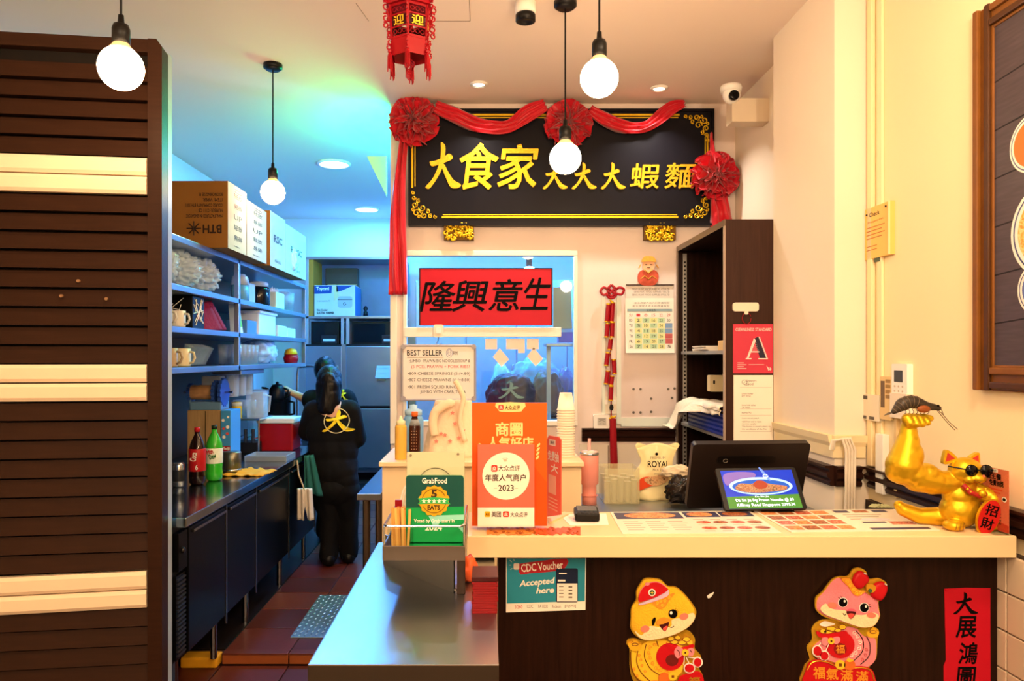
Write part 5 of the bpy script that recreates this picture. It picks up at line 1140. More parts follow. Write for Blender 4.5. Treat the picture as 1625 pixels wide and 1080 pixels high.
wtr = thing('water_bottle', 'small clear bottle under the worktop behind the red packets', 'bottle', (.005,2.06,TZ)); G().lathe([(0,0),(.017,0),(.018,.01),(.018,.05),(.01,.062),(0,.064)], (.005,2.25,TZ), 16).build('body', M('bottle_blue','#9ab0c8',.1,.2), wtr, True); wtr.location = (.005,2.25,TZ); wtr.children[0].location = (0,0,0)
wtr.children[0].data.transform(Matrix.Translation((0,.19-.19,0)))

# ================================================================== right wall fittings
RX = 1.70
def wallframe(x0, y0, x1, y1, off=0):                       # frame on the right wall; coordinates in millimetres from the upper left corner
    dA = (RX-off)*F/(x0-VX); dB = (RX-off)*F/(x1-VX); A = px(x0, y0, dA); zB = CZ-(y1-VY)/F*dA
    return Frame(A, (0,-.001,0), (0,0,-.001)), (dA-dB)*1000, (A.z-zB)*1000
pf = thing('framed_picture', 'large framed food photograph in a brown moulded frame on the right wall', 'picture', (RX,1.9,1.4))
fy1 = RX*F/(1558-VX); zt_, zb_ = CZ+(VY-22)/F*fy1, CZ-(618-VY)/F*fy1; fy0 = 1.25
frm = M('frame_wood','#7a4a1c',.4,var=.3,vscale=12); frm2 = M('frame_wood_dark','#4a2a10',.4,var=.3)
wd = .085
for nm,(y0,y1,z0_,z1_) in (('frame_stile',(fy1-wd,fy1,zb_,zt_)),('frame_stile',(fy0,fy0+wd,zb_,zt_)),('frame_rail',(fy0+wd,fy1-wd,zt_-wd,zt_)),('frame_rail',(fy0+wd,fy1-wd,zb_,zb_+wd))):
    o = G().box(RX-.02,RX,y0,y1,z0_,z1_,.004).build(nm, frm, pf)
    if y1-y0 < .1: 
        G().box(RX-.032,RX-.02,y0+.006,y0+.03 if y0 > 2 else y1-.01,z0_,z1_,.004).build('bead', frm2, o); G().box(RX-.036,RX-.02,y1-.028,y1-.004,z0_,z1_,.004).build('bead', frm, o)
    else: G().box(RX-.034,RX-.02,y0,y1,z0_+.008,z0_+.03,.004).build('bead', frm2, o); G().box(RX-.034,RX-.02,y0,y1,z1_-.03,z1_-.008,.004).build('bead', frm, o)
pfm = Frame((RX-.012, fy1-wd, zt_-wd), (0,-.001,0), (0,0,-.001)); PW, PH = (fy1-fy0-2*wd)*1000, (zt_-zb_-2*wd)*1000
pfm.rect('print', 0,0,PW,PH,0,.002, M('print_plank','#4a3f44',.4,var=.35,vscale=10,stretch=(1,1,12)), pf)
for k in range(1,7): pfm.poly('plank_line', [(0,PH*k/7-2+22),(PW,PH*k/7-2-60),(PW,PH*k/7+3-60),(0,PH*k/7+3+22)], .002,.0003, M('plank_gap','#1c1518',.6), pf)
bw = M('bowl_white','#e8e0d4',.3); bn_ = M('bowl_navy','#3a4272',.4); sp_ = M('soup_orange','#d8702a',.4,var=.15)
def bowl(cx, cy, r, ry, fill):
    pfm.poly('bowl_rim', ell(cx,cy,r,ry,40), .0024,.0003, bw, pf); pfm.poly('bowl_ring', ell(cx,cy,r*.93,ry*.93,40), .0028,.0003, bn_, pf); pfm.poly('bowl_inside', ell(cx,cy,r*.89,ry*.89,40), .0032,.0003, bw, pf); pfm.poly('dish', ell(cx,cy,r*.8,ry*.8,40), .0036,.0003, fill, pf)
sx = fy1-wd
def pyz(x, y): dd = (RX-.012)*F/(x-VX); p = px(x, y, dd); return ((sx-dd)*1000, (zt_-wd-p.z)*1000)
c_ = pyz(1623,232); bowl(c_[0]+45, c_[1], 100, 92, sp_)
c_ = pyz(1625,360); bowl(c_[0]+110, c_[1]+20, 165, 150, speckle('picture_noodles',['#a8581c','#e8a030','#f0d090','#8a2c14'],40))
c_ = pyz(1625,430); bowl(c_[0]+85, c_[1]+60, 110, 90, M('picture_blue','#5a6aa8',.4))
bowl(560, 300, 140, 130, speckle('picture_noodles2',['#a8581c','#e8a030','#f0d090','#8a2c14'],40))
# yellow thermostat style card box
f, w_, h_ = wallframe(1380,333,1420,413); d_ = (RX)*F/(1380-VX)
yb = thing('yellow_card', 'yellow printed card in a wall holder on the cream wall', 'card', f.pt(w_/2,h_,0)); f.rect('holder', 0,0,w_,h_,0,.02, M('card_amber','#eec06a',.5,var=.06), yb); f.rect('edge', w_-6,0,w_,h_,.02,.006, M('card_edge','#f4dca8',.5), yb)
f.text('lettering','Check',w_*.18,h_*.10,w_*.6,h_*.18,.021,pk,yb,.01); f.text('lettering','Emergency Exit',w_*.12,h_*.26,w_*.75,h_*.31,.021,M('amber_print','#c07a3a',.5),yb)
for k in range(4): f.rect('text_line', w_*.06,h_*(.38+.07*k),w_*(.8-.1*(k % 2)),h_*(.40+.07*k),.0205,.0003,M('amber_print','#c07a3a',.5),yb)
for k in range(2): f.rect('text_line', w_*.06,h_*(.75+.07*k),w_*.5,h_*(.765+.07*k),.0205,.0003,M('amber_print','#c07a3a',.5),yb)
f.polys('pin', [ell(w_*.08,h_*.12,4),ell(w_*.85,h_*.08,4)], .02,.004, dsteel, yb)
a = f.pt(w_*.45,h_,.012); b = Vector((RX-.006, a.y-.02, CZ-.03))
G().tube([a, a+Vector((0,0,-.03)), (RX-.006,a.y-.005,a.z-.2), (RX-.006,a.y-.01,CZ-.05)], .0022, 6).build('cable', M('cable_olive','#7a7a58',.5), yb)
f.poly('plug', rrect(w_*.35,h_,w_*.55,h_+18,3), .002,.015, M('plug_green','#4a5a48',.5), yb)
# air conditioner remote and tan holder
def remote(name, label, x0, y0, x1, y1, shell, scr, cat='remote'):
    f, w_, h_ = wallframe(x0,y0,x1,y1); t_ = thing(name, label, cat, f.pt(w_/2,h_,0)); f.poly('body', rrect(0,0,w_,h_,6), 0,.024, shell, t_); return f, w_, h_, t_
f, w_, h_, t_ = remote('wall_remote','white air conditioner remote in a wall holder above the gold fist',1424,577,1449,660,white,None)
f.rect('screen', w_*.18,h_*.12,w_*.72,h_*.34,.024,.001,M('lcd_dark','#3c3f3c',.2),t_); f.polys('button', [ell(w_*(.22+.25*i),h_*(.42+.09*j),4.5,4.5,10) for i in range(3) for j in range(2)], .024,.002, M('button_tan','#c8b8a0',.5), t_); f.rect('holder', -3,h_*.55,w_+3,h_+4,.0,.03, M('holder_white','#e8dcc8',.4), t_)
f, w_, h_, t_ = remote('wall_controller','tan wall controller with dark strip left of the white remote',1405,597,1424,664,M('controller_tan','#e3c58c',.5,var=.04),None,'controller')
f.rect('strip', w_*.1,h_*.1,w_*.42,h_*.72,.024,.001,M('strip_brown','#6a5440',.4),t_); f.polys('button', [rrect(w_*.52,h_*(.06+.12*i),w_*.9,h_*(.14+.12*i),2) for i in range(4)], .024,.002, M('button_brown','#9a7a4a',.5), t_)
f, w_, h_, t_ = remote('switch_plate','cream surface switch box left of the wall controllers',1373,624,1404,664,M('ivory_plastic','#e6ddc8',.4),None,'switch')
f.polys('mark', [rrect(w_*.15,h_*.06,w_*.4,h_*.2,2),rrect(w_*.1,h_*.84,w_*.35,h_*.96,2),rrect(w_*.5,h_*.84,w_*.75,h_*.96,2)], .024,.001, M('mark_grey','#57524d',.5), t_)
tk = thing('cable_trunking', 'white vertical cable trunking on the right wall below the switch box', 'trunking', (RX,3.2,.95)); G().box(RX-.03,RX,3.13,3.19,CT-.02,1.16,.004).build('duct', white, tk); G().box(RX-.016,RX,3.05,3.07,CT-.02,1.28,.002).build('duct', M('tan_duct','#dcc08c',.5), tk)
cbm_ = M('cable_white','#e6dccb',.5)
for k in range(4):
    tag(G().tube([(1.53-.006*k,3.275-.003*k,zd+.12),(1.53-.004*k,3.262,zd+.16),(1.56+.012*k,3.255,zd+.17),(1.575+.013*k,3.25,zd+.12),(1.575+.012*k,3.25,zd-.05),(1.57+.014*k,3.25,zd-.25)], .006, 8).build('power_cable', cbm_), ('leftmost','second','third','rightmost')[k]+' of four white power cables hanging over the pillar dado', 'cable', 'white cables at the pillar')

# ================================================================== red palace lantern
LD = 2.6; c = px(650, 58, LD); K = LD/F*1.12
ln = thing('palace_lantern', 'red cut paper palace lantern with gold characters hanging from the ceiling', 'lantern', (c.x,c.y,CEIL))
def hexring(z, r, ph=0): return [Vector((c.x+r*math.cos(PI/3*k+ph), c.y+r*math.sin(PI/3*k+ph), z)) for k in range(6)]
ph0 = -PI/2; zT, zB = c.z+38*K, c.z-10*K; R1, R2 = 30*K, 28*K
top, bot = hexring(zT, R1, ph0), hexring(zB, R2, ph0)
for k in range(6):
    k2 = (k+1) % 6; a, b, e, g_ = top[k], top[k2], bot[k2], bot[k]
    n = ((b-a).cross(g_-a)).normalized(); out = ((a+b)/2-Vector((c.x,c.y,zT))).normalized()
    if n.dot(out) < 0: n = -n
    right = (b-a) if (b-a).cross(Vector((0,0,1))).dot(out) > 0 else (a-b)
    o0 = a if right.dot(b-a) > 0 else b
    fr_ = Frame(o0, right/60, ((g_ if o0 == a else e)-o0)/100)
    g = G()
    for b_ in ((0,0,60,7),(0,93,60,100),(0,7,5,93),(55,7,60,93),(5,30,55,34),(5,66,55,70)): g.prism([fr_.pt(x,y,-.001) for x,y in ((b_[0],b_[1]),(b_[2],b_[1]),(b_[2],b_[3]),(b_[0],b_[3]))], fr_.N*.002)
    for x,y in ((15,18),(30,18),(45,18),(15,82),(30,82),(45,82)): g.tube([fr_.pt(x+6*math.cos(t_*6.28/10),y+6*math.sin(t_*6.28/10),0) for t_ in range(10)], .0011, 4, closed=True)
    o = g.build('side_panel', redd, ln); fr_.rect('backing', 5,36,55,64,-.003,.001, M('lantern_dark','#3a0810',.6), o)
    fr_.text('character', '迎歡春福歡迎'[k], 13,36,47,64,.003,M('lantern_gold','#e8c034',.4,.3),o,.02)
    G().tube([a,g_], .004, 6).build('corner_post', redd, ln)
for z_, r_, h_ in ((zT,36,10),(zT+24*K,34,4)): 
    g = G(); p1, p2 = hexring(z_, r_*K, ph0), hexring(z_+h_*K, (r_-4)*K, ph0); g.add(p1+p2, [(0,1,2,3,4,5),(6,7,8,9,10,11)]+[(k,(k+1)%6,(k+1)%6+6,k+6) for k in range(6)]); g.build('upper_tier', redd, ln)
g = G(); p1, p2 = hexring(zB-22*K, 27*K, ph0), hexring(zB, 28*K, ph0); q1 = hexring(zB-22*K, 25*K, ph0); q2 = hexring(zB, 26*K, ph0)
g.add(p1+p2+q1+q2, [(k,(k+1)%6,(k+1)%6+6,k+6) for k in range(6)]+[(k+12,(k+1)%6+12,(k+1)%6+18,k+18) for k in range(6)]); g.build('lower_skirt', redd, ln)
G().tube([(c.x,c.y,CEIL),(c.x,c.y,zT+26*K)], .003, 6).build('cord', redd, ln); G().tube([(c.x,c.y,zT+26*K),(c.x,c.y,zT-30*K)], .004, 6).build('spindle', redd, ln)
for k in range(6):
    dirv = (top[k]-Vector((c.x,c.y,zT))).normalized()
    def at(r, z): return Vector((c.x,c.y,0))+dirv*r*K+Vector((0,0,z))
    g = G()
    for cz_, rr0, cr in ((34,36,7),(18,36,6.5),(46,38,6),(8,37,4.5)):
        g.tube([at(rr0+cr*(1-.6*i/14)*math.cos(i*.5+1), c.z+cz_*K+cr*(1-.6*i/14)*K*math.sin(i*.5+1)) for i in range(15)], .0028, 5)
    g.tube([at(29,zT), at(34,zT-10*K), at(31,zT-24*K)], .003, 5); g.build('scroll_bracket', redd, ln)
    g = G()
    for cz_, rr0, cr in ((-14,30,5),(-22,32,4.5),(-4,31,4.5)): g.tube([at(rr0+cr*(1-.6*i/12)*math.cos(i*.55+1), c.z+cz_*K+cr*(1-.6*i/12)*K*math.sin(i*.55+1)) for i in range(13)], .0028, 5)
    g.build('lower_scroll', redd, ln)
    g = G(); x_ = at(30, 0)
    for j in range(9):
        ox, oy = 2.6*K*math.cos(j*.7), 2.6*K*math.sin(j*.7); g.tube([(x_.x,x_.y,c.z-26*K),(x_.x+ox,x_.y+oy,c.z-34*K),(x_.x+ox*1.2,x_.y+oy*1.2,c.z-(50+3*(j % 3))*K)], .0018, 4)
    g.ball((x_.x,x_.y,c.z-27*K), 3.4*K, 1); g.build('tassel', redd, ln)
g = G()
for i in range(3): g.tube([(c.x+7*K*math.cos(t_*.628)*(1-.2*i),c.y,c.z-(40+3*i)*K+7*K*math.sin(t_*.628)) for t_ in range(10)], .0025, 5, closed=True)
for j in range(7): g.tube([(c.x-5*K+j*1.6*K,c.y,c.z-46*K),(c.x-5*K+j*1.7*K,c.y,c.z-(58+2*(j % 3))*K)], .0018, 4)
g.tube([(c.x,c.y,zB-10*K),(c.x,c.y,c.z-36*K)], .003, 5); g.build('centre_tassel', redd, ln)
# ================================================================== kitchen: left counter
KZ = .84; KX = -1.205; KB = -1.99
kc = thing('drinks_counter', 'long dark kitchen counter with steel worktop along the left side', 'counter', (-1.6,4.6,KF))
ktop = M('wet_steel','#8f9aa4',.16,1,var=.15,vscale=5,bump=.03,bscale=12)
G().box(KB,KX,2.99,5.40,KZ-.04,KZ,.004).build('worktop', ktop, kc)
dd_ = M('black_door','#060607',.3,0,var=.2,spec=.08)
G().box(KB,-1.262,2.99,5.40,.25,KZ-.04).build('carcass', M('carcass_black','#0c0c0d',.5), kc)
edges = [2.99,3.09,3.54,4.0,4.67,5.38]
for a, b in zip(edges[1:], edges[2:]):
    o = G().box(-1.262,-1.238,a+.008,b-.004,.26,.775,.003).build('door', dd_, kc); G().box(-1.238,-1.222,a+.03,b-.03,.752,.766,.003).build('handle', M('handle_steel','#7a7c80',.25,1), o)
    G().box(-1.240,-1.234,b-.004,b+.008,.22,.79).build('edge_strip', M('strip_steel','#8d9298',.25,1), kc)
o = G().box(-1.262,-1.238,2.995,3.086,.62,.775,.003).build('control_panel', dd_, kc); G().lathe([(0,.012),(.012,.01),(.014,0)], (0,0,0), 12, 'y').rot(Rz(PI/2)).move((-1.238,3.03,.70)).build('knob', dsteel, o, True)
o = G().box(-1.262,-1.248,2.995,3.086,.26,.60,.002).build('vent_grille', dd_, kc)
for k in range(18): G().box(-1.248,-1.24,3.0,3.076,.275+k*.018,.283+k*.018).build('louvre', M('louvre_grey','#3c3e42',.35,.7), o)
for y in (3.1,3.55,4.02,4.68,5.3): G().tube([(-1.30,y,KF),(-1.30,y,.26)], .016, 10).build('leg', M('handle_steel','#7a7c80',.25,1), kc)
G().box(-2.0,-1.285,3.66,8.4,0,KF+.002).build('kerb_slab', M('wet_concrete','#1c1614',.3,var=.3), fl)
sk_ = thing('sink_unit', 'steel sink unit set back beyond the drinks counter', 'sink unit', (-1.75,6.0,KF))
G().box(KB,-1.52,5.42,6.7,KZ-.04,KZ,.004).build('worktop', steel2, sk_); G().box(KB,-1.56,5.44,6.68,.2,KZ-.04).build('body', dsteel, sk_)
for y in (5.5,6.6): G().tube([(-1.6,y,KF),(-1.6,y,.21)], .016, 10).build('leg', steel2, sk_)
# ------------------------------------------------------------------ shelving above
SX0, SX1 = -1.95, -1.5; SY = (3.45,4.53,6.19); SZ = (2.08,1.84,1.635,1.435)
sv = thing('storage_rack', 'steel wall shelving of four tiers above the drinks counter', 'shelving', (-1.7,4.8,KZ))
shm_ = M('shelf_steel','#8fa0b4',.3,.8,var=.1)
for z in SZ: G().box(SX0,SX1,SY[0],SY[2],z-.03,z,.003).build('shelf', shm_, sv)
for y in SY:
    for x in (SX1-.03,SX0): G().box(x,x+.03,y-.015,y+.015,SZ[3]-.03 if y != SY[0] else KZ,SZ[0],.002).build('post', shm_, sv)
G().box(SX0-.012,SX0-.002,SY[0],SY[2],SZ[3],SZ[0]).build('back_panel', M('backing_brown','#6b5a48',.6,var=.2), sv)
crop_z = SZ[0]
# boxes on top
SXF = -1.405
def carton(label, y0, y1, x0, x1, h, m_, prints, group=None):
    t_ = thing('carton', label, 'box', ((x0+x1)/2,(y0+y1)/2,SZ[0]), 'cartons on top of the shelving')
    G().box(x0,x1,y0,y1,SZ[0],SZ[0]+h,.003).build('box', m_, t_); prints(t_, x0, x1, y0, y1, h); return t_
pr_ = M('print_blueblack','#3b4652',.6); prb = M('print_darkbrown','#2a1a0c',.6)
def pr1(t_, x0, x1, y0, y1, h):
    f = Frame((x0,y0-.001,SZ[0]+h), (.001,0,0), (0,0,-.001)); W_, H_ = (x1-x0)*1000, h*1000
    for k,(s_,a,b) in enumerate((('BOONCHING S.E. PL',.55,.92),('ITEM: VIPER',.62,.92),('COURSE COMMUNITY BTH 30X1',.35,.92),('NUMBER: C111 CB',.55,.92),('MANUFACTURED IN SINGAPORE',.36,.92))):
        f.text('lettering', s_, W_*b, H_*(.29+.08*k-.062), W_*a, H_*(.24+.08*k-.062), .0005, prb, t_, .01)
    f.text('lettering','BTH',W_*.9,H_*.78,W_*.62,H_*.66,.0005,prb,t_,.03); f.line('emblem', [[(W_*.48+W_*.11*math.cos(q_)*r_,H_*.71+W_*.11*math.sin(q_)*r_) for r_ in (-1,1)] for q_ in (0,.785,1.57,2.356)], .003,.0005,prb,t_); f.poly('emblem_core', star(W_*.48,H_*.71,W_*.09,W_*.03,8), 0,.0008, prb, t_)
    sd(t_, x0, x1, y0, y1, h)
def sd(t_, x0, x1, y0, y1, h, dense=True):
    G().box(x1,x1+.001,y0,y1,SZ[0],SZ[0]+h).build('side_face', wcard, t_)
    f = Frame((x1+.0015,y0,SZ[0]+h), (0,.001,0), (0,0,-.001)); W_, H_ = (y1-y0)*1000, h*1000
    for k in range(5): f.text('lettering', '轻放 易碎 UP'.split()[k % 3], W_*.3, H_*(.12+.16*k), W_*.75, H_*(.2+.16*k), .0004, pr_, t_, .01)
    f.line('pictogram', [[(W_*.3,H_*.93),(W_*.6,H_*.93)],[(W_*.35,H_*.06),(W_*.7,H_*.06),(W_*.7,H_*.1),(W_*.35,H_*.1)]], .0015,.0005,pr_,t_)
def sd2(s_):
    def fn(t_, x0, x1, y0, y1, h):
        G().box(x1,x1+.001,y0,y1,SZ[0],SZ[0]+h).build('side_face', wcard, t_)
        f = Frame((x1+.0015,y0,SZ[0]+h), (0,.001,0), (0,0,-.001)); W_, H_ = (y1-y0)*1000, h*1000; f.text('lettering', s_, W_*.25, H_*.4, W_*.78, H_*.53, .0004, pr_, t_, .03)
        f.text('lettering','FRAGILE',W_*.3,H_*.85,W_*.7,H_*.9,.0004,pr_,t_)
    return fn
carton('brown carton with upside down print, nearest on the shelving', 4.05,4.36,-1.76,SXF,.365,card,pr1)
carton('white carton with printed symbols, second along the shelving', 4.37,4.76,-1.75,SXF,.33,card,sd)
carton('white carton with a large printed word, third along the shelving', 4.84,5.20,-1.75,SXF,.36,card,sd2('RSC'))
carton('white carton with torn side, farthest along the shelving', 5.21,5.80,-1.75,SXF,.34,card,sd2('R-RSC'))
tag(crumple((SXF-.012,5.45,SZ[0]+.11), .1, (.35,.9,1.0), .25, 3, 4, 2, False).build('plastic_bundle', plastic_film('white_film','#d8e4ee',.7), None, True), 'plastic bundle poking out of the torn carton', 'bundle')
# helper for shelf goods: X set by depth
def mug(label, x, y, z, m_, r=.04, h=.085):
    t_ = thing('mug', label, 'mug', (x,y,z), 'mugs on the shelving'); G().lathe([(0,.004),(r*.92,.004),(r*.92,0),(r,.01),(r,h),(r*.92,h),(r*.9,.01),(0,.01)], (x,y,z), 22).build('body', m_, t_, True)
    G().tube([(x+r*.95,y-.005,z+h*.82),(x+r*1.5,y-.01,z+h*.78),(x+r*1.65,y-.01,z+h*.5),(x+r*1.4,y-.01,z+h*.25),(x+r*.95,y-.005,z+h*.2)], .006, 8).build('handle', m_, t_, True)
wm = M('mug_white','#d8d2c4',.3,var=.04); fm_ = plastic_film('clear_film','#cfe8fb',.5); fm2 = plastic_film('frosted','#b9cfe2',.75); gsm = plastic_film('drink_glass','#c4d6e0',.35)
z = SZ[1]
for k in range(3): tag(crumple((-1.66,3.66+.28*k,z+.105), .13, (1.05,1.2,.85), .24, 6, 5, 20+k).build('plastic_bag', fm_, None, True), ('clear bag of packaging on the top shelf, nearest','clear bag of packaging on the top shelf, middle one of three','clear bag of packaging on the top shelf, farthest of three')[k], 'bag', 'clear bags on the top shelf')
z = SZ[2]
mug('white mug nearest on the second shelf', -1.56,3.60,z,wm); mug('white mug second on the shelf beside the patterned box', -1.56,3.76,z,wm)
tag(G().box(-1.85,-1.62,3.5,3.62,z,z+.15,.003).build('small_carton', card), 'small brown carton behind the mugs', 'box')
t_ = thing('patterned_box', 'black patterned box with white strokes on the second shelf', 'box', (-1.62,3.96,z)); G().box(-1.72,-1.53,3.88,4.04,z,z+.17,.003).build('box', black, t_); f = Frame((-1.529,3.88,z+.17),(0,.001,0),(0,0,-.001)); f2_ = Frame((-1.72,3.879,z+.17),(.001,0,0),(0,0,-.001)); rg = random.Random(1)
for fr_ in (f, f2_): fr_.line('stroke', [[(rg.uniform(5,150),rg.uniform(10,160)) for _ in range(2)] for _ in range(14)], .002, .001, white, t_)
f.rect('red_mark',60,90,85,120,.001,.0005,redd,t_)
def clfn(u, v_): return Vector((-1.6+.10*math.cos(u*6.28)*(1-.6*v_)+.01*math.sin(u*19), 4.24+.16*math.sin(u*6.28)*(1-.55*v_)-.06*v_, SZ[2]+.002+v_*.16+.01*math.sin(u*13)))
tag(cloth('folded_cloth', clfn, 31, 12, M('magenta_cloth','#7a1440',.8,var=.2,bump=.3), None), 'magenta cloth heaped on the second shelf', 'cloth')
gl_ = 'drinking glasses on the shelving'
def glass(label, x, y, z, h=.13, r=.034):
    tag(G().lathe([(0,.004),(r*.8,.004),(r*.8,0),(r,h),(r*.94,h),(r*.75,.012),(0,.012)], (x,y,z), 18).build('drinking_glass', gsm, None, True), label, 'glass', gl_)
for k in range(4): glass(('first','second','third','fourth')[k]+' tall glass behind the magenta cloth, counted from the patterned box', -1.75, 4.12+.09*k, z, .15)
z = SZ[3]
mug('tan and white mug nearest on the lowest shelf', -1.56,3.66,z,M('mug_tan','#b09a78',.35,var=.3,vscale=20),.042,.095); mug('cream mug with handle in the middle of the lowest shelf', -1.56,3.82,z,M('mug_cream','#d8cca8',.3),.042,.095)
for k in range(5): 
    t_ = thing('plastic_cup', ('first','second','third','fourth','fifth')[k]+' tipped clear cup in the lowest shelf row, counted from the cream mug', 'cup', (-1.58,3.96+.05*k,z), 'tipped plastic cups on the lowest shelf'); G().lathe([(.024,0),(.036,.10),(.038,.10)], (0,0,0), 16).rot(Ry(.35)).move((-1.6,3.96+.055*k,z+.015)).build('body', gsm, t_, True)
tag(crumple((-1.72,3.80,z+.12), .1, (.9,1.1,.75), .25, 4, 4, 31).build('plastic_bag', fm_, None, True), 'clear plastic bag behind the mugs on the lowest shelf', 'bag')
for k in range(5): glass(('first','second','third','fourth','fifth')[k]+' tall glass from the near post, front row of the lowest shelf', -1.56, 4.66+.085*k, z, .13)
for k in range(4): glass(('first','second','third','fourth')[k]+' tall glass from the near post, second row of the lowest shelf', -1.66, 4.70+.085*k, z, .13)
tag(crumple((-1.64,5.35,z+.085), .14, (.9,1.3,.75), .2, 3, 4, 33).build('plastic_bag', fm2, None, True), 'pale plastic bag on the lowest shelf, far bay', 'bag')
t_ = thing('toy_pot', 'red and yellow pot at the far end of the lowest shelf', 'pot', (-1.56,5.95,z)); G().lathe([(0,0),(.05,0),(.06,.04),(.05,.07),(0,.07)], (-1.56,5.95,z), 18).build('body', redd, t_, True); G().lathe([(0,.07),(.055,.07),(.04,.11),(0,.12)], (-1.56,5.95,z), 18).build('lid', M('lid_yellow','#e8b020',.4), t_, True)
z = SZ[1]
t_ = thing('canister', 'blue topped clear canister on the upper shelf, far bay', 'canister', (-1.56,4.72,z)); G().lathe([(0,0),(.055,0),(.055,.10),(0,.10)], (-1.56,4.72,z), 20).build('body', M('canister_blue','#5fa6d0',.3), t_, True); G().lathe([(.0,.10),(.057,.10),(.05,.15),(.03,.17),(0,.17)], (-1.56,4.72,z), 20).build('lid', fm2, t_, True)
tag(G().box(-1.66,-1.54,4.83,4.97,z,z+.13,.008).build('food_tub', fm2), 'frosted food tub right of the canister', 'tub')
t_ = thing('glass_jar', 'dark filled glass jar with clear lid on the upper shelf', 'jar', (-1.57,5.16,z)); G().lathe([(0,0),(.075,0),(.08,.01),(.08,.11),(.07,.13),(0,.13)], (-1.58,5.16,z), 22).build('body', M('jar_dark','#0c1018',.1), t_, True); G().lathe([(.07,.13),(.07,.155),(.06,.165),(0,.165)], (-1.58,5.16,z), 22).build('lid', fm2, t_, True)
t_ = thing('utensil_tub', 'white tub with pointed tips on the upper shelf', 'tub', (-1.58,5.5,z)); G().box(-1.66,-1.52,5.4,5.62,z,z+.12,.01).build('tub', M('tub_white','#c8d8e4',.4), t_); g = G()
for k in range(7): g.tube([(-1.57,5.42+.03*k,z+.115),(-1.565,5.42+.03*k,z+.15+.01*(k % 2))], [.008,.002], 6)
g.build('tip', white, t_)
for k in range(2): glass(('tall glass at the far end of the upper shelf, nearer one','tall glass at the far end of the upper shelf, farther one')[k], -1.57, 5.78+.14*k, z, .15, .045)
z = SZ[2]
t_ = thing('green_packet', 'green and white packet at the near end of the middle shelf', 'packet', (-1.56,4.66,z)); G().prism([(-1.54,4.60,z),(-1.54,4.72,z),(-1.56,4.70,z+.19),(-1.56,4.62,z+.19)], (-.04,0,0)).build('packet', M('packet_white','#cfe0dc',.4), t_); G().prism([(-1.539,4.62,z+.04),(-1.539,4.70,z+.04),(-1.553,4.69,z+.14),(-1.553,4.63,z+.14)], (-.002,0,0)).build('green_patch', M('packet_green','#6ac82c',.4), t_)
tag(G().box(-1.68,-1.54,4.80,5.0,z,z+.09,.006).build('blue_tray', M('tray_blue','#4d80b4',.4)), 'blue tray on the middle shelf left of the white container', 'tray')
t_ = thing('white_container', 'white lidded container in the middle of the middle shelf', 'container', (-1.6,5.2,z)); G().box(-1.68,-1.53,5.02,5.42,z,z+.16,.012).build('body', M('tub_white','#c8d8e4',.4), t_); G().box(-1.69,-1.52,5.01,5.43,z+.145,z+.165,.006).build('lid', M('tub_white','#c8d8e4',.4), t_)
for k in range(2): tag(G().box(-1.66,-1.53,5.48+.26*k,5.72+.26*k,z,z+.085-.01*k,.008).build('white_box', M('tub_white','#c8d8e4',.4)), ('small white box right of the lidded container','small white box at the far end of the middle shelf')[k], 'box')
# ------------------------------------------------------------------ things on the drinks counter
def cloc(x, y): p = onz(x, y, KZ); return p
c = cloc(340,762); s = .287/.31
gb = thing('green_soda_bottle', 'green soda bottle with white label on the drinks counter', 'bottle', c); gm_ = M('green_soda','#2fae2a',.1,var=.1,coat=.5)
G().lathe([(r*s,h*s) for r,h in ((0,.004),(.03,0),(.044,.012),(.046,.05),(.043,.07),(.046,.09),(.046,.19),(.042,.215),(.028,.25),(.014,.275),(.0135,.292),(0,.292))], c, 24).build('body', gm_, gb, True)
G().lathe([(.0465*s,.10*s),(.0468*s,.101*s),(.0468*s,.184*s),(.0465*s,.185*s)], c, 24).build('label', M('soda_label','#d8e6d4',.4,var=.3,vscale=40), gb, True)
f = Frame(c+Vector((-.03,-.0455,.175)), (.001,0,0), (0,0,-.001)); f.text('lettering','Mtn',8,8,40,30,.002,M('soda_print','#b01c24',.5),gb,.04,rot=-.3); f.text('lettering','Dew',20,30,55,55,.002,M('soda_print_g','#1f6a24',.5),gb,.04,rot=-.3); G().lathe([(0,.29*s),(.0155*s,.29*s),(.0155*s,.312*s),(0,.312*s)], c, 16).build('cap', M('cap_green','#0f2a12',.4), gb, True)
c = cloc(313,768); ck = thing('cola_bottle', 'dark cola bottle with red label and red cap left of the green bottle', 'bottle', c)
G().lathe([(r*s,h*s) for r,h in ((0,.004),(.03,0),(.042,.012),(.044,.05),(.042,.07),(.044,.09),(.044,.19),(.036,.225),(.020,.262),(.0135,.275),(.0135,.29),(0,.29))], c, 24).build('body', M('cola','#1d0a06',.08,coat=.5), ck, True); G().lathe([(.0445*s,.075*s),(.0455*s,.077*s),(.0455*s,.195*s),(.0445*s,.197*s)], c, 24).build('label', M('cola_red','#b0161a',.4), ck, True); G().lathe([(0,.288*s),(.0155*s,.288*s),(.0155*s,.312*s),(0,.312*s)], c, 16).build('cap', M('cola_red','#b0161a',.4), ck, True)
f = Frame(c+Vector((-.03,-.0435,.175)), (.001,0,0), (0,0,-.001)); f.text('lettering','Coca',6,15,50,45,.002,paper,ck,.03,rot=-1.4); f.text('lettering','6',38,70,50,95,.002,paper,ck,.03)
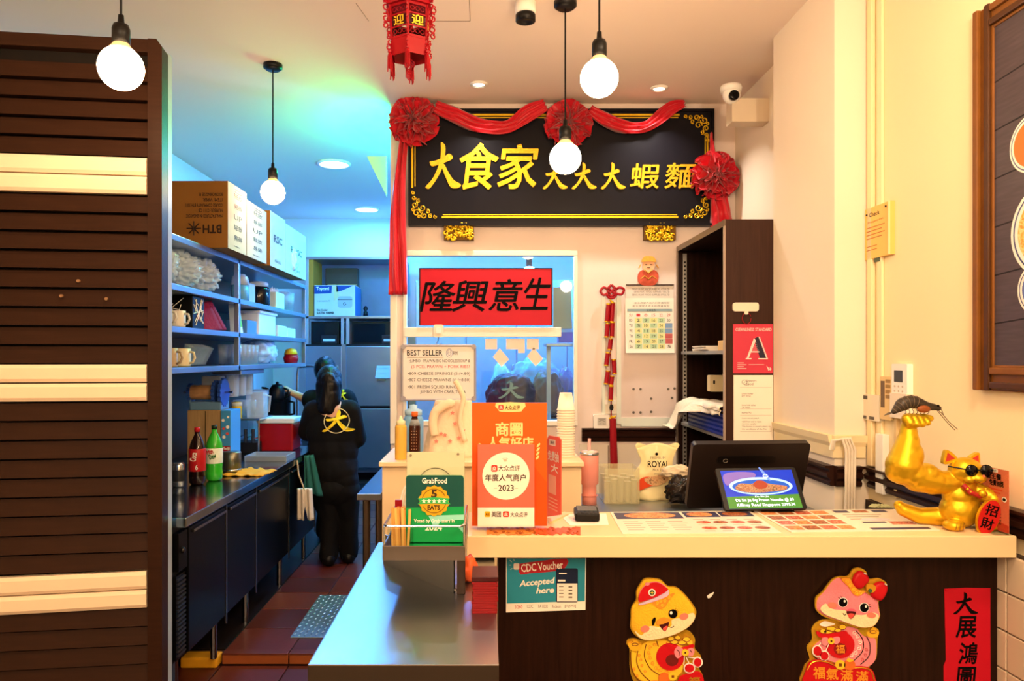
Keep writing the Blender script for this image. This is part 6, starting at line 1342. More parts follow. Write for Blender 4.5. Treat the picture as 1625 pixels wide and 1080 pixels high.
c = cloc(283,772); cn = thing('drink_can', 'silver and black drink can at the near end of the drinks counter', 'can', c); G().lathe([(0,.002),(.024,0),(.031,.008),(.031,.11),(.026,.12),(0,.12)], c, 22).build('body', M('can_silver','#a8b0b8',.2,.9,var=.3,vscale=30), cn, True); G().lathe([(.0313,.03),(.0315,.031),(.0315,.085),(.0313,.086)], c, 22).build('label', M('can_label','#22262c',.3,var=.4,vscale=60), cn, True)
c = cloc(368,752); tn = thing('steel_canister', 'round steel canister right of the green bottle', 'canister', c); G().lathe([(0,0),(.05,0),(.05,.12),(.045,.125),(0,.125)], c, 24).build('body', M('old_tin','#6a6a5c',.3,.8,var=.3), tn, True); G().lathe([(.051,.02),(.052,.022),(.052,.03),(.051,.032)], c, 24).build('hoop', steel, tn, True)
c = cloc(396,752)
def yfn(u, v_): return c+Vector((-.14+.24*u+.02*v_, -.09+.2*v_, .004+.018*abs(noise.noise(Vector((u*4,v_*4,1))))*2))
tag(cloth('yellow_cloth', yfn, 16, 16, M('yellow_cloth','#d09a2c',.85,var=.1,bump=.3), None), 'yellow cleaning cloth crumpled on the drinks counter', 'cloth')
# counter-top appliance stand
c = px(333,0,4.55); c.z = KZ
wbx = thing('wooden_box', 'light wooden box under the blue geared machine', 'box', c); G().box(c.x-.11,c.x+.09,c.y-.07,c.y+.1,KZ,1.165,.004).build('box', M('pale_wood','#a08358',.6,var=.3,vscale=10,stretch=(8,8,1)), wbx); G().box(c.x-.002,c.x+.002,c.y-.072,c.y-.07,KZ,1.16).build('joint', ink, wbx)
bxx = thing('blue_printed_box', 'blue printed box standing beside the wooden box', 'box', (c.x+.14,c.y,KZ)); G().box(c.x+.095,c.x+.155,c.y-.08,c.y+.1,KZ,1.165,.003).build('box', M('printed_blue','#3f8fc8',.4,var=.1), bxx); f = Frame((c.x+.095,c.y-.081,1.165),(.001,0,0),(0,0,-.001)); f.polys('dot', [ell(15,60,9),ell(42,100,10),ell(20,160,10),ell(45,40,7)], 0,.001, paper, bxx); f.polys('dot', [ell(40,140,9),ell(18,110,8)], 0,.001, M('dot_red','#d84a3a',.5), bxx); f.rect('red_band',2,215,58,245,0,.001,redd,bxx); f.text('lettering','Meiji',6,220,54,240,.0015,paper,bxx,.03)
gm2 = thing('geared_machine', 'cup sealing machine with blue gears on the wooden box', 'machine', (c.x,c.y,1.165)); bl = M('gear_blue','#2c4f9c',.4,var=.2); zc = 1.27
def gear(x, r, w_): 
    pts = [Vector((x, c.y-.0+(r if k % 2 else r*.86)*math.cos(2*PI*k/32), zc+(r if k % 2 else r*.86)*math.sin(2*PI*k/32))) for k in range(32)]; return G().prism(pts, (w_,0,0))
for x,r in ((-.125,.055),(.03,.075),(.075,.09)): gear(c.x+x,r,.018).build('gear', bl, gm2)
G().tube([(c.x-.11,c.y,zc),(c.x+.03,c.y,zc)], .045, 18).build('film_roll', M('film_roll','#b88a5c',.4,var=.4,vscale=30), gm2); G().tube([(c.x-.16,c.y,zc),(c.x+.14,c.y,zc)], .008, 8).build('axle', steel, gm2)
G().box(c.x-.10,c.x+.09,c.y-.06,c.y+.08,1.165,1.215,.006).build('base', M('machine_base','#5f86a8',.4), gm2); G().box(c.x-.06,c.x+.06,c.y+.02,c.y+.1,zc+.03,zc+.10,.01).build('cover', fm2, gm2); G().box(c.x-.12,c.x-.11,c.y-.02,c.y+.05,1.165,zc+.02).box(c.x+.055,c.x+.065,c.y-.02,c.y+.05,1.165,zc+.02).build('bracket', M('machine_base','#5f86a8',.4), gm2)
# rack with yellow can, pitchers
c = px(378,0,5.0); c.z = KZ; rkk = thing('steel_rack', 'small steel rack carrying a yellow tin and clear pitchers', 'rack', c)
zr_ = CZ-(662-VY)/F*5.0
G().box(c.x-.12,c.x+.17,4.92,5.22,zr_-.015,zr_,.003).build('tray', steel, rkk)
for x in (c.x-.11,c.x+.16):
    for y in (4.93,5.2): G().tube([(x,y,KZ),(x,y,zr_-.012)], .007, 8).build('leg', steel, rkk)
for k in range(4): G().tube([(c.x-.09+.07*k,4.95,KZ+.1),(c.x-.09+.07*k,5.2,KZ+.1)], .004, 6).build('wire', steel, rkk)
t_ = thing('yellow_tin', 'small yellow tin on the steel rack', 'tin', (c.x+.0,4.97,zr_)); G().lathe([(0,0),(.034,0),(.034,.10),(.03,.106),(0,.106)], (c.x+.0,4.97,zr_), 18).build('body', M('tin_yellow','#d8b41c',.4,var=.3,vscale=30), t_, True); G().lathe([(.0345,.08),(.035,.1),(.0345,.104)], (c.x,4.97,zr_), 18).build('rim_band', M('tin_cream','#d8dcc8',.4), t_, True)
t_ = thing('clear_pitcher', 'clear square pitcher standing on the steel rack', 'pitcher', (c.x+.12,5.05,zr_)); G().prism([(c.x+.06,5.0,zr_),(c.x+.17,5.0,zr_),(c.x+.165,5.0,zr_+.17),(c.x+.05,5.0,zr_+.17)], (0,.1,0)).build('body', gsm, t_); G().tube([(c.x+.165,5.02,zr_+.15),(c.x+.21,5.02,zr_+.14),(c.x+.2,5.02,zr_+.04),(c.x+.165,5.02,zr_+.03)], .008, 8).build('handle', gsm, t_)
for k in range(5): glass(('first','second','third','fourth','fifth')[k]+' upright glass on the small steel rack, counted from the yellow tin', c.x-.075+.055*(k % 3)+.03, 5.10+.07*(k//3), zr_, .11, .026)
dbx = thing('dark_crate', 'dark bottle crate under the small steel rack', 'crate', (c.x+.02,5.06,KZ)); G().box(c.x-.08,c.x+.13,4.99,5.16,KZ,KZ+.07,.004).build('body', M('crate_dark','#14161c',.4), dbx)
for k in range(4): G().tube([(c.x-.05+.05*k,5.0,KZ+.07),(c.x-.05+.05*k,5.0,KZ+.16)], .012, 10).build('bottle_neck', M('smoked_glass','#2c3a4c',.15), dbx)
tag(G().box(c.x-.085,c.x+.03,4.84,4.93,KZ,KZ+.07,.008).build('blue_tub', M('tub_blue','#4f86b8',.4,var=.2,vscale=20)), 'small blue tub in front of the dark crate', 'tub')
lad = thing('cup_dispenser', 'clear cup dispenser tube hanging below the lowest shelf', 'dispenser', (-1.6,5.0,SZ[3]-.03)); G().box(-1.70,-1.52,4.62,5.1,SZ[3]-.06,SZ[3]-.031,.004).build('rail', M('shelf_steel','#8fa0b4',.3,.8), lad)
for k in range(3): G().tube([(-1.6,4.7+.14*k,SZ[3]-.06),(-1.6,4.7+.14*k,SZ[3]-.20)], [.04,.036], 16).build('tube', gsm, lad)
# red tub with white lid
c = cloc(438,715); rd = thing('red_tub', 'red drink tub with white lid on the drinks counter', 'tub', c); w2 = 28*c.y/F; hh = 44*c.y/F
G().box(c.x-w2,c.x+w2,c.y-.02,c.y+.2,KZ,KZ+hh,.012).build('body', M('red_plastic','#8c0f18',.25,var=.3,vscale=6), rd); G().box(c.x-w2-.008,c.x+w2+.008,c.y-.03,c.y+.21,KZ+hh,KZ+hh+.035,.008).build('lid', M('lid_blue_white','#cfdce8',.4), rd)
c = cloc(430,728); bs = thing('wash_basin', 'shallow white basin before the red tub', 'basin', c)
for b_ in ((-.13,-.12,-.12,.10),(.12,.13,-.12,.10),(-.12,.12,-.12,-.11),(-.12,.12,.09,.10)): G().box(c.x+b_[0],c.x+b_[1],c.y+b_[2],c.y+b_[3],KZ,KZ+.035,.002).build('wall', M('basin_white','#9aa8b4',.3,.5), bs)
G().box(c.x-.12,c.x+.12,c.y-.11,c.y+.09,KZ,KZ+.008).build('base', M('basin_white','#9aa8b4',.3,.5), bs)
tag(crumple(cloc(470,712)+Vector((-.05,.1,.03)), .07, (.9,1.0,.5), .3, 3, 4, 41).build('grey_cloth', M('grey_cloth','#6d6478',.9), None, True), 'crumpled grey cloth on the counter edge beside the front worker', 'cloth')
# kettle and tap behind
c = px(440,0,5.95); c.z = KZ
kt = thing('black_kettle', 'black kettle held by the rear worker', 'kettle', px(441,620,5.75)); p = px(440,622,5.75)
G().lathe([(0,-.07),(.05,-.07),(.06,-.04),(.055,.03),(.035,.06),(0,.065)], p, 20).build('body', black, kt, True); G().tube([p+Vector((-.05,0,.0)), p+Vector((-.09,0,.03)), p+Vector((-.12,0,.035))], [.016,.010,.008], 8).build('spout', black, kt, True); G().tube([p+Vector((.05,0,.03)), p+Vector((.085,0,.02)), p+Vector((.085,0,-.03)), p+Vector((.05,0,-.05))], .009, 8).build('handle', black, kt, True); G().ball(p+Vector((0,0,.07)), .014, 1).build('lid_knob', black, kt)
tp = thing('sink_tap', 'curved steel sink tap behind the workers', 'tap', (c.x+.2,6.4,KZ)); b0 = Vector((-1.62,6.4,KZ)); G().tube(sm([tuple(b0), tuple(b0+Vector((0,0,.5))), tuple(b0+Vector((.05,0,.56))), tuple(b0+Vector((.22,0,.55))), tuple(b0+Vector((.26,0,.48)))],5,False), .014, 10).build('spout', steel, tp, True); G().lathe([(0,0),(.03,0),(.026,.03),(0,.03)], b0, 16).build('base', steel, tp, True)
bp_ = thing('coffee_pot', 'black cooking pot on the sink unit behind the red tub', 'pot', (-1.64,5.85,KZ)); G().lathe([(0,0),(.09,0),(.1,.02),(.1,.36),(.105,.37),(.09,.37),(.085,.03),(0,.03)], (-1.64,5.85,KZ), 24).build('body', black, bp_, True); G().tube([(-1.55,5.83,KZ+.3),(-1.5,5.82,KZ+.29),(-1.5,5.82,KZ+.2),(-1.55,5.83,KZ+.19)], .01, 8).build('handle', black, bp_, True)
pt2 = thing('clear_jug', 'tall clear jug on the sink unit behind the red tub', 'jug', (-1.72,5.60,KZ)); G().lathe([(0,.005),(.07,.005),(.07,0),(.085,.40),(.08,.40),(.066,.015),(0,.015)], (-1.72,5.60,KZ), 20).build('body', gsm, pt2, True)
# white mop cloth, teal cloth
hgc = px(466,0,4.85)
def mfn(u, v_): return Vector((-1.19+.085*u*(1+.15*v_), 4.72+.012*math.sin(u*14), KZ-.19-.2*v_*(1-.55*max(0,1-abs(u-.45)*9))))
mp_ = thing('hanging_cloth', 'white mop cloth hanging from a cord on the counter front', 'cloth', (-1.2,4.72,.5)); cloth('cloth', mfn, 22, 14, M('white_rag','#cfc6b8',.9,var=.1,bump=.3), mp_, .012); G().tube([(-1.198,4.72,KZ-.01),(-1.185,4.71,KZ-.1),(-1.15,4.72,KZ-.2)], .005, 6).build('cord', M('rag_cord','#b8a888',.8), mp_)
def tfn(u, v_): return Vector((-1.198+.11*u*(.4+.6*v_), 4.90+.012*math.sin(u*14)+.05*u, KZ-.005-.24*v_-.04*u*v_))
tag(cloth('teal_towel', tfn, 22, 14, M('teal_cloth','#1f5a54',.85,var=.2,bump=.2), None, .006), 'dark teal towel hanging over the counter edge beside the white cloth', 'towel')
# ------------------------------------------------------------------ steel prep table right of the aisle
pt3 = thing('prep_table', 'narrow steel prep table along the right of the kitchen aisle', 'table', (-.53,4.2,KF))
G().box(-.60,-.49,3.46,5.02,TZ-.03,TZ,.002).build('top', M('prep_steel','#a8b8c8',.18,1,var=.08), pt3)
for y in (3.52,4.9):
    for x in (-.565,-.505): G().tube([(x,y,KF),(x,y,TZ-.028)], .018, 12).build('leg', fs, pt3)
G().tube([(-.565,3.52,.3),(-.565,4.9,.3)], .012, 8).build('stretcher', fs, pt3)
tag(crumple((-.53,3.70,KF+.16), .16, (.2,.9,1.05), .15, 2.5, 4, 51).build('black_backpack', M('bag_black','#0e0e12',.5), None, True), 'black bag on the floor under the prep table', 'bag')
tag(G().box(-.57,-.51,4.55,4.72,TZ,TZ+.05,.01).build('pink_packet', M('packet_pink','#c890a0',.5)), 'small pink packet at the far end of the prep table', 'packet')
# ------------------------------------------------------------------ fridge wall
FD = 8.54
def fx(x): return (x-VX)/F*FD
def fz(y): return CZ-(y-VY)/F*FD
fg = thing('upright_fridge', 'two door wide steel upright fridge at the far end of the kitchen', 'fridge', (fx(560),FD+.35,KF))
X_a, X_b, X_c = fx(484), fx(546), fx(640)
G().box(X_a,X_c,FD+.04,FD+.7,fz(742),fz(546),.004).build('cabinet', dsteel, fg)
fsd = M('fridge_steel','#8796a6',.32,.9,var=.12,vscale=4)
for a,b in ((X_a+.01,X_b-.03),(X_b+.02,X_c-.01)):
    for y0,y1 in ((742,648),(644,549)):
        o = G().box(a,b,FD,FD+.04,fz(y0),fz(y1),.006).build('door', fsd, fg)
        G().box(b-.05,b-.035,FD-.025,FD,fz((y0+y1)/2)-.12,fz((y0+y1)/2)+.12,.004).build('handle', steel, o)
for x in (X_a+.08,X_c-.08):
    for y in (FD+.1,FD+.62): G().tube([(x,y,KF),(x,y,fz(742))], .02, 10).build('foot', dsteel, fg)
G().box(X_b-.03,X_b+.02,FD+.0,FD+.04,fz(742),fz(546)).build('mullion', steel2, fg)
ov = thing('overhead_rack', 'steel rack above the fridge holding ovens and boxes', 'rack', (fx(560),FD+.3,fz(546)))
for y in (501,407): G().box(X_a,X_c,FD+.02,FD+.6,fz(y)-.03,fz(y),.003).build('shelf', steel2, ov)
for x in (X_a,X_b-.04,X_b+.02,X_c-.03): G().box(x,x+.035,FD+.02,FD+.06,fz(546),fz(501)-.03 if X_a < x < X_c-.1 else fz(407)-.03,.002).build('post', M('slotted_steel','#aab4be',.35,.8), ov)
G().box(X_a,X_c,FD+.58,FD+.6,fz(501),fz(407)-.03).build('back_sheet', M('sheet_blue','#6f86a4',.35,.3,var=.2), ov)
for lab,a,b in (('black microwave oven above the left fridge door',fx(490),fx(535)),('black microwave oven above the right fridge door',fx(556),fx(632))):
    t_ = thing('microwave_oven', lab, 'oven', ((a+b)/2,FD+.3,fz(546)), 'ovens above the fridge'); G().box(a,b,FD+.1,FD+.5,fz(546),fz(509),.006).build('body', black, t_); G().box(a+.02,b-.16,FD+.092,FD+.1,fz(543),fz(513),.003).build('door', M('oven_glass','#14161a',.08), t_)
    o = G().box(b-.2,b-.02,FD+.085,FD+.1,fz(545),fz(531),.002).build('panel', M('oven_panel','#22252a',.3), t_); f = crop(FD+.084); G().box(b-.18,b-.04,FD+.082,FD+.085,fz(541),fz(537)).build('display', M('oven_text','#c8ccd0',.4), o)
fbx = thing('appliance_box', 'white and blue cardboard box with a printed rice cooker on the rack', 'box', (fx(530),FD+.2,fz(500))); a,b = fx(498),fx(563); G().box(a,b,FD+.02,FD+.42,fz(501),fz(452),.004).build('box', M('box_white','#d4d2c6',.6), fbx)
G().box(b,b+.001,FD+.02,FD+.42,fz(500),fz(453)).build('side_face', M('box_sideblue','#4f86c4',.6), fbx); f = crop(FD+.019); bb_ = M('box_blue','#1f4a94',.5)
f.polys('blue_panel', [[(499,453),(527,453),(526,465),(499,466)],[(534,453),(561,453),(542,461),(534,463)]], 0,.001, bb_, fbx); f.poly('yellow_panel', [(529,453),(535,453),(538,470),(530,478)], 0,.001, M('box_cream','#e0cf9c',.5), fbx); f.text('lettering','Toyomi',502,455,522,462,.0012,paper,fbx,.03); f.poly('cooker', rrect(536,470,559,488,4), 0,.001, M('cooker_grey','#b0b4b8',.5), fbx); f.line('cooker_line', [[(536,475),(559,475)],ell(547,482,2,2,10)], .004,.002,pr,fbx)
f.text('lettering','Rice Cooker',503,490,520,493,.001,ink,fbx,.02); f.text('lettering','ELECTRIC WARMER',503,494.5,530,498,.001,ink,fbx,.03); f.text('lettering','large capacity 7L',503,476,524,479,.001,tan,fbx)
tag(G().box(fx(488.5),fx(496),FD+.04,FD+.5,fz(501),fz(411),.004).build('orange_carton', M('orange_carton','#d08a30',.7,var=.15)), 'tall orange carton standing at the left end of the rack', 'box')
t_ = thing('brown_basket', 'dark brown tray box on the rack behind the appliance box', 'box', (fx(535),FD+.3,fz(450))); G().box(fx(503),fx(557),FD+.44,FD+.57,fz(500),fz(418),.01).build('body', M('rack_brown','#5a4a40',.5,var=.3), t_); G().box(fx(507),fx(556),FD+.43,FD+.45,fz(449),fz(445),.004).build('rim', M('rack_tan','#b09468',.5), t_)
tag(G().lathe([(0,.0),(.03,0),(.025,.05),(.012,.06),(.03,.09),(.01,.12),(0,.12)], (fx(578),FD+.1,fz(501)), 14).build('dark_ornament', black, None, True), 'small dark ornament on the rack right of the appliance box', 'ornament')
ppr = thing('paper_bundle', 'white paper bundle clipped on the fridge beside the partition', 'papers', px(608,606,FD-.03)); f = crop(FD-.027)
for k in range(5): f.rect('sheet', 598-k*.6,580+k*4,622,584+k*4,-.02-.004*(k % 2),.03, M('paper_blue','#c4d4e4',.6), ppr)
f.rect('clip', 598,601,612,604,0,.01, M('clip_brown','#8a5a3c',.5), ppr)
# ------------------------------------------------------------------ behind the window
kt2 = thing('kitchen_worktable', 'steel worktable behind the kitchen window', 'table', (.2,5.7,KF)); G().box(-.4,1.5,5.42,6.1,1.0,1.03,.003).build('top', steel2, kt2)
for x in (-.36,1.44):
    for y in (5.46,6.04): G().box(x,x+.03,y,y+.03,KF,1.0).build('leg', dsteel, kt2)
f = crop(5.43)
c = px(818,0,5.62); c.z = 1.03
def bagb(name, label, x, yt, w, d, m_, seed, h=None, dd=.12):
    c = px(x, 0, d); h = CZ-(yt-VY)/F*d-1.03; o = crumple((0,0,0), 1, (1,1,1), .13, 2.2, 5, seed)
    zs_ = [p.z for p in o.v]; z0_, z1_ = min(zs_), max(zs_)
    o.v = [Vector((c.x+p.x*w*d/F/2, c.y+p.y*dd, 1.03+(p.z-z0_)/(z1_-z0_)*h)) for p in o.v]; return tag(o.build(name, m_, None, True), label, 'bag')
bd1 = bagb('black_bag','black bag with printed emblem behind the kitchen window',812,592,82,5.62,M('navy_film','#14182a',.4,var=.3),61)
da(crop(5.49),'emblem',795,606,832,632,-.01,.008,M('emblem_khaki','#a8a070',.5),bd1)
bagb('brown_bag','brown and black bag to the right behind the kitchen window',868,585,54,5.66,M('brown_film','#4a3a3a',.35,var=.5,vscale=4),62)
bagb('blue_bag','pale blue plastic bag heaped behind the black bag',850,566,96,5.85,plastic_film('pale_blue_film','#7fb4e4',.75),63)
bagb('violet_bag','violet tinted plastic bag at the right edge of the window',896,582,40,5.85,plastic_film('violet_film','#6a6090',.75),64)
bagb('white_tub_bag','white bag standing behind the black bag',795,572,34,5.88,plastic_film('white_film2','#d4e0ec',.85),65)
f = crop(DW+.0095)
for lab,x,y in (('white diamond shaped card stuck on the window, left one',795,567),('white diamond shaped card stuck on the window, right one',849,566)): tag(f.poly('diamond_card', [(x-13,y-1),(x-2,y-15),(x+13,y+3),(x+1,y+15)], 0,.001, paper, None), lab, 'card', 'cards on the window')
for k,x in enumerate((770,803,822,836)): tag(f.rect('hanging_note', x,537,x+(19 if k != 2 else 11),554 if k != 2 else 560,0,.001, paper, None), ('pale note under the window ledge, first from the left','pale note under the window ledge, second from the left','narrow pale note under the window ledge, third from the left','pale note under the window ledge, fourth from the left')[k], 'note', 'notes on the window')
kb_ = thing('paper_bag', 'upright kraft paper bag behind the right end of the window', 'bag', px(891,545,5.28)); fb_ = crop(5.24); km = M('kraft','#b89a6c',.8,var=.15)
fb_.poly('front', [(878,456),(906,454),(908,521),(878,521)], -.006, .006, km, kb_); fb_.poly('back', [(880,456),(904,454),(906,521),(880,521)], -.09, .006, km, kb_)
G().prism([fb_.pt(878,456,-.006), fb_.pt(878,521,-.006), fb_.pt(880,521,-.085), fb_.pt(880,456,-.085)], (.003,0,0)).build('gusset', km, kb_)
t_ = thing('blue_crate', 'small blue crate behind the right end of the window ledge', 'crate', px(898,540,5.3)); fb_ = crop(5.3); fb_.rect('body',886,526,914,543,-.1,.12,M('crate_blue','#2456b8',.4),t_); fb_.rect('lid',884,521,914,527,-.1,.125,M('crate_pale','#8fb8d8',.4),t_)
hs = thing('window_shelf', 'steel shelf holding the crate and the kraft bag behind the window', 'shelf', px(893,545,5.3)); G().box(.42,.70,5.16,5.42,px(0,545,5.3).z-.02,px(0,545,5.3).z,.002).build('board', steel2, hs); G().box(.66,.69,5.38,5.42,1.031,px(0,545,5.3).z-.02).build('post', steel2, hs); G().box(.44,.47,5.38,5.42,1.031,px(0,545,5.3).z-.02).build('post', steel2, hs)
kcab = thing('tall_steel_cabinet', 'tall steel kitchen cabinet seen through the window', 'cabinet', (.2,8.0,KF)); G().box(-.75,1.4,7.9,8.6,KF,2.3,.004).build('body', M('cabinet_blue_steel','#8aa4bc',.35,.5,var=.1), kcab)
for k in range(4): 
    o = G().box(-.74+.535*k,-.215+.535*k,7.87,7.9,.15,2.28,.006).build('door', M('cabinet_blue_steel','#8aa4bc',.35,.5), kcab); G().box(-.26+.535*k,-.24+.535*k,7.845,7.87,1.2,1.4,.003).build('handle', steel, o)
# globes put behind the glass as cool fill lamps, the farther one unseen
kb = M('cool_fill_bulb','#eaf4ff',.3,var=0,emit=10,ecol='#cfe6ff')
for lab,(x,y,z_) in (('cool globe lamp added as kitchen fill, seen above the red banner',(.35,6.0,2.15)),('unseen cool globe lamp added as fill deeper in the kitchen behind the partition',(1.2,7.2,2.1))):
    t_ = thing('kitchen_fill_globe', lab, 'lamp', (x,y,CEIL)); G().tube([(x,y,CEIL),(x,y,z_+.13)], .004, 6).build('cord', black, t_); G().tube([(x,y,z_+.06),(x,y,z_+.14)], .025, 12).build('socket', black, t_); G().ball((x,y,z_), .068, 3).build('bulb', kb, t_, True)
# ================================================================== workers
def worker(name, label, d, head, sh_l, sh_r, el_l, ha_l, el_r, ha_r, hip, kn, ft, hair_long, logo):
    s = d/F
    def q(p): return px(p[0], p[1], d)+Vector((0, p[2] if len(p) > 2 else 0, 0))
    root = thing(name, label, 'person', (q(hip).x, d, KF))
    H_, SL, SR, HP = q(head), q(sh_l), q(sh_r), q(hip); neck = (SL+SR)/2+Vector((0,0,.02))
    P = [('c', neck+Vector((0,0,-.03)), H_+Vector((0,0,-.06)), .052, .048), ('e', H_, (.075,.092,.108)), ('e', H_+Vector((-.015,.05,-.04)), (.055,.055,.06)),
      ('e', H_+Vector((-.02,.098,-.02)), (.012,.014,.018)), ('e', H_+Vector((.075,.01,-.01)), (.012,.02,.028)), ('e', H_+Vector((-.075,.01,-.01)), (.012,.02,.028)),
      ('c', SL, SR, .052, .052), ('e', (SL+SR)/2+(HP-(SL+SR)/2)*.28, (.15,.095,.16)), ('e', (SL+SR)/2+(HP-(SL+SR)/2)*.6, (.135,.09,.16)), ('e', HP, (.145,.10,.12)), ('c', (SL+SR)/2, HP, .10, .10)]
    for a, e, h in ((SL, q(el_l), q(ha_l)), (SR, q(el_r), q(ha_r))):
        P += [('c', a, e, .05, .043), ('c', e, h, .041, .026)]
        u = (h-e).normalized(); side = u.cross(Vector((0,0,1))).normalized(); dn = side.cross(u).normalized()
        palm = h+u*.045; P += [('c', h, palm, .026, .03), ('e', palm, (.036,.036,.03))]
        for k in range(4):
            o = palm+side*(.024-.016*k)+u*.02; m1_ = o+u*(.032-.004*abs(k-1))-dn*.008; P += [('c', o, m1_, .0105, .0095), ('c', m1_, m1_+u*.014-dn*.026, .0095, .008)]
        o = palm+side*.03-u*.02; P += [('c', o, o+side*.018+u*.022-dn*.012, .012, .0105), ('c', o+side*.018+u*.022-dn*.012, o+side*.008+u*.045-dn*.024, .0105, .009)]
    for i in (0, 1):
        hp = HP+Vector(((-.075, .075)[i], 0, -.05)); k_, f_ = q(kn[i]), q(ft[i]); f_.z = KF+.07
        P += [('c', hp, k_, .075, .055), ('c', k_, f_, .054, .045)]
        P += [('c', Vector((f_.x,f_.y,KF+.04)), Vector((f_.x-.05,f_.y+.12,KF+.032)), .04, .032), ('e', Vector((f_.x,f_.y-.02,KF+.035)), (.042,.05,.035))]
    body = blob('body', P, .008, skin, root, 3); off = wloc(root)
    # T-shirt: torso with short sleeves and a loose hem
    mid = (SL+SR)/2; hem = HP+Vector((0,0,-.02))
    T = [('c', SL+Vector((.02,0,-.005)), SR+Vector((-.02,0,-.005)), .078, .078), ('e', mid+(HP-mid)*.26, (.182,.122,.18)), ('e', mid+(HP-mid)*.55, (.168,.12,.19)), ('e', mid+(HP-mid)*.8, (.172,.13,.17)), ('c', hem+Vector((-.058,0,.04)), hem+Vector((.058,0,.04)), .112, .112), ('c', hem+Vector((-.06,0,-.03)), hem+Vector((.06,0,-.03)), .114, .114), ('c', neck+Vector((0,0,-.04)), neck+Vector((0,-.006,.05)), .078, .064)]
    for a, e in ((SL, q(el_l)), (SR, q(el_r))): T += [('c', a, a.lerp(e, .45), .08, .078), ('c', a.lerp(e, .45), a.lerp(e, .86), .078, .074)]
    shirt = blob('shirt', T, .008, blackcloth, root, 4)
    L_ = [('e', HP+Vector((0,0,-.03)), (.17,.125,.13))]
    for i in (0, 1):
        hp = HP+Vector(((-.078, .078)[i], 0, -.05)); k_, f_ = q(kn[i]), q(ft[i]); f_.z = KF+.07
        L_ += [('c', hp, k_, .098, .072), ('c', k_, f_, .070, .064)]
    legs = blob('trousers', L_, .008, M('black_trousers','#060608',.8,var=.2,bump=.1,bscale=30), root, 3)
    for o_, amp in ((shirt, .012), (legs, .012)):
        me_ = o_.data; nrm = [v.normal.copy() for v in me_.vertices]
        for v in me_.vertices: c_ = v.co+off; v.co += nrm[v.index]*amp*(noise.noise(Vector((c_.x*8, c_.y*8, c_.z*6)))+.5*noise.noise(Vector((c_.x*20, c_.y*20, c_.z*9))))
    for i in (0, 1):
        f_ = q(ft[i]); sh_ = [('c', Vector((f_.x+.005,f_.y-.03,KF+.045)), Vector((f_.x-.05,f_.y+.13,KF+.04)), .048, .04), ('c', Vector((f_.x,f_.y,KF+.05)), Vector((f_.x,f_.y,KF+.09)), .05, .052)]
        o_ = blob('shoe', sh_, .007, M('work_shoe','#101012',.35,var=.3), root, 2)
        for v in o_.data.vertices:
            if v.co.z+off.z < KF+.004: v.co.z = KF+.004-off.z
        pass
    me = shirt.data
    # hair
    hp_ = [('e', H_+Vector((.0,-.008,.014)), (.088,.10,.108)), ('e', H_+Vector((.02,-.035,-.02)), (.075,.07,.09))]
    if hair_long: hp_ += [('c', H_+Vector((.015,-.06,-.02)), H_+Vector((-.01,-.085,-.17)), .07, .055), ('c', H_+Vector((.03,-.06,-.02)), H_+Vector((.045,-.07,-.13)), .055, .045), ('c', H_+Vector((-.03,-.05,-.02)), H_+Vector((-.04,-.06,-.12)), .055, .04), ('e', H_+Vector((.01,-.09,.02)), (.05,.03,.05)), ('c', H_+Vector((.025,-.075,-.08)), H_+Vector((.02,-.085,-.19)), .055, .045), ('c', H_+Vector((.05,-.04,-.08)), H_+Vector((.05,-.05,-.17)), .04, .035)]
    blob('hair', hp_, .006, hair, root, 3)
    # eyes, on the side away from the camera
    G().ball(H_+Vector((-.045,.085,.0)), .011, 1).ball(H_+Vector((.015,.092,.0)), .011, 1).build('eye', ink, root)
    # emblem on the back, wrapped on the shirt
    lx0, ly0, lx1, ly1, ring = logo; f = crop(d-.10)
    gd = M('shirt_gold','#e8c81e',.7,var=.06)
    def press(o):
        from mathutils.bvhtree import BVHTree
        bv = BVHTree.FromPolygons([v.co+off for v in me.vertices], [tuple(p.vertices) for p in me.polygons]); o2 = wloc(o)
        ys = min(v.co.y for v in o.data.vertices)
        for v in o.data.vertices:
            w_ = v.co+wloc(root); lift = v.co.y-ys; hit = bv.ray_cast(Vector((w_.x, d-.6, w_.z)), Vector((0,1,0)))
            if hit[0]: v.co.y = hit[0].y-.009-(.003 if lift < .0015 else 0)-wloc(root).y
    o = f.polys('emblem', [[(lx0+(lx1-lx0)*a_, ly0+(ly1-ly0)*b_) for a_, b_ in s_] for s_ in DA], 0, .002, gd, root, True); press(o)
    if ring:
        n_ = 28; cx, cy2 = lx0+(lx1-lx0)*.40, (ly0+ly1)/2; R0, R1 = (lx1-lx0)*.42, (lx1-lx0)*.45; v = []
        for k in range(n_):
            a_ = 2*PI*k/n_
            for r_ in (R0, R1): v.append(f.pt(cx+r_*math.cos(a_), cy2+r_*math.sin(a_), .003))
        o = obj('emblem_ring', v, [(2*k,2*k+1,(2*k+3) % (2*n_),(2*k+2) % (2*n_)) for k in range(n_)], M('shirt_cream','#d8d0a0',.7), root); press(o)
    return root
worker('person', 'worker in black T-shirt with large gold emblem standing nearer, seen from behind', 5.14, (522,606,.02), (500,652), (554,652), (484,690,.08), (476,672,.24), (566,700,.05), (546,712,.24), (530,765), [(522,822,.02),(551,820,.04)], [(522,884,.0),(551,878,.07)], True, (517,650,561,684,True))
worker('person', 'worker with short black hair reaching left, standing behind the nearer one', 5.84, (515,589,.03), (494,634), (549,632), (492,640,.1), (458,622,.05), (556,668,.1), (540,690,.25), (522,732), [(516,790,.02),(542,790,.02)], [(516,850,.0),(542,850,.04)], False, (536,618,552,636,False))
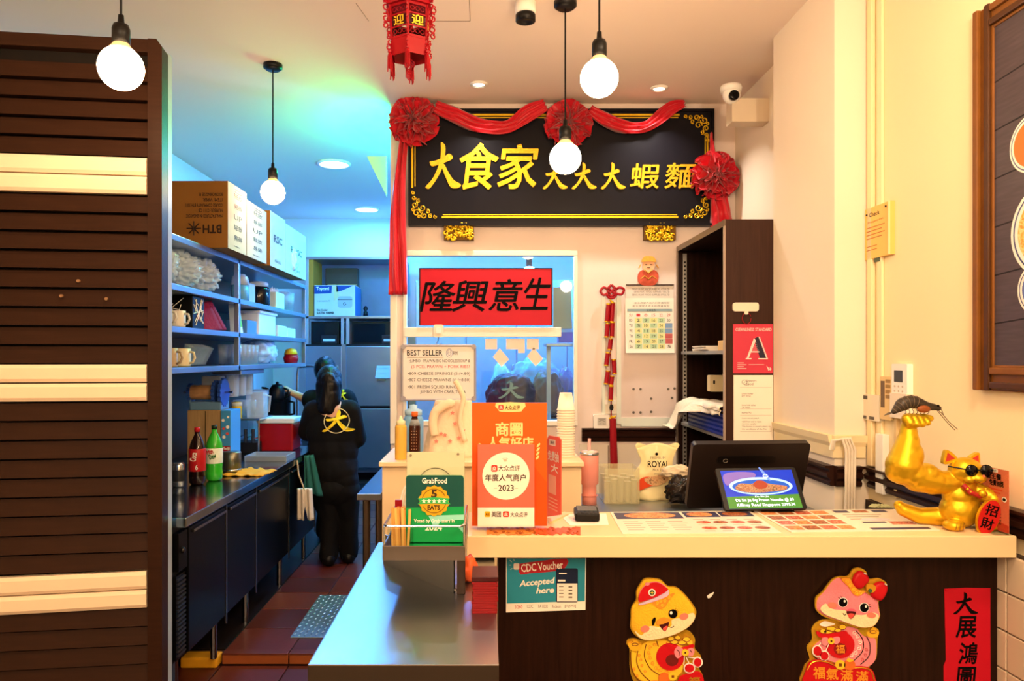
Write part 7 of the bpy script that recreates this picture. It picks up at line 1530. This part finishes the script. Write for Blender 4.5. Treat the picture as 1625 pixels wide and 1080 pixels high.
# ================================================================== link everything
for o in COL.q: SC.collection.objects.link(o)
